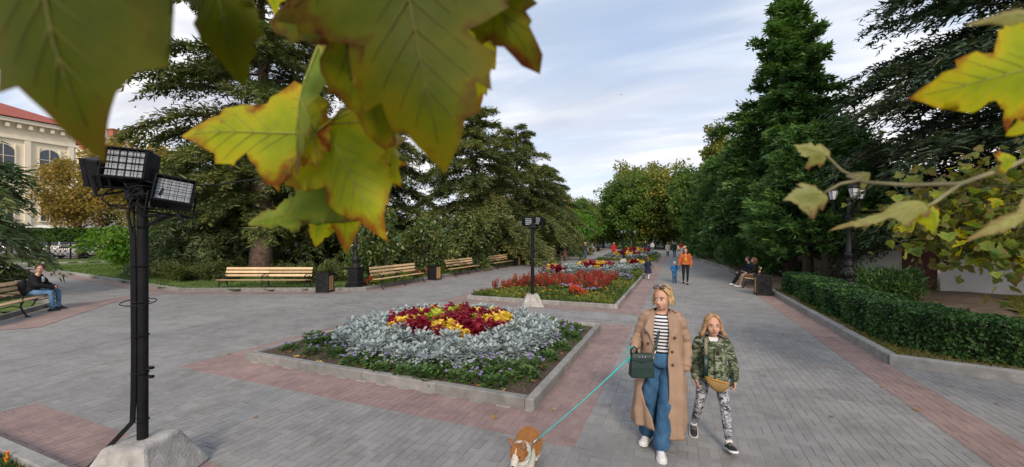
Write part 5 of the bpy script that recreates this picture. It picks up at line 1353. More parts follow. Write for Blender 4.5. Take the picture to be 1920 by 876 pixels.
# orange gazanias in the bed corner at the bottom left
r_ = random.Random(8)
for i, (x, y, h_) in enumerate([(-5.72, 1.60, .15), (-5.85, 1.66, .16), (-5.98, 1.62, .13), (-6.1, 1.62, .14), (-6.2, 1.66, .12), (-5.62, 1.52, .12), (-5.9, 1.5, .12), (-6.3, 1.56, .1), (-5.5, 1.45, .13)]):
    g_ = empty('gazania_plant', (x, y, .08), r_.uniform(0, 6), 'orange gazania blossom in the bed at the bottom left corner', 'plant', 'orange gazanias at bottom left', .6)
    b = fan_plant(200 + i, 18, .14, .025, .05, False, None, (10, 75), .2); b.build('leaves', 'ageratum_leaf', g_, var=True)
    s_ = MB(); s_.tube([(0, 0, 0), (.01, .01, h_*.6), (.02, .0, h_ - .06)], .004, 4); s_.build('stem', 'stem_green', g_)
    f = MB(); f.lathe([(.006, h_ - .07), (.014, h_ - .05), (.018, h_ - .02), (.024, h_), (.02, h_ + .004), (.004, h_ - .01)], (.02, 0, 0), 9)
    for k in range(9):
        a = 2*math.pi*k/9; f.add([(.02 + .016*math.cos(a), .016*math.sin(a), h_ - .03), (.02 + .028*math.cos(a - .2), .028*math.sin(a - .2), h_ + .005), (.02 + .03*math.cos(a), .03*math.sin(a), h_ + .018), (.02 + .028*math.cos(a + .2), .028*math.sin(a + .2), h_ + .005)], [(0, 1, 2, 3)])
    f.build('blossom', 'petal_orange', g_)
herb0 = grass('corner_herbs', [(-7, 1.2), (-3.5, 1.2), (-3.5, 1.66), (-7, 1.66)], 2500, .05, .07, 'grass_leaf', 78); tag(herb0, 'grassy herbs in the bed at the bottom left', 'ground cover')
# border planting along the left kerb
place(cl_, scatter(lambda x, y: True, -13.6, -12.5, 14.2, 34, .8, 120), lambda x, y: .08, 'border_plant', 'low yellow green plant in the border behind the left kerb', 'plant', 'border plants along the left kerb', 1.2, 2.0, 121)
place2([salv], [(-12.7, 13.9), (-12.9, 14.5), (-12.55, 17.3), (-12.7, 18.6), (-12.6, 22.9), (-12.7, 25.0)], 'red flowering plant in the border behind the left kerb', 'red border flowers at left', 122, 'salvia_plant', 1.2)
# ================================================================== people and the dog
def fabric(name, col, rough=.85, var=.1, col2=None, spec=.2, bump=.12): return mat(name, col, rough, var, 7, bump, 260, spec=spec, col2=col2)
mat('skin', (0.55, 0.31, 0.21), .5, .07, 20, .06, 120, spec=.35, col2=(0.58, 0.32, 0.225)); mat('lips', (0.42, 0.13, 0.11), .4, .1, 20); mat('eye_white', (.72, .70, .68), .2, .02, 10); mat('eye_dark', (.035, .03, .028), .15, .1, 10); mat('brow', (.16, .10, .06), .8, .1, 20)
mat('hair_blond', (0.40, 0.255, 0.115), .45, .3, 30, col2=(0.50, 0.34, 0.17)); mat('hair_sandy', (0.27, 0.155, 0.075), .45, .3, 30, col2=(0.40, 0.25, 0.13)); mat('hair_brown', (0.07, 0.035, 0.02), .45, .3, 30); mat('hair_chestnut', (0.16, 0.075, 0.035), .45, .3, 30)
fabric('trench', (0.345, 0.228, 0.158), .8, .07); fabric('hoodie_grey', (.20, .22, .19)); fabric('cotton_white', (.68, .68, .69)); fabric('black_cloth', (.014, .014, .016)); fabric('orange_puffer', (.46, .11, .035), .55); fabric('yellow_knit', (.62, .38, .04))
fabric('blue_jacket', (.02, .13, .34), .6); fabric('beanie_blue', (.33, .42, .52)); fabric('navy_coat', (.018, .024, .05)); fabric('red_coat', (.50, .02, .03)); fabric('brown_dress', (.16, .085, .055)); fabric('green_jacket', (.035, .05, .045)); fabric('white_coat', (.60, .57, .58)); fabric('tan_cloth', (.32, .22, .15)); fabric('grey_cloth', (.16, .16, .17))
mat('leather_green', (.010, .030, .026), .38, .2, 8, .15, 120, spec=.45); mat('leash_teal', (.03, .44, .42), .6, .08, 20); mat('steel', (.5, .5, .5), .3, .05, 10, metal=.9); mat('shoe_white', (.66, .66, .64), .6, .06, 10); mat('rubber_white', (.7, .7, .68), .55, .04, 10); mat('shoe_black', (.018, .019, .024), .7, .2, 20)
mat('ochre_canvas', (.26, .165, .055), .8, .15, 14, .3, 200); mat('zip_orange', (.70, .30, .02), .6, .1, 10); mat('strap_khaki', (.22, .20, .13), .85, .1, 10); mat('lens_brown', (.10, .06, .055), .12, .05, 3, spec=.6); mat('phone_black', (.01, .01, .012), .2, .1, 5)
def jeans_mat(name, c):
    mat(name, c, .85, .28, 5, .15, 320, col2=tuple(min(1, k*1.45) for k in c), spec=.2)
jeans_mat('denim', (.034, .088, .165)); jeans_mat('denim_light', (.075, .15, .25)); jeans_mat('denim_dark', (.018, .04, .09))
def camo(name, cols, sc):
    m = bpy.data.materials.new(name); m.use_nodes = True; t = m.node_tree; b = t.nodes['Principled BSDF']; b.inputs['Roughness'].default_value = .85; b.inputs['Specular IOR Level'].default_value = .2
    tcx = N(t, 'ShaderNodeTexCoord'); mp_ = N(t, 'ShaderNodeMapping'); mp_.inputs['Scale'].default_value = (1, 1, 1.7); L(t, tcx.outputs['Object'], mp_.inputs[0])
    n1 = N(t, 'ShaderNodeTexNoise', i_Scale=sc, i_Detail=2.5, i_Roughness=.55, i_Distortion=1.2); L(t, mp_.outputs[0], n1.inputs['Vector'])
    n2 = N(t, 'ShaderNodeTexNoise', i_Scale=sc*1.25, i_Detail=2.5, i_Roughness=.55, i_Distortion=1.4); n2.noise_dimensions = '4D'; n2.inputs['W'].default_value = 4.3; L(t, mp_.outputs[0], n2.inputs['Vector'])
    c = mixc(t, ramp(t, n1.outputs[0], [(0, (0, 0, 0)), (.5, (1, 1, 1))], 'CONSTANT'), cols[0], cols[1])
    c = mixc(t, ramp(t, n2.outputs[0], [(0, (0, 0, 0)), (.55, (1, 1, 1))], 'CONSTANT'), c, cols[2])
    n3 = N(t, 'ShaderNodeTexNoise', i_Scale=sc*1.5, i_Detail=2.5, i_Distortion=1.4); n3.noise_dimensions = '4D'; n3.inputs['W'].default_value = 9.1; L(t, mp_.outputs[0], n3.inputs['Vector'])
    c = mixc(t, ramp(t, n3.outputs[0], [(0, (0, 0, 0)), (.575, (1, 1, 1))], 'CONSTANT'), c, cols[3])
    L(t, c, b.inputs['Base Color']); M[name] = m
camo('camo_green', [(.13, .155, .09), (.055, .07, .038), (.24, .27, .20), (.022, .024, .016)], 8.5)
camo('camo_grey', [(.26, .26, .29), (.46, .46, .50), (.13, .13, .15), (.025, .026, .032)], 11)
def stripes(name, a, c, period):
    m = bpy.data.materials.new(name); m.use_nodes = True; t = m.node_tree; b = t.nodes['Principled BSDF']; b.inputs['Roughness'].default_value = .85
    sp = N(t, 'ShaderNodeSeparateXYZ'); L(t, N(t, 'ShaderNodeTexCoord').outputs['Object'], sp.inputs[0])
    f = math_n(t, 'FRACT', math_n(t, 'DIVIDE', sp.outputs[2], period))
    L(t, mixc(t, math_n(t, 'GREATER_THAN', f, .52), a, c), b.inputs['Base Color']); M[name] = m
stripes('tee_stripes', (.72, .72, .72), (.014, .018, .045), .0345)

def V3(*a): return Vector(a)
def loft_path(mb, P, rad, n=18, xax=None):
    """rings along P with (rx, ry) radii; x axis kept near xax"""
    P = [Vector(p) for p in P]; rs = []
    for i, p in enumerate(P):
        d_ = (P[min(i+1, len(P)-1)] - P[max(i-1, 0)]).normalized()
        x_ = Vector(xax or (1, 0, 0)); x_ = (x_ - d_*x_.dot(d_)).normalized(); y_ = d_.cross(x_)
        rs.append([p + x_*(rad[i][0]*math.cos(2*math.pi*j/n)) + y_*(rad[i][1]*math.sin(2*math.pi*j/n)) for j in range(n)])
    mb.rings(rs); return mb
def limb(mb, P, rad, n=12):
    """tapered limb with rounded joints"""
    pts, rr_ = [], []
    for i in range(len(P) - 1):
        for t in ((0, .25, .5, .75) if i < len(P) - 2 else (0, .25, .5, .75, 1)):
            pts.append(Vector(P[i]).lerp(Vector(P[i+1]), t)); rr_.append(rad[i] + (rad[i+1] - rad[i])*t)
    mb.tube(pts, rr_, n)
    for p, r0 in zip(P, rad): mb.ell(p, (r0, r0, r0), 10, 6)
    return mb
DG = bpy.context.evaluated_depsgraph_get
def remesh(mb, name, mats, voxel, it=6, parent=None, fn=None, fac=.5):
    me = mb.mesh('tmp', mats); o = bpy.data.objects.new('tmp', me); COL.objects.link(o)
    md = o.modifiers.new('r', 'REMESH'); md.mode = 'VOXEL'; md.voxel_size = voxel; md.use_smooth_shade = True
    sm = o.modifiers.new('s', 'SMOOTH'); sm.factor = fac; sm.iterations = it
    out = bpy.data.meshes.new_from_object(o.evaluated_get(DG())); out.name = name
    bpy.data.objects.remove(o); bpy.data.meshes.remove(me)
    out.polygons.foreach_set('use_smooth', [True]*len(out.polygons))
    if fn:
        n = len(out.vertices); v = np.empty(n*3, np.float32); out.vertices.foreach_get('co', v); v = v.reshape(-1, 3)
        nr = np.empty(n*3, np.float32); out.vertices.foreach_get('normal', nr); nr = nr.reshape(-1, 3)
        out.vertices.foreach_set('co', fn(v.astype(float), nr.astype(float)).astype(np.float32).ravel()); out.update()
    return ob(name, out, parent)
def wrinkle(amp, f=(9, 9, 26), seed=0):
    def g(v, n):
        x, y, z = v.T
        w = np.sin(f[2]*z + 3*np.sin(f[0]*x + seed) + 2.2*np.cos(f[1]*y + 1.7*seed)) + .6*np.sin(f[2]*1.9*z + 4*np.cos(f[0]*1.6*x) - 3*np.sin(f[1]*1.4*y + seed))
        return v + n*(amp*w)[:, None]
    return g
T0 = dict(pel=(0, 0, .93), neck=(0, 0.01, 1.43), hip=.088, sh=.165, head=(0, -.02, 1.585))
def stand(**kw):
    J = dict(T0); J.update(an_r=(-.09, .0, .085), kn_r=(-.09, -.02, .49), an_l=(.09, 0, .085), kn_l=(.09, -.02, .49),
             el_r=(-.235, .02, 1.13), wr_r=(-.24, -.06, .90), el_l=(.235, .02, 1.13), wr_l=(.24, -.06, .90), yaw=0, pitch=0, toe_r=(0, -1, 0), toe_l=(0, -1, 0))
    J.update(kw); return J
def sc3(p, k): return Vector(p)*k
def torso_path(J, k, t0=0, t1=1, n=8):
    a, c = sc3(J['pel'], k), sc3(J['neck'], k)
    return [a.lerp(c, t0 + (t1 - t0)*i/(n-1)) for i in range(n)]
TR = [(-.16, .10, .095), (-.08, .145, .115), (.0, .158, .115), (.14, .146, .105), (.28, .128, .095), (.5, .142, .103), (.7, .158, .108), (.86, .152, .095), (.94, .11, .075), (1.0, .058, .056)]
def torso(mb, J, k, add=0.0, t0=-.16, t1=1.0, sc=(1, 1), flare=0.0):
    a, c = sc3(J['pel'], k), sc3(J['neck'], k)
    ts = np.array([q[0] for q in TR]); P, rad = [], []
    for t in np.linspace(t0, t1, 12):
        rx, ry = np.interp(t, ts, [q[1] for q in TR]), np.interp(t, ts, [q[2] for q in TR])
        P.append(a + (c - a)*t); rad.append(((rx*k + add + flare*max(0, .4 - t))*sc[0], (ry*k + add + flare*max(0, .4 - t))*sc[1]))
    loft_path(mb, P, rad, 22, J.get('xax'))
    return mb
def sides(J, k):
    """shoulder and hip points for both sides"""
    a, c = sc3(J['pel'], k), sc3(J['neck'], k); ax = (c - a).normalized()
    x_ = Vector(J.get('xax', (1, 0, 0))); x_ = (x_ - ax*x_.dot(ax)).normalized()
    shp = c - ax*.05*k
    return {'r': (shp - x_*J['sh']*k, a - x_*J['hip']*k), 'l': (shp + x_*J['sh']*k, a + x_*J['hip']*k)}
def headrot(J): return Matrix.Rotation(J['yaw'], 3, 'Z') @ Matrix.Rotation(J['pitch'], 3, 'X') @ Matrix.Rotation(J.get('roll', 0), 3, 'Y')
def hand(mb, w, d_, k, grip=0.25, side=1):
    """palm and five fingers; w wrist, d_ pointing direction of the hand"""
    d_ = Vector(d_).normalized(); b_ = Vector((side, 0, 0)); b_ = (b_ - d_*b_.dot(d_)).normalized(); c_ = d_.cross(b_)      # b_: flat normal outward
    w = Vector(w); pc = w + d_*.045*k
    mb.ell(pc, (.5, .5, .5), 2, 2) if False else None
    q = [pc + d_*(a*.04*k) + c_*(s*.034*k) for a, s in ((-1, -1), (-1, 1), (1, 1), (1, -1))]
    limb(mb, [w, w + d_*.03*k], [.024*k, .028*k], 8)
    for s in (-.026, -.009, .009, .026): limb(mb, [w + d_*.02*k + c_*s*.6*k, w + d_*.085*k + c_*s*k], [.016*k, .0125*k], 8)
    for s, l in ((-.028, .062), (-.0095, .074), (.0095, .07), (.028, .055)):
        p0 = w + d_*.085*k + c_*s*k; p1 = p0 + (d_*math.cos(grip) - b_*math.sin(grip))*l*.5*k; p2 = p1 + (d_*math.cos(grip*2.6) - b_*math.sin(grip*2.6))*l*.5*k
        limb(mb, [p0, p1, p2], [.0098*k, .009*k, .0076*k], 8)
    t0 = w + d_*.03*k - c_*.028*k; t1 = t0 - c_*.028*k + d_*.03*k - b_*.008*k; t2 = t1 + d_*.03*k - b_*.018*k + c_*.006*k
    limb(mb, [t0, t1, t2], [.013*k, .0105*k, .0085*k], 8)
def body(root, J, k, voxel=.006, hands=True, name='body', fat=1.0, face=True, hk=1.0):
    mb = MB(); S = sides(J, k)
    torso(mb, J, k)
    hr = headrot(J); hc = sc3(J['head'], k); K = k*hk
    limb(mb, [sc3(J['neck'], k) - Vector((0, 0, .03*k)), hc + hr @ Vector((0, .015, -.075))*K], [.058*k, .048*K])
    mb.ell(hc + hr @ Vector((0, .014, .025))*K, (.077*K, .096*K, .092*K), 18, 12, hr)
    mb.ell(hc + hr @ Vector((0, -.022, -.03))*K, (.062*K, .068*K, .085*K), 18, 12, hr)
    mb.ell(hc + hr @ Vector((0, -.058, -.082))*K, (.028*K, .024*K, .024*K), 10, 8, hr)
    for s in (-1, 1):
        mb.ell(hc + hr @ Vector((s*.036, -.058, -.032))*K, (.025*K, .02*K, .03*K), 10, 8, hr)
        mb.ell(hc + hr @ Vector((s*.077, .01, -.012))*K, (.010*K, .02*K, .031*K), 10, 8, hr)
        mb.ell(hc + hr @ Vector((s*.03, -.074, .022))*K, (.022*K, .012*K, .008*K), 10, 6, hr)
    mb.tube([hc + hr @ Vector((0, -.084, .012))*K, hc + hr @ Vector((0, -.097, -.012))*K, hc + hr @ Vector((0, -.104, -.032))*K], [.008*K, .0105*K, .0145*K], 8)
    mb.ell(hc + hr @ Vector((0, -.1, -.034))*K, (.0165*K, .013*K, .010*K), 10, 6, hr)
    mb.ell(hc + hr @ Vector((0, -.086, -.060))*K, (.024*K, .011*K, .012*K), 10, 6, hr)
    for s, sg in (('r', -1), ('l', 1)):
        sh, hp = S[s]; el, wr, kn, an = (sc3(J[q + s], k) for q in ('el_', 'wr_', 'kn_', 'an_'))
        limb(mb, [sh, el, wr], [.047*k*fat, .037*k*fat, .025*k])
        limb(mb, [hp, kn, an], [.082*k*fat, .053*k*fat, .034*k])
        td = Vector(J['toe_' + s]).normalized()
        limb(mb, [an, an + Vector((0, 0, -.045*k)), an + td*.09*k + Vector((0, 0, -.062*k)), an + td*.12*k + Vector((0, 0, -.066*k))], [.034*k, .030*k, .018*k, .010*k])
        if hands: hand(mb, wr, J.get('hd_' + s, (wr - el)), k, J.get('grip_' + s, .3), sg)
        else: mb.ell(wr + (wr - el).normalized()*.06*k, (.026*k, .035*k, .05*k), 8, 6)
    inv = hr.transposed()
    def sockets(v, n):
        for s in (-1, 1):
            c = np.array(hc + hr @ Vector((s*.031, -.092, .004))*K)
            w = np.exp(-((v - c)**2).sum(1)/(2*(.0135*K)**2)); v = v + np.outer(w, np.array(hr @ Vector((0, 1, 0))))*.011*K
        return v
    o = remesh(mb, name, 'skin', voxel, 5, root, sockets if face else None)
    if face:
        for s in (-1, 1):
            e = MB(); e.ell((0, 0, 0), (.0145*K, .010*K, .0085*K), 10, 6, hr); eo = e.build('eye', 'eye_white', root, True, loc=hc + hr @ Vector((s*.031, -.0775, .004))*K)
            i_ = MB(); i_.ell(hr @ Vector((0, -.0068, 0))*K, (.0068*K, .0045*K, .0072*K), 8, 6, hr); i_.build('iris', 'eye_dark', eo, True)
            i_ = MB(); i_.tube([hr @ Vector((-.0155, -.0055, .0055))*K, hr @ Vector((0, -.0115, .0095))*K, hr @ Vector((.0155, -.0055, .0055))*K], .0022*K, 5); i_.build('eyelash', 'brow', eo)
            b_ = MB(); b_.tube([hc + hr @ Vector((s*q, yy, z))*K for q, yy, z in ((.014, -.090, .025), (.032, -.0885, .030), (.05, -.074, .024))], [.003*K, .0035*K, .002*K], 6); b_.build('eyebrow', 'brow', root)
        l_ = MB(); l_.ell(hc + hr @ Vector((0, -.0955, -.056))*K, (.021*K, .006*K, .0046*K), 12, 6, hr); l_.ell(hc + hr @ Vector((0, -.0945, -.064))*K, (.018*K, .0065*K, .0052*K), 12, 6, hr); l_.build('lips', 'lips', root, True)
    return o
def hair(root, J, k, m, length, n=110, seed=1, wave=.012, side=0, vol=1.0, hk=1.0, fringe=True, flare=0.0, rad=.011):
    """cap plus many strands that fall from a parting"""
    r_ = random.Random(seed); hr = headrot(J); hc = sc3(J['head'], k); K = k*hk; mb = MB()
    def surf(a, th_):      # a: azimuth from the face, th_: angle down from the crown
        return Vector((.083*vol*math.sin(a)*math.sin(th_), .016 - .103*vol*math.cos(a)*math.sin(th_), .028 + .101*vol*math.cos(th_)))
    for i in range(n):
        a = -math.pi + 2*math.pi*(i + r_.random())/n
        fa = abs(a); sg = 1 if a > 0 else -1
        end_a = a if fa > 1.15 else sg*(1.15 + .35*r_.random())
        st_a = a if fa > .5 else a
        top = .16 + .1*r_.random()
        pts = []
        off = Vector((side, 0, 0))
        if fa < 1.15 and not fringe: top = .5
        for j in range(6):
            t = j/5; th_ = top + (1.62 - top)*t
            aa = st_a + (end_a - st_a)*min(1, 1.15*t**1.15)
            p = surf(aa, th_) + off*(1 - t)
            pts.append(p)
        base = pts[-1]
        if length > 0:
            out = Vector((math.sin(end_a), -math.cos(end_a), 0))
            l = length*r_.uniform(.85, 1.08)
            for j in range(1, 6):
                t = j/5
                pts.append(base + Vector((0, 0, -l*t)) + out*(flare*t*t + wave*math.sin(t*5 + i*1.3) - .012*t*(1 - flare*8)) + Vector((r_.uniform(-.004, .004), r_.uniform(-.004, .004), 0)))
        R0 = rad*r_.uniform(.7, 1.2)
        mb.tube([hc + hr @ p*K for p in pts], [R0*K*(1 if q < len(pts)-2 else .6 - .4*(q - len(pts) + 2)) for q in range(len(pts))], 5, flat=(1.25, .8))
    # cap under the strands
    rs = []
    for th_ in np.linspace(.02, 1.5, 9):
        rs.append([hc + hr @ ((surf(a, th_) - Vector((0, .0, .028)))*.965 + Vector((0, .0, .028)))*K if (abs(a) > 1.2 or th_ < .62) else hc + hr @ ((surf(a, .62) - Vector((0, 0, .028)))*.9 + Vector((0, 0, .028)))*K for a in np.linspace(-math.pi, math.pi, 25)[:-1]])
    mb.rings(rs)
    return mb.build('hair', m, root, True)
def shoe(root, an, td, k, m_up='shoe_white', m_sole='rubber_white', tilt=0.0, L_=.255, laces=None):
    """sneaker: sole and upper; an ankle point (0.085 above the sole), td toe direction"""
    td = Vector((td[0], td[1], 0)).normalized(); rz = math.atan2(td.x, -td.y)
    h0 = [( .075, .030, .030), (.05, .038, .036), (0, .036, .040), (-.06, .041, .043), (-.12, .047, .046), (-.155, .040, .042), (-.178, .018, .02)]
    b = MB(); rs = []
    for y, wl, wr_ in [(q[0]*L_/.255, q[1], q[2]) for q in h0]:
        rs.append([(-wl*1.06*k, y*k, 0), (wr_*1.06*k, y*k, 0), (wr_*1.08*k, y*k, .022*k), (-wl*1.08*k, y*k, .022*k)])
    b.rings(rs)
    o = b.build('sole', m_sole, None, False)
    up = MB(); rs = []
    for y, wl, h_ in ((.078, .030, .075), (.05, .036, .098), (.0, .036, .092), (-.045, .038, .078), (-.09, .042, .058), (-.135, .041, .046), (-.165, .028, .038), (-.178, .010, .026)):
        y *= L_/.255
        rs.append([(wl*k*math.cos(a)*(1 if math.sin(a) < .4 else .92), y*k, .018*k + (h_ - .018)*k*max(0, math.sin(a))**.6) for a in np.linspace(-.2, math.pi + .2, 11)])
    up.rings(rs)
    s_ = up.build('shoe', m_up, root, True)
    s_.location = Vector(an) - Vector((0, 0, .085*k)); s_.rotation_euler = (tilt, 0, rz)
    s_.location += Matrix.Rotation(rz, 3, 'Z') @ (Vector((0, 0, .085*k)) - Matrix.Rotation(tilt, 3, 'X') @ Vector((0, 0, .085*k)))
    o.parent = s_
    if laces:
        l_ = MB()
        for y, z in ((-.03, .084), (-.055, .074), (-.08, .064)): l_.tube([(-.024*k, y*k, z*k - .008), (0, y*k - .006, z*k + .004), (.024*k, y*k + .004, z*k - .008)], .0035, 4); l_.tube([(.024*k, y*k - .012, z*k - .010), (0, y*k, z*k + .003), (-.024*k, y*k + .012, z*k - .006)], .003, 4)
        l_.build('laces', laces, s_)
    return s_
def pants(root, J, k, m, rad=(.095, .07, .055), end=1.0, voxel=.01, wr=.003, name='trousers', add=.012):
    mb = MB(); S = sides(J, k); torso(mb, J, k, add, -.15, .16)
    for s in ('r', 'l'):
        hp = S[s][1]; kn, an = sc3(J['kn_' + s], k), sc3(J['an_' + s], k); e = kn.lerp(an, end)
        limb(mb, [hp, kn, e], [q*k for q in rad])
    return remesh(mb, name, m, voxel, 5, root, wrinkle(wr, seed=2) if wr else None)
def top(root, J, k, m, add=.02, t0=-.12, t1=.97, sleeve=.97, srad=(.062, .052, .042), voxel=.01, wr=.003, name='jacket', flare=0, seed=1, hood=False):
    mb = MB(); S = sides(J, k); torso(mb, J, k, add, t0, t1, flare=flare)
    for s in ('r', 'l'):
        sh = S[s][0]; el, w_ = sc3(J['el_' + s], k), sc3(J['wr_' + s], k)
        limb(mb, [sh, el, el.lerp(w_, sleeve)], [q*k for q in srad])
    return remesh(mb, name, m, voxel, 5, root, wrinkle(wr, seed=seed) if wr else None)
def skirt(root, J, k, m, z1, r0=.15, r1=.24, name='skirt', z0=1.05):
    mb = MB(); p = sc3(J['pel'], k)
    loft_path(mb, [(p.x, p.y, z0*k + (z1 - z0)*k*t) for t in np.linspace(0, 1, 8)], [((r0 + (r1-r0)*t)*k, (r0*.8 + (r1-r0)*t)*k) for t in np.linspace(0, 1, 8)], 24)
    return mb.build(name, m, root, True)
WY = 4.45
# ------------------------------------------------------------------ the woman in the trench coat
W = empty('person', (-.146, WY, 0), 0, 'woman in beige trench coat and striped top walking with a leash', 'person')
k = 1.0
J = stand(pel=(0, .0, .94), neck=(-.005, .005, 1.43), head=(.008, -.03, 1.572), sh=.148,
          an_r=(-.15, .10, .10), kn_r=(-.125, -.02, .50), an_l=(-.005, -.14, .085), kn_l=(.045, -.10, .50),
          el_r=(-.235, .05, 1.15), wr_r=(-.255, -.16, 1.07), el_l=(.225, .07, 1.13), wr_l=(.185, -.03, .87),
          hd_r=(.05, -1, -.35), grip_r=1.0, hd_l=(-.25, -.05, -1), yaw=R(-22), pitch=R(6), roll=R(-4), toe_r=(-.25, -1, 0), toe_l=(.12, -1, 0))
body(W, J, k, .0075, hk=1.03)
hair(W, J, k, 'hair_blond', .085, 300, 3, .007, .02, 1.06, hk=1.03, flare=.02, rad=.0068)
# striped top, jeans, shoes
top(W, J, k, 'tee_stripes', .010, .15, .955, .02, (.046, .045, .045), .009, .0012, 'striped_top')
pants(W, J, k, 'denim', (.100, .082, .086), .93, .009, .0035, 'jeans', .018)
b = MB(); loft_path(b, [(0, -.0, 1.012), (0, 0, 1.034)], [(.156, .122), (.154, .121)], 30); b.build('belt', 'black_cloth', W)
for s, ti in (('r', 0), ('l', 0)): shoe(W, J['an_' + s], J['toe_' + s], 1.0, 'shoe_white', 'rubber_white', ti, .26, 'cotton_white')
# the coat: open shell with folds
def coat_surface():
    zs = np.concatenate([np.linspace(1.425, 1.30, 8), np.linspace(1.26, .17, 44)])
    zr = [1.43, 1.40, 1.36, 1.30, 1.15, 1.0, .85, .6, .35, .15]
    RX = [.08, .13, .172, .185, .192, .204, .228, .246, .252, .25]; RY = [.07, .095, .125, .142, .152, .158, .172, .196, .212, .215]
    # x of the two front edges
    ze = [1.43, 1.35, 1.25, 1.1, 1.0, .9, .78, .62, .45, .30, .15]
    EL = [-.06, -.085, -.082, -.065, -.06, -.085, -.13, -.165, -.12, -.045, -.02]; ER = [.055, .085, .09, .075, .062, .065, .075, .085, .085, .075, .06]
    A = 96; rows = []
    for z in zs:
        rx, ry = np.interp(z, zr[::-1], RX[::-1]), np.interp(z, zr[::-1], RY[::-1])
        el, er = np.interp(z, ze[::-1], EL[::-1]), np.interp(z, ze[::-1], ER[::-1])
        aR = math.asin(max(-.99, min(.99, er/rx))); aL = math.asin(max(-.99, min(.99, el/rx)))
        row = []
        for i in range(A + 1):
            t = i/A; a = aR + (2*math.pi + aL - aR)*t
            g = max(0, min(1, (1.12 - z)/.8)); edge = min(t, 1 - t)
            fold = g*(.020*math.sin(a*7 + 1.2 + .5*math.sin(z*4)) + .011*math.sin(a*13 + 2.0*z)) + .004*math.sin(a*5 + z*17) + .003*math.sin(z*31 + 3*a)
            flare = .035*g*math.exp(-((edge)/.06)**2)*(1 if t > .5 else .6)
            r1 = 1 + (fold + flare)/.22
            x = rx*r1*math.sin(a); y = -ry*r1*math.cos(a) + .0
            # tails drift back, the left front swings forward
            y += .035*g*g
            zz = z
            if z < 1.2:
                hem = .10*g*(1 if (t > .5) else 0)*math.exp(-(edge/.30)**2)
                zz = z + hem*max(0, (.9 - z)/.75)
            row.append((x - .03*g*g, y, zz))
        rows.append(row)
    b = MB(); b.rings(rows, cap=False, closed=False)
    o = b.build('trench_coat', 'trench', W, True)
    sd_ = o.modifiers.new('thickness', 'SOLIDIFY'); sd_.thickness = .009; sd_.offset = -1
    return o
coat = coat_surface()
for s, pts, rad in (('r', [(-.142, .0, 1.372), (-.178, .01, 1.325), (-.235, .05, 1.15), (-.252, -.03, 1.115), (-.255, -.125, 1.082)], [.066, .063, .057, .055, .050]), ('l', [(.142, .0, 1.372), (.178, .012, 1.325), (.232, .07, 1.13), (.238, .03, 1.0), (.225, -.02, .89)], [.066, .063, .056, .055, .052])):
    mb = MB(); limb(mb, pts, rad, 14)
    so = remesh(mb, 'sleeve', 'trench', .008, 5, coat, wrinkle(.0042, (7, 9, 44), 3 if s == 'r' else 5))
    c = MB(); d_ = (Vector(pts[-1]) - Vector(pts[-2])).normalized(); e = Vector(pts[-1]) + d_*rad[-1]*.6
    c.tube([e - d_*.075, e - d_*.03], rad[-1] + .006, 14); c.build('cuff_strap', 'trench', coat, True)
# collar and lapels
cb = MB(); rs = []
for i in range(33):
    a = R(38) + R(284)*i/32; q = abs(i - 16)/16
    ci = Vector((math.sin(a)*.078, -math.cos(a)*.072 + .008, 1.462 - .03*q**2)); co = Vector((math.sin(a)*(.132 + .03*q), -math.cos(a)*(.112 + .045*q**3) + .004, 1.408 - .08*q**2.2))
    cm = (ci + co)/2 + Vector((0, 0, .022))
    rs.append([ci, cm, co, co - Vector((0, 0, .012)), cm - Vector((0, 0, .012)), ci - Vector((0, 0, .012))])
cb.rings(rs); cb.build('collar', 'trench', coat, True)
for s in (-1, 1):
    l_ = MB(); P = [(s*.062, -.100, 1.415), (s*.128, -.122, 1.352), (s*.160, -.140, 1.272), (s*.112, -.164, 1.215), (s*.062, -.168, 1.075), (s*.078, -.146, 1.24), (s*.07, -.12, 1.34)]
    n_ = len(P); bk = [(x, y + .012, z) for x, y, z in P]
    l_.add(P + bk, [tuple(range(n_)) if s > 0 else tuple(range(n_))[::-1]] + [(i, (i+1) % n_, n_ + (i+1) % n_, n_ + i) for i in range(n_)] + [tuple(range(n_, 2*n_))])
    l_.build('lapel', 'trench', coat)
    e = MB(); e.box((0, 0, 0), (.10, .042, .012), 0, .004); eo = e.build('epaulette', 'trench', coat, loc=(s*.150, .0, 1.432)); eo.rotation_euler = (0, s*R(24), 0)
mat('horn_button', (.07, .04, .025), .35, .2, 20)
for x, y, z in ((-.125, -.150, 1.12), (.105, -.160, 1.06), (.11, -.163, .93), (-.15, -.158, 1.23), (.13, -.15, 1.20)):
    MB().ell((x, y, z), (.014, .007, .014), 10, 6).build('button', 'horn_button', coat, True)
# sunglasses on her head, bag, leash
hr = headrot(J); hc = Vector(J['head'])
sg_ = empty('sunglasses', (-.14, WY, 1.588), 0, 'sunglasses pushed up on the blond hair of the woman', 'sunglasses')
for s in (-1, 1):
    q = hr @ Vector((s*.036, -.062, .118)); tl = hr @ Matrix.Rotation(R(-58), 3, 'X')
    MB().ell(q + Vector((.01, -.025, 0)), (.030, .006, .024), 14, 6, tl).build('lens', 'lens_brown', sg_, True)
    f = MB(); f.tube([q + Vector((.01, -.025, 0)) + tl @ Vector((.031*math.cos(a), 0, .025*math.sin(a))) for a in np.linspace(0, 2*math.pi, 17)], .0032, 5, cap=False)
    f.tube([q + Vector((.01, -.025, 0)) + tl @ Vector((s*.031, 0, .006)), hc - hc + hr @ Vector((s*.086, -.02, .085)) + Vector((.01, -.025, 0)), hr @ Vector((s*.088, .05, .03)) + Vector((.01, -.02, 0))], .003, 5); f.build('frame', 'eye_dark', sg_)
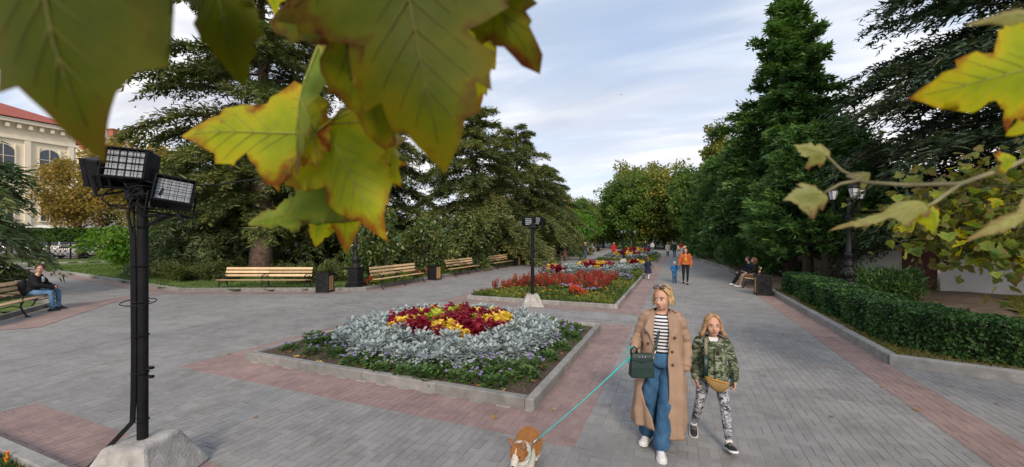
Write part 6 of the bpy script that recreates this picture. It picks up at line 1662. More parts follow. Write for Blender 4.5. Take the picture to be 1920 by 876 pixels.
f = MB(); f.tube([hr @ Vector((x, -.064, .121)) + Vector((.01, -.025, 0)) for x in (-.008, 0, .008)], .003, 5); f.build('bridge', 'eye_dark', sg_)
hbg = empty('handbag', (-.14 - .185, WY - .285, .815), R(22), 'dark green leather handbag hanging before the trench coat', 'handbag')
b = MB(); b.rings([[(x*w, y*w2, z) for x, y in ((-.118, -.055), (.118, -.055), (.118, .055), (-.118, .055))] for z, w, w2 in ((0, .97, .95), (.012, 1.0, 1.0), (.10, .96, .9), (.20, .88, .66), (.235, .85, .5))]); bo = b.build('bag_body', 'leather_green', hbg); bv = bo.modifiers.new('b', 'BEVEL'); bv.width = .014; bv.segments = 3; bv.limit_method = 'ANGLE'
b = MB(); b.tube([(x, -.058, z) for x, z in ((-.11, .19), (0, .16), (.11, .19))], .004, 4); b.build('seam', 'leather_green', hbg)
for x in (-.028, 0, .028): MB().ell((x, -.034, .205), (.008, .005, .006), 8, 5).build('stud', 'steel', hbg, True)
for x in (-.075, .075):
    b = MB(); b.tube([(x - .028, .0, .22), (x - .03, -.005, .275), (x, -.006, .30), (x + .03, -.005, .275), (x + .028, 0, .22)], .008, 6, flat=(1.4, .7)) if x < 0 else None
    if x < 0: b.build('handle', 'leather_green', hbg, True)
b = MB(); b.tube([(.115, -.01, .21), (.128, -.012, .235), (.14, -.012, .265)], .007, 6); b.build('clip', 'steel', hbg, True)
b = MB(); b.tube([(.135, -.012, .255), (.165, .04, .33), (.205, .095, .41), (.255, .13, .50)], .012, 6, flat=(1, .35)); b.build('strap', 'leather_green', hbg, True)
Lh = Vector((-.14 - .25, WY - .235, 1.035))
HAR = Vector((-1.236, 3.425, .305))
ls = empty('dog_leash', Lh, 0, 'teal leash running from the hand of the woman to the corgi', 'leash')
b = MB()
b.tube([(-.022 + .055*math.cos(a), -.01 - .03*math.sin(a/2), -.03 + .10*math.sin(a)) for a in np.linspace(1.2, 6.6, 22)], .0125, 6, flat=(.35, 1)); b.build('handle_loop', 'leash_teal', ls, True)
e = HAR - Lh
b = MB(); b.tube([Vector((.012, -.035, .0)), e*.12 + Vector((0, 0, -.004)), e*.3 + Vector((0, 0, -.012)), e*.5 + Vector((0, 0, -.02)), e*.75 + Vector((0, 0, -.014)), e*.945], [.0085, .0075, .006, .0055, .0055, .0055], 6); b.build('cord', 'leash_teal', ls, True)
b = MB(); b.tube([e*.935, e*.965, e*.985], [.008, .011, .006], 6); b.tube([e + Vector((.012*math.cos(a), .004, .016*math.sin(a))) for a in np.linspace(0, 6.28, 12)], .0035, 5, cap=False); b.build('clip', 'steel', ls, True)

# ------------------------------------------------------------------ the girl
G = empty('person', (.355, 4.80, 0), R(3), 'girl in green camouflage hoodie and grey camouflage leggings walking beside the woman', 'person')
k = 1.36/1.70
J = stand(pel=(0, 0, .93), neck=(.0, -.01, 1.40), head=(.0, -.045, 1.575), sh=.158, an_r=(-.215, .20, .115), kn_r=(-.16, -.02, .50), an_l=(.165, -.22, .11), kn_l=(.135, -.16, .50),
          el_r=(-.25, .03, 1.10), wr_r=(-.215, -.14, .875), el_l=(.25, .05, 1.10), wr_l=(.265, -.02, .865), hd_r=(.1, -.4, -1), hd_l=(-.02, -.12, -1), grip_r=.75, grip_l=.55, yaw=R(5), pitch=R(-2), toe_r=(-.05, -1, 0), toe_l=(.15, -1, 0))
body(G, J, k, .007, hk=1.17)
hair(G, J, k, 'hair_sandy', .15, 280, 14, .013, .0, 1.04, hk=1.17, flare=.055, rad=.0066)
top(G, J, k, 'camo_green', .028, -.16, .95, .93, (.072, .064, .052), .009, .0042, 'hoodie', .05)
S = sides(J, k)
for s in ('r', 'l'):
    el, w_ = sc3(J['el_' + s], k), sc3(J['wr_' + s], k); d_ = (w_ - el).normalized(); e = el.lerp(w_, .95)
    c = MB(); c.tube([e - d_*.025, e + d_*.012], [.044, .036], 12); c.build('cuff', 'camo_green', G, True)
b = MB(); rs = []
for i in range(25):                                     # hood lying on the shoulders
    a = R(30) + R(300)*i/24; q = abs(i - 12)/12
    c0 = Vector((math.sin(a)*.062, -math.cos(a)*.062 - .012*k, 1.128 - .022*q**2 + .012)); c1 = Vector((math.sin(a)*.098, -math.cos(a)*.085 - .01 + .02*(1-q), 1.085 - .055*q**3))
    m_ = (c0 + c1)/2 + Vector((math.sin(a)*.022, -math.cos(a)*.02, .028)); rs.append([c0, m_, c1, c1 - Vector((0, 0, .02)), c0 - Vector((0, 0, .03))])
b.rings(rs); b.build('hood', 'hoodie_grey', G, True)
b = MB(); b.add([(-.03, -.088, 1.10), (.035, -.088, 1.10), (.012, -.104, 1.035), (-.004, -.108, 1.025)], [(0, 3, 2, 1)]); b.add([(-.05, -.06, 1.14), (.05, -.06, 1.14), (.035, -.09, 1.10), (-.03, -.09, 1.10)], [(0, 3, 2, 1)]); so = b.build('undershirt', 'cotton_white', G); so.modifiers.new('t', 'SOLIDIFY').thickness = .006
b = MB(); b.tube([(0, -.115, 1.03), (.004, -.142, .9), (.006, -.148, .76), (.006, -.15, .64)], .004, 5); b.build('zipper', 'black_cloth', G)
pants(G, J, k, 'camo_grey', (.088, .064, .049), .80, .008, .0018, 'leggings', .008)
for s, ti in (('r', R(16)), ('l', R(-17))):
    an = sc3(J['an_' + s], k)
    c = MB(); kn = sc3(J['kn_' + s], k); d_ = (kn - an).normalized(); c.tube([an - d_*.01, an + d_*.035], [.034, .033], 12); c.build('sock', 'cotton_white', G, True)
    shoe(G, an + Vector((0, 0, .085*.2)) - Vector((0, 0, 0)), J['toe_' + s], k*1.12, 'shoe_black', 'rubber_white', ti, .255, 'strap_khaki')
wb = empty('waist_bag', (.355 + .03, 4.80 - .195, .735), R(4), 'ochre crossbody pouch with orange zip worn by the girl', 'bag')
b = MB(); rs = []
for t in np.linspace(0, 1, 15):
    x = -.115 + .23*t; hgt = .052*math.sin(math.pi*t)**.55 + .008; c = .028 - .10*t + .05*t*t; dp = .034*math.sin(math.pi*t)**.5 + .006
    rs.append([(x, -dp*math.cos(a) - .002, c + .0 - hgt*.9 + hgt*(1 - math.sin(a))*.0 + hgt*math.sin(a)) for a in np.linspace(0, 2*math.pi, 13)[:-1]])
b.rings(rs); b.build('pouch', 'ochre_canvas', wb, True)
b = MB(); b.tube([(-.115 + .23*t, -.030*math.sin(math.pi*t)**.5 - .006, .028 - .10*t + .05*t*t + .012*math.sin(math.pi*t)) for t in np.linspace(0.02, .98, 12)], .005, 5); b.build('zip', 'zip_orange', wb, True)
b = MB(); b.tube([(-.11, -.0, .02), (-.105, .012, .13), (-.10, .03, .24)], .024, 6, flat=(1, .16)); b.build('strap', 'leather_green', wb, True)
b = MB(); b.tube([(-.10, .03, .24), (-.098, .062, .32), (-.09, .115, .385), (-.07, .19, .40)], .017, 6, flat=(1, .2)); b.build('upper_strap', 'strap_khaki', wb, True)
b = MB(); b.tube([(.11, .0, -.045), (.15, .05, -.02), (.17, .14, .05)], .02, 6, flat=(1, .2)); b.build('strap', 'leather_green', wb, True)

# ------------------------------------------------------------------ corgi
def furmat():
    m = bpy.data.materials.new('fur'); m.use_nodes = True; t = m.node_tree; b = t.nodes['Principled BSDF']; b.inputs['Roughness'].default_value = .8; b.inputs['Specular IOR Level'].default_value = .15
    a = N(t, 'ShaderNodeAttribute', attribute_name='coat'); n1 = N(t, 'ShaderNodeTexNoise', i_Scale=55.0, i_Detail=3.0); L(t, N(t, 'ShaderNodeTexCoord').outputs['Object'], n1.inputs['Vector'])
    L(t, mixc(t, 1.0, a.outputs['Color'], ramp(t, n1.outputs[0], [(.3, (.75, .75, .75)), (.7, (1.15, 1.15, 1.15))]), 'MULTIPLY'), b.inputs['Base Color']); M['fur'] = m
furmat()
dg = empty('corgi', (-1.335, 3.56, 0), R(9), 'red and white corgi on a leash at the bottom centre', 'dog', None, .9)
mb = MB()
loft_path(mb, [(0, .27, .235), (0, .235, .235), (0, .17, .235), (0, .05, .225), (0, -.07, .215), (0, -.16, .225), (0, -.22, .235)], [(.055, .06), (.10, .095), (.122, .11), (.112, .102), (.113, .112), (.108, .118), (.075, .085)], 20, (1, 0, 0))
limb(mb, [(0, -.15, .26), (0, -.24, .315), (-.004, -.30, .335)], [.10, .082, .066])
hr_ = Matrix.Rotation(R(-8), 3, 'Z') @ Matrix.Rotation(R(20), 3, 'X'); hc_ = Vector((-.008, -.315, .338))
mb.ell(hc_, (.076, .075, .064), 16, 10, hr_)
for s in (-1, 1): mb.ell(hc_ + hr_ @ Vector((s*.040, -.03, -.022)), (.036, .042, .034), 10, 8, hr_)
mb.tube([hc_ + hr_ @ Vector((0, -.05, -.012)), hc_ + hr_ @ Vector((0, -.10, -.022)), hc_ + hr_ @ Vector((0, -.145, -.030))], [.045, .033, .023], 12); mb.ell(hc_ + hr_ @ Vector((0, -.145, -.028)), (.022, .016, .018), 10, 6)
for s in (-1, 1):
    rs = []
    for t in np.linspace(0, 1, 7):
        c = hc_ + hr_ @ Vector((s*(.048 + .030*t), .012 - .004*t, .035 + .108*t)); w = .036*(1 - t)**.55*(1 + .25*math.sin(math.pi*t)) + .004
        rs.append([c + hr_ @ Vector((w*math.cos(a), .010*math.sin(a)*(1.2 - t) + (.012*(math.cos(a)**2) if math.sin(a) < 0 else .0) , 0)) for a in np.linspace(0, 2*math.pi, 13)[:-1]])
    mb.rings(rs)
    limb(mb, [(s*.065, -.14, .20), (s*.072, -.155, .11), (s*.07, -.15, .05), (s*.07, -.165, .025)], [.052, .035, .028, .03])
    mb.ell((s*.07, -.185, .02), (.030, .04, .02), 10, 6)
    limb(mb, [(s*.075, .17, .20), (s*.085, .13, .13), (s*.08, .215, .085), (s*.08, .20, .025)], [.072, .048, .027, .027])
    mb.ell((s*.08, .175, .02), (.028, .04, .02), 10, 6)
mb.ell((0, .285, .245), (.03, .03, .035), 8, 6)
def coatcol(v):
    hv = (v - np.array(hc_)) @ np.array(hr_)
    tan_, dark, white = np.array((.42, .19, .062)), np.array((.30, .12, .035)), np.array((.72, .66, .58))
    nz_ = .012*np.sin(v[:, 0]*70 + v[:, 1]*40) + .01*np.sin(v[:, 2]*80)
    w = np.zeros(len(v))
    head = hv[:, 1] + .2*np.abs(hv[:, 2]) < .06
    w = np.maximum(w, ((hv[:, 1] < -.078 + nz_) & (np.abs(hv[:, 2]) < .09) & (v[:, 1] < -.25)).astype(float))                     # muzzle
    w = np.maximum(w, ((np.abs(hv[:, 0] + .0) < .011 - .10*hv[:, 2]*(hv[:, 2] > 0)) & (hv[:, 1] < -.02) & (v[:, 1] < -.25) & (hv[:, 2] > -.02)).astype(float))   # blaze
    w = np.maximum(w, ((v[:, 1] < -.10) & (v[:, 2] < .27 + nz_) & (v[:, 2] > .02) & (hv[:, 1] > -.02) | (v[:, 2] < .105 + nz_)).astype(float))   # chest, legs
    w = np.maximum(w, ((np.abs(v[:, 1] + .205 + .3*np.abs(v[:, 0])*0) < .035 + nz_) & (v[:, 2] < .42) & (hv[:, 1] > .03)).astype(float))    # collar of white
    d_ = np.clip((v[:, 2] - .28)/.08, 0, 1)*(.5 + .5*np.sin(v[:, 0]*60 + 1.5))*.6
    c = tan_ + (dark - tan_)*d_[:, None]
    return c*(1 - w[:, None]) + white*w[:, None]
def add_col(me, v):
    at = me.attributes.new('coat', 'FLOAT_COLOR', 'POINT'); at.data.foreach_set('color', np.concatenate([coatcol(v), np.ones((len(v), 1))], 1).astype(np.float32).ravel())
db = remesh(mb, 'body', 'fur', .0055, 5, dg)
n = len(db.data.vertices); v = np.empty(n*3, np.float32); db.data.vertices.foreach_get('co', v); v = v.reshape(-1, 3).astype(float); nr = np.empty(n*3, np.float32); db.data.vertices.foreach_get('normal', nr); nr = nr.reshape(-1, 3)
add_col(db.data, v)
r_ = np.random.default_rng(6); ii = r_.integers(0, n, 42000); ii = ii[(v[ii][:, 2] > .03)]
p = v[ii]; hd_ = ((p - np.array(hc_))**2).sum(1) < .13**2
flow = norm(nr[ii]*.55 + np.where(hd_[:, None], np.array([0, .5, .1]), np.array([0, .75, -.35])) + r_.normal(0, .18, (len(ii), 3)))
sd_ = norm(np.cross(flow, nr[ii])); ln_ = np.where(hd_, .009, .024)*r_.uniform(.6, 1.3, len(ii))
fv = np.stack([p - sd_*.0014, p + sd_*.0014, p + flow*ln_[:, None]], 1).reshape(-1, 3)
fm_ = np_mesh('fur', fv, np.arange(len(fv)).reshape(-1, 3), 'fur'); add_col(fm_, np.repeat(p, 3, 0)); tag(ob('fur', fm_, dg), kind='stuff')
for s in (-1, 1):
    MB().ell(hc_ + hr_ @ Vector((s*.034, -.066, .010)), (.0105, .008, .010), 10, 6).build('eye', 'eye_dark', dg, True)
    e = MB(); rs = []
    for t in np.linspace(.08, .9, 6):
        c = hc_ + hr_ @ Vector((s*(.048 + .030*t), .0 - .004*t, .035 + .108*t)); w = .024*(1 - t)**.6*(1 + .25*math.sin(math.pi*t)) + .002
        rs.append([c + hr_ @ Vector((w*math.cos(a), .003*math.sin(a), 0)) for a in np.linspace(0, 2*math.pi, 9)[:-1]])
    e.rings(rs); M.get('ear_pink') or mat('ear_pink', (.34, .20, .17), .8, .2, 20); e.build('inner_ear', 'ear_pink', dg, True)
MB().ell(hc_ + hr_ @ Vector((0, -.160, -.020)), (.017, .011, .013), 10, 6).build('nose', 'eye_dark', dg, True)
ha = MB(); ha.tube([(.118*math.cos(a)*.88, -.195 + .03*math.sin(a), .26 + .105*math.sin(a)) for a in np.linspace(0, 2*math.pi, 25)], .008, 6, cap=False, flat=(.5, 1.2)); ha.build('collar', 'leash_teal', dg, True)
# ------------------------------------------------------------------ everyone else
def person(loc, rz, h, label, J, top_m, leg_m, hair_m, hair_len, shoes='shoe_black', vox=.014, group=None, **o):
    P = empty('person', loc, rz, label, 'person', group); k = h/1.70
    hk = o.get('hk', 1.0 if h > 1.5 else 1.15)
    body(P, J, k, max(.012, vox*.9), hands=vox < .013, face=vox < .02, hk=hk)
    if o.get('hat'):
        hr = headrot(J); hc = sc3(J['head'], k); b = MB(); b.ell(hc + hr @ Vector((0, .012, .045))*k*hk, (.092*k*hk, .112*k*hk, .088*k*hk), 14, 8, hr)
        b.ell(hc + hr @ Vector((0, .012, .02))*k*hk, (.096*k*hk, .116*k*hk, .03*k*hk), 14, 6, hr); b.build('hat', o['hat'], P, True)
    if hair_len is not None: hair(P, J, k, hair_m, hair_len, 60 if vox > .013 else 90, int(h*100), .01, 0, 1.05, hk=hk, flare=.02, rad=.016 if vox > .013 else .012, fringe=hair_len > 0)
    pants(P, J, k, leg_m, o.get('leg', (.092, .066, .05)), o.get('leg_end', .98), vox, .002)
    top(P, J, k, top_m, o.get('add', .022), o.get('t0', -.14), .97, .97, o.get('srad', (.064, .054, .042)), vox, o.get('wr', .003), 'jacket', o.get('flare', 0))
    if o.get('skirt'): skirt(P, J, k, *o['skirt'])
    for s in ('r', 'l'): shoe(P, sc3(J['an_' + s], k), J['toe_' + s], k, shoes, o.get('sole', 'shoe_black'))
    return P
walk1 = stand(an_r=(-.08, .13, .12), kn_r=(-.09, -.02, .5), an_l=(.07, -.15, .09), kn_l=(.085, -.1, .5))
walk2 = stand(an_l=(.08, .14, .12), kn_l=(.09, -.02, .5), an_r=(-.07, -.15, .09), kn_r=(-.085, -.1, .5))
# mother and child
Jm = dict(walk1); Jm.update(el_r=(-.25, .0, 1.14), wr_r=(-.30, -.05, .92))
P = person((.38, 20.6, 0), R(4), 1.70, 'woman in orange puffer jacket and black trousers leading a child', Jm, 'orange_puffer', 'black_cloth', 'hair_brown', .2, 'shoe_black', .012, add=.04, srad=(.085, .075, .055), t0=.0, wr=.006, leg=(.088, .06, .04), leg_end=.9)
b = MB(); loft_path(b, [(0, -.10, 1.03), (0, -.115, 1.2), (0, -.10, 1.38)], [(.05, .05), (.045, .045), (.03, .03)], 12); b.build('yellow_top', 'yellow_knit', P, True)
Jc = dict(walk2); Jc.update(el_l=(.24, .02, 1.2), wr_l=(.36, .0, 1.36), el_r=(-.25, .0, 1.14), wr_r=(-.16, -.2, 1.05))
person((-.10, 20.9, 0), R(-3), 1.02, 'small child in blue jacket and pale blue beanie', Jc, 'blue_jacket', 'denim', 'hair_brown', None, 'shoe_black', .011, hat='beanie_blue', add=.04, srad=(.09, .08, .06), leg=(.11, .085, .07), hk=1.35)
Jn = dict(walk1); Jn.update(el_r=(-.22, -.05, 1.14), wr_r=(-.15, -.22, 1.1), yaw=R(25))
person((-1.40, 22.1, 0), R(160), 1.15, 'girl in navy coat and white hat beside the long flower bed', Jn, 'navy_coat', 'cotton_white', 'hair_chestnut', .12, 'shoe_white', .011, hat='cotton_white', add=.03, skirt=('navy_coat', .52, .15, .30), leg=(.08, .06, .045), hk=1.22)
# walkers on the left lane
P = person((-9.83, 37.0, 0), R(10), 1.72, 'woman in black jacket and brown dress near the left lamp post', walk1, 'black_cloth', 'brown_dress', 'hair_chestnut', .22, 'shoe_black', .016, skirt=('brown_dress', .38, .16, .20))
P = person((-8.45, 39.6, 0), R(70), 1.74, 'blonde walker in dark jacket and jeans on the left lane', walk2, 'green_jacket', 'denim', 'hair_blond', .1, 'shoe_white', .016)
b = MB(); b.box((.2, 0, 1.05), (.10, .3, .34), 0, .04); tag(b.build('shoulder_bag', 'tan_cloth', None, loc=(-8.4, 39.75, 0)), 'pale shoulder bag of the blonde walker', 'bag')
P = person((-6.43, 45.0, 0), R(20), 1.66, 'walker in a red coat beside the farthest bed', walk1, 'red_coat', 'cotton_white', 'hair_blond', .04, 'shoe_white', .016, skirt=('red_coat', .62, .17, .23), add=.035)
person((-.95, 48.8, 0), R(185), 1.64, 'person in white coat walking away down the alley', walk2, 'white_coat', 'black_cloth', 'hair_sandy', .02, 'shoe_white', .016, skirt=('white_coat', .68, .17, .21), add=.03)
person((-.25, 49.0, 0), R(178), 1.76, 'man in dark vest and jeans walking away beside the white coat', walk1, 'green_jacket', 'denim', 'hair_brown', 0, 'shoe_black', .016, add=.03)
person((-4.2, 61.0, 0), R(5), 1.76, 'far walker in dark clothes at the end of the alley', walk1, 'black_cloth', 'denim_dark', 'hair_brown', 0, 'shoe_black', .022)
person((-3.3, 61.8, 0), R(-5), 1.66, 'far walker in pale top beside the one in dark clothes', walk2, 'white_coat', 'grey_cloth', 'hair_chestnut', .15, 'shoe_black', .022)
person((.55, 58.5, 0), R(170), 1.70, 'far walker in maroon just left of the last juniper', walk1, 'red_coat', 'cotton_white', 'hair_brown', .1, 'shoe_white', .022)
# seated pair on the right bench (facing the alley, -X)
def sit(**kw):
    d_ = dict(pel=(0, .08, .56), neck=(0, .06, 1.06), head=(0, .02, 1.22), kn_r=(-.11, -.40, .54), an_r=(-.12, -.42, .085), kn_l=(.11, -.40, .54), an_l=(.12, -.44, .085),
              el_r=(-.23, .0, .80), wr_r=(-.14, -.22, .66), el_l=(.23, .0, .80), wr_l=(.14, -.22, .66)); d_.update(kw); return stand(**d_)
person((3.12, 20.35, 0), R(-90), 1.68, 'seated person with long brown hair and tan trousers on the right bench', sit(an_r=(-.13, -.62, .09), an_l=(.1, -.55, .085)), 'black_cloth', 'tan_cloth', 'hair_chestnut', .34, 'shoe_white', .012)
person((3.10, 21.15, 0), R(-80), 1.70, 'seated person in dark top on the far side of the right bench', sit(neck=(0, -.02, 1.05), head=(0, -.08, 1.2), an_r=(-.13, -.66, .09), an_l=(.12, -.72, .09), yaw=R(20)), 'navy_coat', 'black_cloth', 'hair_brown', .05, 'shoe_white', .014)
person((-11.95, 61.2, 0), R(90), 1.66, 'pale seated figure on the farthest left bench', sit(), 'white_coat', 'grey_cloth', 'hair_sandy', .05, 'shoe_white', .022)
# boy with a phone on the left bench
bx = Vector((mid.x, mid.y)) - fd*(3.55/2 - .62)
Jb = sit(pel=(0, .06, .56), neck=(.0, -.05, 1.06), head=(.02, -.11, 1.24), kn_r=(-.17, -.42, .55), an_r=(-.17, -.44, .085), kn_l=(.19, -.42, .55), an_l=(.22, -.42, .085), el_r=(-.24, -.16, .78), wr_r=(-.08, -.42, .68), el_l=(.25, -.16, .78), wr_l=(.07, -.42, .68), yaw=R(-72), pitch=R(4), hd_r=(.7, -.6, 0), hd_l=(-.7, -.6, 0), grip_r=.7, grip_l=.7, toe_l=(.25, -1, 0))
boy_rz = math.atan2(fn.x, -fn.y)
B = person((bx.x + fn.x*.02, bx.y + fn.y*.02, 0), boy_rz, 1.74, 'boy in black jacket and jeans sitting on the left bench', Jb, 'black_cloth', 'denim_light', 'hair_brown', .012, 'shoe_black', .011, add=.035, srad=(.085, .075, .055), wr=.005)
b = MB(); b.box((.02, -.175, .95), (.09, .03, .16), 0, .01); b.build('shirt_print', 'cotton_white', B)
ph = MB(); ph.box((0, 0, 0), (.075, .15, .009), 0, .003); po = ph.build('phone', 'phone_black', None, loc=(B.location.x + fn.x*.545, B.location.y + fn.y*.545, .70), rz=boy_rz); po.rotation_euler = (R(25), 0, boy_rz)
tag(po, 'black phone held by the boy on the left bench', 'phone')
bp_ = empty('backpack', (B.location.x - fn.x*.16, B.location.y - fn.y*.16, .46), boy_rz, 'black backpack worn by the boy on the left bench', 'backpack')
mb = MB(); mb.ell((-.03, .06, .26), (.17, .13, .24), 14, 10); mb.box((-.03, .06, .14), (.30, .22, .24), 0, .05); remesh(mb, 'bag_body', 'black_cloth', .012, 6, bp_, wrinkle(.004))
mb = MB(); mb.ell((-.03, .17, .18), (.12, .05, .11), 10, 8); mb.build('front_pocket', 'black_cloth', bp_, True)
mb = MB(); mb.tube([(-.07, .02, .48), (-.03, .0, .53), (.01, .02, .48)], .012, 6); mb.build('handle', 'black_cloth', bp_, True)
# gulls far up
mat('gull', (.25, .25, .27), .8)
for x, y, z, rz, lb in ((-8, 64, 24.5, .4, 'tiny bird in the sky above the alley trees'), (-16, 88, 17, 1.4, 'tiny low bird over the far trees'), (14, 42, 20.5, 2.4, 'small gull near the large right cedar'), (-14, 90, 17.5, .2, 'speck of a bird left of the alley trees')):
    b = MB(); b.tube([(0, -.25, 0), (0, 0, .02), (0, .28, 0)], [.02, .07, .015], 6)
    for s in (-1, 1): b.add([(0, -.08, .02), (s*.35, -.12, .16), (s*.75, .06, .10), (s*.35, .06, .14), (0, .10, .02), (s*.35, -.02, .135)], [(0, 1, 5), (1, 2, 3, 5), (0, 5, 3, 4)])
    bo_ = tag(b.build('bird', 'gull', None, loc=(x, y, z), rz=rz), lb, 'bird', 'birds in the sky'); bo_.scale = (.55, .55, .55)
# ================================================================== plane tree leaves hanging close to the camera
def leaf_shader(name, cols, brown=(0.13, 0.045, 0.015), trans=.45):
    m = bpy.data.materials.new(name); m.use_nodes = True; t = m.node_tree; b = t.nodes['Principled BSDF']; out = t.nodes['Material Output']
    a = N(t, 'ShaderNodeAttribute', attribute_name='var')            # 0 middle of the blade .. 1 at the rim
    g = N(t, 'ShaderNodeTexCoord').outputs['Object']
    n1 = N(t, 'ShaderNodeTexNoise', i_Scale=16.0, i_Detail=5.0, i_Roughness=.62); L(t, g, n1.inputs['Vector'])
    n2 = N(t, 'ShaderNodeTexNoise', i_Scale=42.0, i_Detail=4.0, i_Roughness=.6); L(t, g, n2.inputs['Vector'])
    c = ramp(t, math_n(t, 'ADD', math_n(t, 'MULTIPLY', n1.outputs[0], .75), math_n(t, 'MULTIPLY', a.outputs['Fac'], .3)), [(.28, cols[0]), (.5, cols[1]), (.75, cols[2])])
    n5 = N(t, 'ShaderNodeTexNoise', i_Scale=11.0, i_Detail=6.0, i_Roughness=.65); L(t, g, n5.inputs['Vector'])
    rim = math_n(t, 'ADD', math_n(t, 'MULTIPLY', a.outputs['Fac'], .34), math_n(t, 'ADD', math_n(t, 'MULTIPLY', n5.outputs[0], .85), math_n(t, 'MULTIPLY', n2.outputs[0], .2)))
    c = mixc(t, ramp(t, rim, [(.78, (0, 0, 0)), (.92, (1, 1, 1))]), c, brown)
    sp = ramp(t, n2.outputs[0], [(.66, (0, 0, 0)), (.72, (1, 1, 1))])
    c = mixc(t, math_n(t, 'MULTIPLY', sp, .8), c, brown)
    L(t, c, b.inputs['Base Color']); b.inputs['Roughness'].default_value = .5; b.inputs['Specular IOR Level'].default_value = .18
    vb = N(t, 'ShaderNodeBump', i_Strength=.3, i_Distance=.002); L(t, n2.outputs[0], vb.inputs['Height']); L(t, vb.outputs[0], b.inputs['Normal'])
    tr = N(t, 'ShaderNodeBsdfTranslucent'); L(t, mixc(t, 1.0, c, (1.5, 1.4, .5), 'MULTIPLY'), tr.inputs[0])
    mx = N(t, 'ShaderNodeMixShader', i_0=trans); L(t, b.outputs[0], mx.inputs[1]); L(t, tr.outputs[0], mx.inputs[2]); L(t, mx.outputs[0], out.inputs[0])
    M[name] = m
leaf_shader('plane_leaf_olive', [(0.065, 0.095, 0.001), (0.110, 0.130, 0.001), (0.19, 0.145, 0.002)], (0.085, 0.020, 0.005), .5)  # backlit shading of the upper leaves is put into this dark olive
leaf_shader('plane_leaf_shade', [(0.045, 0.065, 0.001), (0.068, 0.085, 0.001), (0.10, 0.10, 0.001)], (0.10, 0.06, 0.003), .4)  # still darker copy, with the shading of the top leaves in its colour
leaf_shader('plane_leaf_yellow', [(0.24, 0.33, 0.015), (0.40, 0.45, 0.02), (0.62, 0.46, 0.02)], (0.30, 0.085, 0.015), .5)
leaf_shader('plane_leaf_green', [(0.12, 0.21, 0.03), (0.20, 0.29, 0.045), (0.32, 0.34, 0.05)], (0.22, 0.13, 0.05))
leaf_shader('plane_leaf_dry', [(0.28, 0.30, 0.11), (0.40, 0.41, 0.18), (0.34, 0.27, 0.12)], (0.24, 0.13, 0.07))
mat('leaf_vein', (0.30, 0.31, 0.05), .6, .2, 30); mat('leaf_vein_dark', (0.10, 0.095, 0.008), .6, .2, 30); mat('twig_bark', (0.26, 0.23, 0.12), .7, .25, 20, .3, 60); mat('twig_dark', (0.10, 0.065, 0.04), .85, .3, 20, .4, 60)
HALF = [(.05, -.03), (.16, -.08), (.22, -.11), (.24, -.06), (.33, -.06), (.35, -.02), (.47, -.05), (.42, .03), (.43, .06), (.36, .12), (.44, .14), (.49, .125), (.52, .17), (.61, .17), (.63, .205), (.73, .22), (.64, .27), (.64, .31), (.53, .33), (.52, .37), (.42, .39), (.36, .43), (.27, .46), (.31, .52), (.38, .56), (.33, .62), (.34, .68), (.24, .70), (.22, .77), (.15, .81), (.11, .90), (0.0, 1.0)]
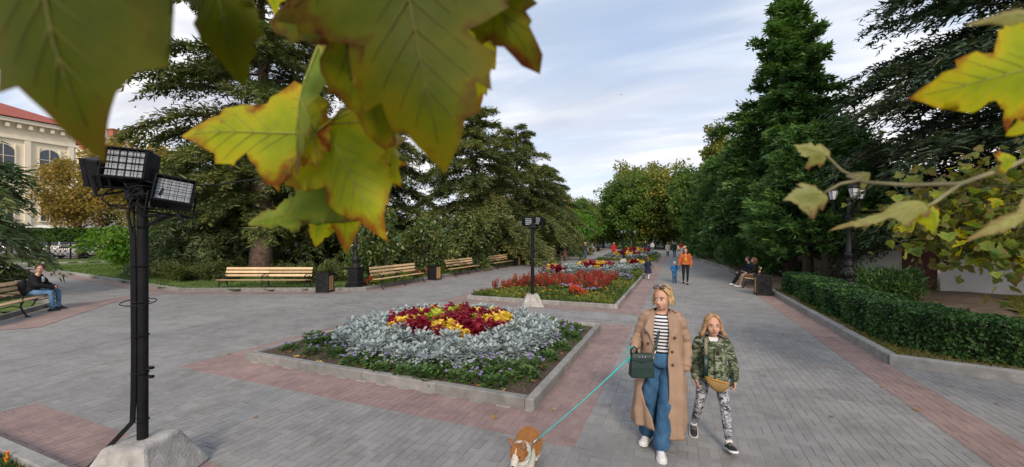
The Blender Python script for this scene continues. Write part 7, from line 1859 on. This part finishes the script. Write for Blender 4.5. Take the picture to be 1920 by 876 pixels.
def plane_leaf_mesh(seed, L_, fold=.25, curl=.15, wav=.02, m='plane_leaf_yellow', cuts=3, wide=1.0):
    r_ = random.Random(seed); pts = []
    for x, y in HALF: pts.append((x*wide*r_.uniform(.9, 1.1), y*r_.uniform(.96, 1.04)))
    mirror = [(-x*r_.uniform(.9, 1.1), y*r_.uniform(.97, 1.03)) for x, y in pts[:-1]][::-1]
    out = pts + mirror
    bm = bmesh.new(); vs = [bm.verts.new((x, y, 0)) for x, y in out]; bm.faces.new(vs)
    bmesh.ops.triangulate(bm, faces=bm.faces[:])
    bmesh.ops.subdivide_edges(bm, edges=bm.edges[:], cuts=cuts, use_grid_fill=True)
    O = np.array(out); O2 = np.roll(O, -1, 0)
    V = np.array([v.co[:] for v in bm.verts]); P = V[:, :2]
    d_ = np.full(len(P), 9.0)
    for a, c in zip(O, O2):
        ab = c - a; t = np.clip(((P - a) @ ab)/(ab @ ab), 0, 1); d_ = np.minimum(d_, np.linalg.norm(P - (a + t[:, None]*ab), axis=1))
    x, y = P.T
    z = -fold*np.abs(x)**1.2 - curl*(y - .2)**2 + wav*np.sin(9*x + seed)*np.cos(7*y + 2*seed) - curl*.8*np.clip(np.hypot(x, y - .3) - .35, 0, 1)**1.5
    for v, zz in zip(bm.verts, z): v.co.z = zz
    for v in bm.verts: v.co *= L_
    me = bpy.data.meshes.new('leaf'); bm.to_mesh(me); bm.free(); me.materials.append(M[m])
    at = me.attributes.new('var', 'FLOAT', 'POINT'); at.data.foreach_set('value', np.clip(1 - d_/.16, 0, 1).astype(np.float32))
    me.polygons.foreach_set('use_smooth', [True]*len(me.polygons))
    # veins
    b = MB()
    def zat(px_, py_): return float(-fold*abs(px_)**1.2 - curl*(py_ - .2)**2 + wav*math.sin(9*px_ + seed)*math.cos(7*py_ + 2*seed) - curl*.8*max(0, math.hypot(px_, py_ - .3) - .35)**1.5)
    for e in ((0, .93), (.66*wide, .22), (-.66*wide, .22), (.40*wide, -.03), (-.40*wide, -.03)):
        b.tube([(e[0]*t*L_, e[1]*t*L_, (zat(e[0]*t, e[1]*t) + .004)*L_) for t in np.linspace(0, .95, 7)], [.0085*L_*(1 - .8*t) for t in np.linspace(0, 1, 7)], 5)
    for t0, e in ((.2, (.17, .40)), (.2, (-.17, .40)), (.32, (.22, .55)), (.32, (-.22, .55)), (.45, (.2, .66)), (.45, (-.2, .66)), (.58, (.14, .74)), (.58, (-.14, .74)), (.7, (.09, .82)), (.7, (-.09, .82))):
        b.tube([(e[0]*t*L_, (t0*.93*(1 - t) + e[1]*t)*L_, (zat(e[0]*t, t0*.93*(1 - t) + e[1]*t) + .003)*L_) for t in np.linspace(0, .9, 5)], [.0036*L_*(1 - .7*t) for t in np.linspace(0, 1, 5)], 4)
    for sx in (-1, 1):                                # side veins of the two main lateral lobes
        for t0, dx, dy in ((.3, .02, .10), (.5, .03, .10), (.7, .03, .07), (.3, .10, -.06), (.5, .10, -.06), (.7, .08, -.03)):
            p0 = (.66*wide*t0*sx, .22*t0); p1 = (p0[0] + dx*sx*wide, p0[1] + dy)
            b.tube([((p0[0] + (p1[0] - p0[0])*t)*L_, (p0[1] + (p1[1] - p0[1])*t)*L_, (zat(p0[0] + (p1[0] - p0[0])*t, p0[1] + (p1[1] - p0[1])*t) + .003)*L_) for t in (0, .5, 1)], [.003*L_, .002*L_, .001*L_], 4)
    return me, b
CR, CF, CU = Vector((math.cos(TH), math.sin(TH), 0)), Vector((-math.sin(TH), math.cos(TH), 0)), Vector((0, 0, 1))
def near(px_, py_, d_): return Vector((0, 0, 2.2)) + CF*d_ + CR*((px_ - 960)/747*d_) + CU*((446 - py_)/747*d_)
def hang_leaf(root, base, tip, d_, seed, m, fold=.25, curl=.15, tilt=0.0, turn=0.0, wide=1.0, dt=0.0, petiole=None, wav=.02):
    """base and tip of the blade as sight points at depth d_ (tip dt nearer)"""
    p, q = near(*base, d_), near(*tip, d_ - dt); L_ = (q - p).length
    me, vb = plane_leaf_mesh(seed, L_, fold, curl, wav, m, 3, wide)
    ey = (q - p).normalized(); en = -CF; en = (en - ey*en.dot(ey)).normalized(); ex = ey.cross(en)
    mt = Matrix((ex, ey, en)).transposed().to_4x4() @ Matrix.Rotation(turn, 4, 'Y') @ Matrix.Rotation(tilt, 4, 'X')
    mt.translation = p - root.location
    o = ob('leaf', me, root); o.matrix_local = mt
    vb.build('vein', 'leaf_vein_dark' if ('olive' in m or 'shade' in m) else 'leaf_vein', o, True)
    if petiole is not None:
        e = petiole - p; b = MB(); b.tube([(0, 0, 0)] + [tuple(mt.to_3x3().inverted() @ (e*t + CU*.01*math.sin(math.pi*t))) for t in (.35, .7, 1)], [.0014, .0016, .0018, .0024], 5); b.build('stalk', 'leaf_vein', o, True)
    return o
PT = empty('plane_tree', (1.6, -2.2, 0), 0, 'plane tree whose autumn leaves hang across the top left foreground', 'tree')
def rel(*pts): return [tuple(Vector(p) - PT.location) for p in pts]
b = MB(); b.tube(rel((1.6, -2.2, -.1), (1.62, -2.2, 1.2), (1.5, -2.1, 2.6), (1.2, -1.7, 3.4)), [.24, .2, .17, .12], 12)
b.tube(rel((1.5, -2.1, 2.6), (.9, -1.2, 3.3), (.2, -.3, 3.25), (-.15, .1, 2.95), (-.3, .3, 2.72)), [.12, .08, .05, .025, .01], 8)
b.tube(rel((1.5, -2.1, 2.6), (1.7, -.9, 3.1), (1.35, .1, 2.85), (1.05, .45, 2.62)), [.1, .06, .03, .012], 8); b.build('trunk', 'bark_grey', PT, True)
tw0, tw1, tw2 = near(430, -130, .36), near(640, -140, .40), near(700, -60, .44)
b = MB(); b.tube(rel((-.3, .3, 2.72), tw1, tw2), [.006, .0045, .004], 6); b.tube(rel((-.3, .3, 2.72), tw0, near(150, -150, .30)), [.006, .004, .003], 6); b.tube(rel(tw2, near(722, 60, .50), near(716, 180, .56), near(724, 268, .6)), [.004, .0035, .003, .0025], 6); b.build('twig', 'twig_dark', PT, True)
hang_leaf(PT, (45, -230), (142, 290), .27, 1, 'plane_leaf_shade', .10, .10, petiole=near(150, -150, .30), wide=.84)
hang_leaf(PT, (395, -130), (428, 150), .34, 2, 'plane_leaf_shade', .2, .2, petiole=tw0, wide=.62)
hang_leaf(PT, (745, -130), (828, 314), .40, 3, 'plane_leaf_olive', .12, .18, petiole=tw2, wide=.8, tilt=R(4))
hang_leaf(PT, (640, -110), (700, 272), .42, 4, 'plane_leaf_olive', .2, .16, petiole=tw2, wide=.72, turn=R(8))
hang_leaf(PT, (820, -140), (1012, 112), .42, 5, 'plane_leaf_olive', .2, .2, petiole=tw2, wide=.62)
hang_leaf(PT, (860, -40), (898, 208), .52, 6, 'plane_leaf_yellow', .3, .2, petiole=tw2, wide=.5)
hang_leaf(PT, (590, 250), (318, 243), .56, 7, 'plane_leaf_yellow', .18, .12, petiole=near(716, 180, .56), wide=.58, turn=R(12))
hang_leaf(PT, (594, 80), (530, 330), .54, 8, 'plane_leaf_green', .5, .1, petiole=near(722, 60, .5), wide=.30, turn=R(38))
hang_leaf(PT, (612, 235), (706, 438), .58, 9, 'plane_leaf_yellow', .22, .2, petiole=near(716, 180, .56), wide=.78, dt=.04)
hang_leaf(PT, (650, 250), (640, 476), .62, 10, 'plane_leaf_yellow', .2, .12, petiole=near(724, 268, .6), wide=.62)
hang_leaf(PT, (655, 330), (522, 412), .61, 11, 'plane_leaf_green', .3, .15, petiole=near(724, 268, .6), wide=.7)
hang_leaf(PT, (575, 395), (442, 420), .64, 12, 'plane_leaf_green', .4, .3, petiole=near(655, 330, .62), wide=.36)
hang_leaf(PT, (690, 262), (744, 345), .6, 13, 'plane_leaf_yellow', .3, .3, petiole=near(724, 268, .6), wide=.8)
hang_leaf(PT, (612, 380), (580, 468), .66, 14, 'plane_leaf_yellow', .3, .3, petiole=near(655, 330, .62), wide=.6)
hang_leaf(PT, (722, 240), (738, 318), .6, 15, 'plane_leaf_dry', .9, .5, petiole=near(716, 180, .56), wide=.5)
hang_leaf(PT, (520, -60), (505, 20), .5, 16, 'plane_leaf_yellow', .3, .3, petiole=tw1, wide=.7)
# right hand twig with withered leaves
RT = empty('plane_branch', near(2000, 262, .66), 0, 'bare plane twig with withered curled leaves at the right edge', 'branch')
PT0 = PT.location.copy(); PT_ = PT; 
def relr(*pts): return [tuple(Vector(p) - RT.location) for p in pts]
b = MB(); b.tube(relr(near(2080, 180, .70), near(2000, 262, .66), near(1895, 312, .62), near(1800, 345, .6), near(1700, 347, .6), near(1625, 342, .6), near(1588, 330, .6)), [.006, .0042, .0036, .0032, .0028, .0024, .002], 7)
b.tube(relr(near(1800, 345, .6), near(1752, 380, .59), near(1735, 388, .59)), [.003, .0022, .002], 6); b.tube(relr(near(1625, 342, .6), near(1578, 320, .6), near(1550, 292, .6)), [.0024, .002, .0016], 6); b.tube(relr(near(1610, 338, .6), near(1575, 345, .6), near(1545, 362, .6)), [.0024, .002, .0016], 6)
b.build('twig', 'twig_bark', RT, True)
hang_leaf(RT, (1552, 296), (1502, 268), .6, 21, 'plane_leaf_dry', .7, .4, wide=.7, wav=.09); hang_leaf(RT, (1546, 362), (1480, 368), .6, 22, 'plane_leaf_dry', .8, .3, wide=.85, wav=.08, turn=R(20))
hang_leaf(RT, (1738, 388), (1590, 402), .59, 23, 'plane_leaf_dry', 1.1, .5, wide=.22, wav=.10, turn=R(35)); hang_leaf(RT, (1745, 392), (1770, 440), .6, 24, 'plane_leaf_yellow', .6, .5, wide=.7)
hang_leaf(RT, (1615, 342), (1640, 322), .6, 25, 'plane_leaf_dry', .8, .4, wide=1.0); hang_leaf(RT, (1880, 305), (1918, 296), .6, 26, 'plane_leaf_yellow', .5, .3, wide=.9)
hang_leaf(RT, (1990, 110), (1752, 178), .46, 27, 'plane_leaf_yellow', .22, .3, wide=.62, turn=R(-10), petiole=near(2080, 180, .70)); hang_leaf(RT, (2010, 20), (1850, 28), .34, 28, 'plane_leaf_dry', .9, .3, wide=.25)
hang_leaf(RT, (1990, 370), (1838, 440), .55, 29, 'plane_leaf_dry', .6, .3, wide=.22, turn=R(25)); hang_leaf(RT, (1990, 190), (1912, 250), .5, 30, 'plane_leaf_yellow', .3, .3, wide=.7)
# young plane tree at the right edge with many single leaves
YT = empty('young_plane_tree', (5.7, 4.0, .1), 0, 'young plane tree with green lobed leaves at the right edge', 'tree')
def rely(*pts): return [tuple(Vector(p) - YT.location) for p in pts]
b = MB(); b.tube(rely((5.7, 4.0, 0), (5.72, 4.05, 1.4), (5.6, 4.2, 2.6), (5.7, 4.1, 4.6)), [.09, .075, .06, .02], 8)
tips = []; more_v = []
rv = random.Random(3)
for i, (px_, py_, d_) in enumerate([(1740, 380, 4.9), (1760, 430, 4.6), (1800, 350, 4.8), (1830, 420, 4.4), (1870, 360, 4.6), (1880, 445, 4.3), (1900, 400, 4.5), (1830, 455, 4.5), (1900, 330, 4.8), (1780, 440, 4.7), (1890, 480, 4.3), (1730, 420, 5.0), (1910, 500, 4.2)]):
    e = near(px_, py_, d_); tips.append((e, d_)); st = Vector((5.65, 4.15, 1.9 + .1*(i % 5)))
    b.tube(rely(st, st.lerp(e, .5) + CU*.18, e), [.03, .016, .005], 5)
b.build('trunk', 'bark_grey', YT, True)
lm_ = [plane_leaf_mesh(60 + q, 1.0, .3, .3, .04, mm, 1)[0] for q, mm in enumerate(('plane_leaf_green', 'plane_leaf_green', 'plane_leaf_green', 'plane_leaf_yellow', 'plane_leaf_green'))]
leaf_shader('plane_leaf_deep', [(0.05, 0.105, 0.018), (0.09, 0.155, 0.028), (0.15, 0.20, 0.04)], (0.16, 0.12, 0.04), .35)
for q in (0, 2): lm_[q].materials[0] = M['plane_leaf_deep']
for i in range(280):
    e, d_ = tips[i % len(tips)]
    p = e + Vector((rv.gauss(0, .2), rv.gauss(0, .2), rv.gauss(-.02, .13)))
    o = ob('leaf', lm_[rv.randrange(5)], YT, p - YT.location); s_ = rv.uniform(.075, .135); o.scale = (s_, s_, s_); o.rotation_euler = (rv.gauss(R(-125), .5), rv.gauss(0, .5), rv.uniform(0, 6.28))
# the smaller leaves deeper in the boughs, past the 280 single ones
r_ = np.random.default_rng(78); n = 900
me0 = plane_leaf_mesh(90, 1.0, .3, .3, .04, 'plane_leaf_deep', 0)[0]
v0 = np.array([q.co[:] for q in me0.vertices]); f0 = np.array([q.vertices[:] for q in me0.polygons]); a0 = np.array([q.value for q in me0.attributes['var'].data])
cen = np.array([tips[q % len(tips)][0][:] for q in range(n)]) + r_.normal(0, 1, (n, 3))*np.array([.26, .26, .17]) - np.array(YT.location[:]) + np.array([.15, .2, .05])
ey_ = norm(r_.normal(0, 1, (n, 3)) + np.array([0, 0, -.6])); en_ = norm(np.cross(ey_, r_.normal(0, 1, (n, 3)))); ex_ = np.cross(ey_, en_); sc_ = r_.uniform(.06, .12, n)
vv2 = cen[:, None] + sc_[:, None, None]*(v0[None, :, :1]*ex_[:, None] + v0[None, :, 1:2]*ey_[:, None] + v0[None, :, 2:]*en_[:, None])
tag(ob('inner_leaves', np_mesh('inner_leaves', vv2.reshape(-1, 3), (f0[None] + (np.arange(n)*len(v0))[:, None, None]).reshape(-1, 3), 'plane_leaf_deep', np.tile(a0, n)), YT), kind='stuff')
r_ = np.random.default_rng(77); n = 2200
p = r_.normal(0, 1, (n, 3))*np.array([.8, .8, .8]) + np.array([.5, -.4, 4.6]); d_ = norm(r_.normal(0, 1, (n, 3))); sd_ = norm(np.cross(d_, r_.normal(0, 1, (n, 3)))); l_ = .14*r_.uniform(.7, 1.3, (n, 1))
v = np.stack([p, p + d_*l_*.5 + sd_*l_*.4, p + d_*l_, p + d_*l_*.5 - sd_*l_*.4], 1)
tag(ob('crown', leaf_mesh('crown', v, 'broad_green', r_.random(n)), YT), kind='stuff')
print('tris', sum(len(m.loops) - 2*len(m.polygons) for m in bpy.data.meshes), 'objects', len(bpy.data.objects))
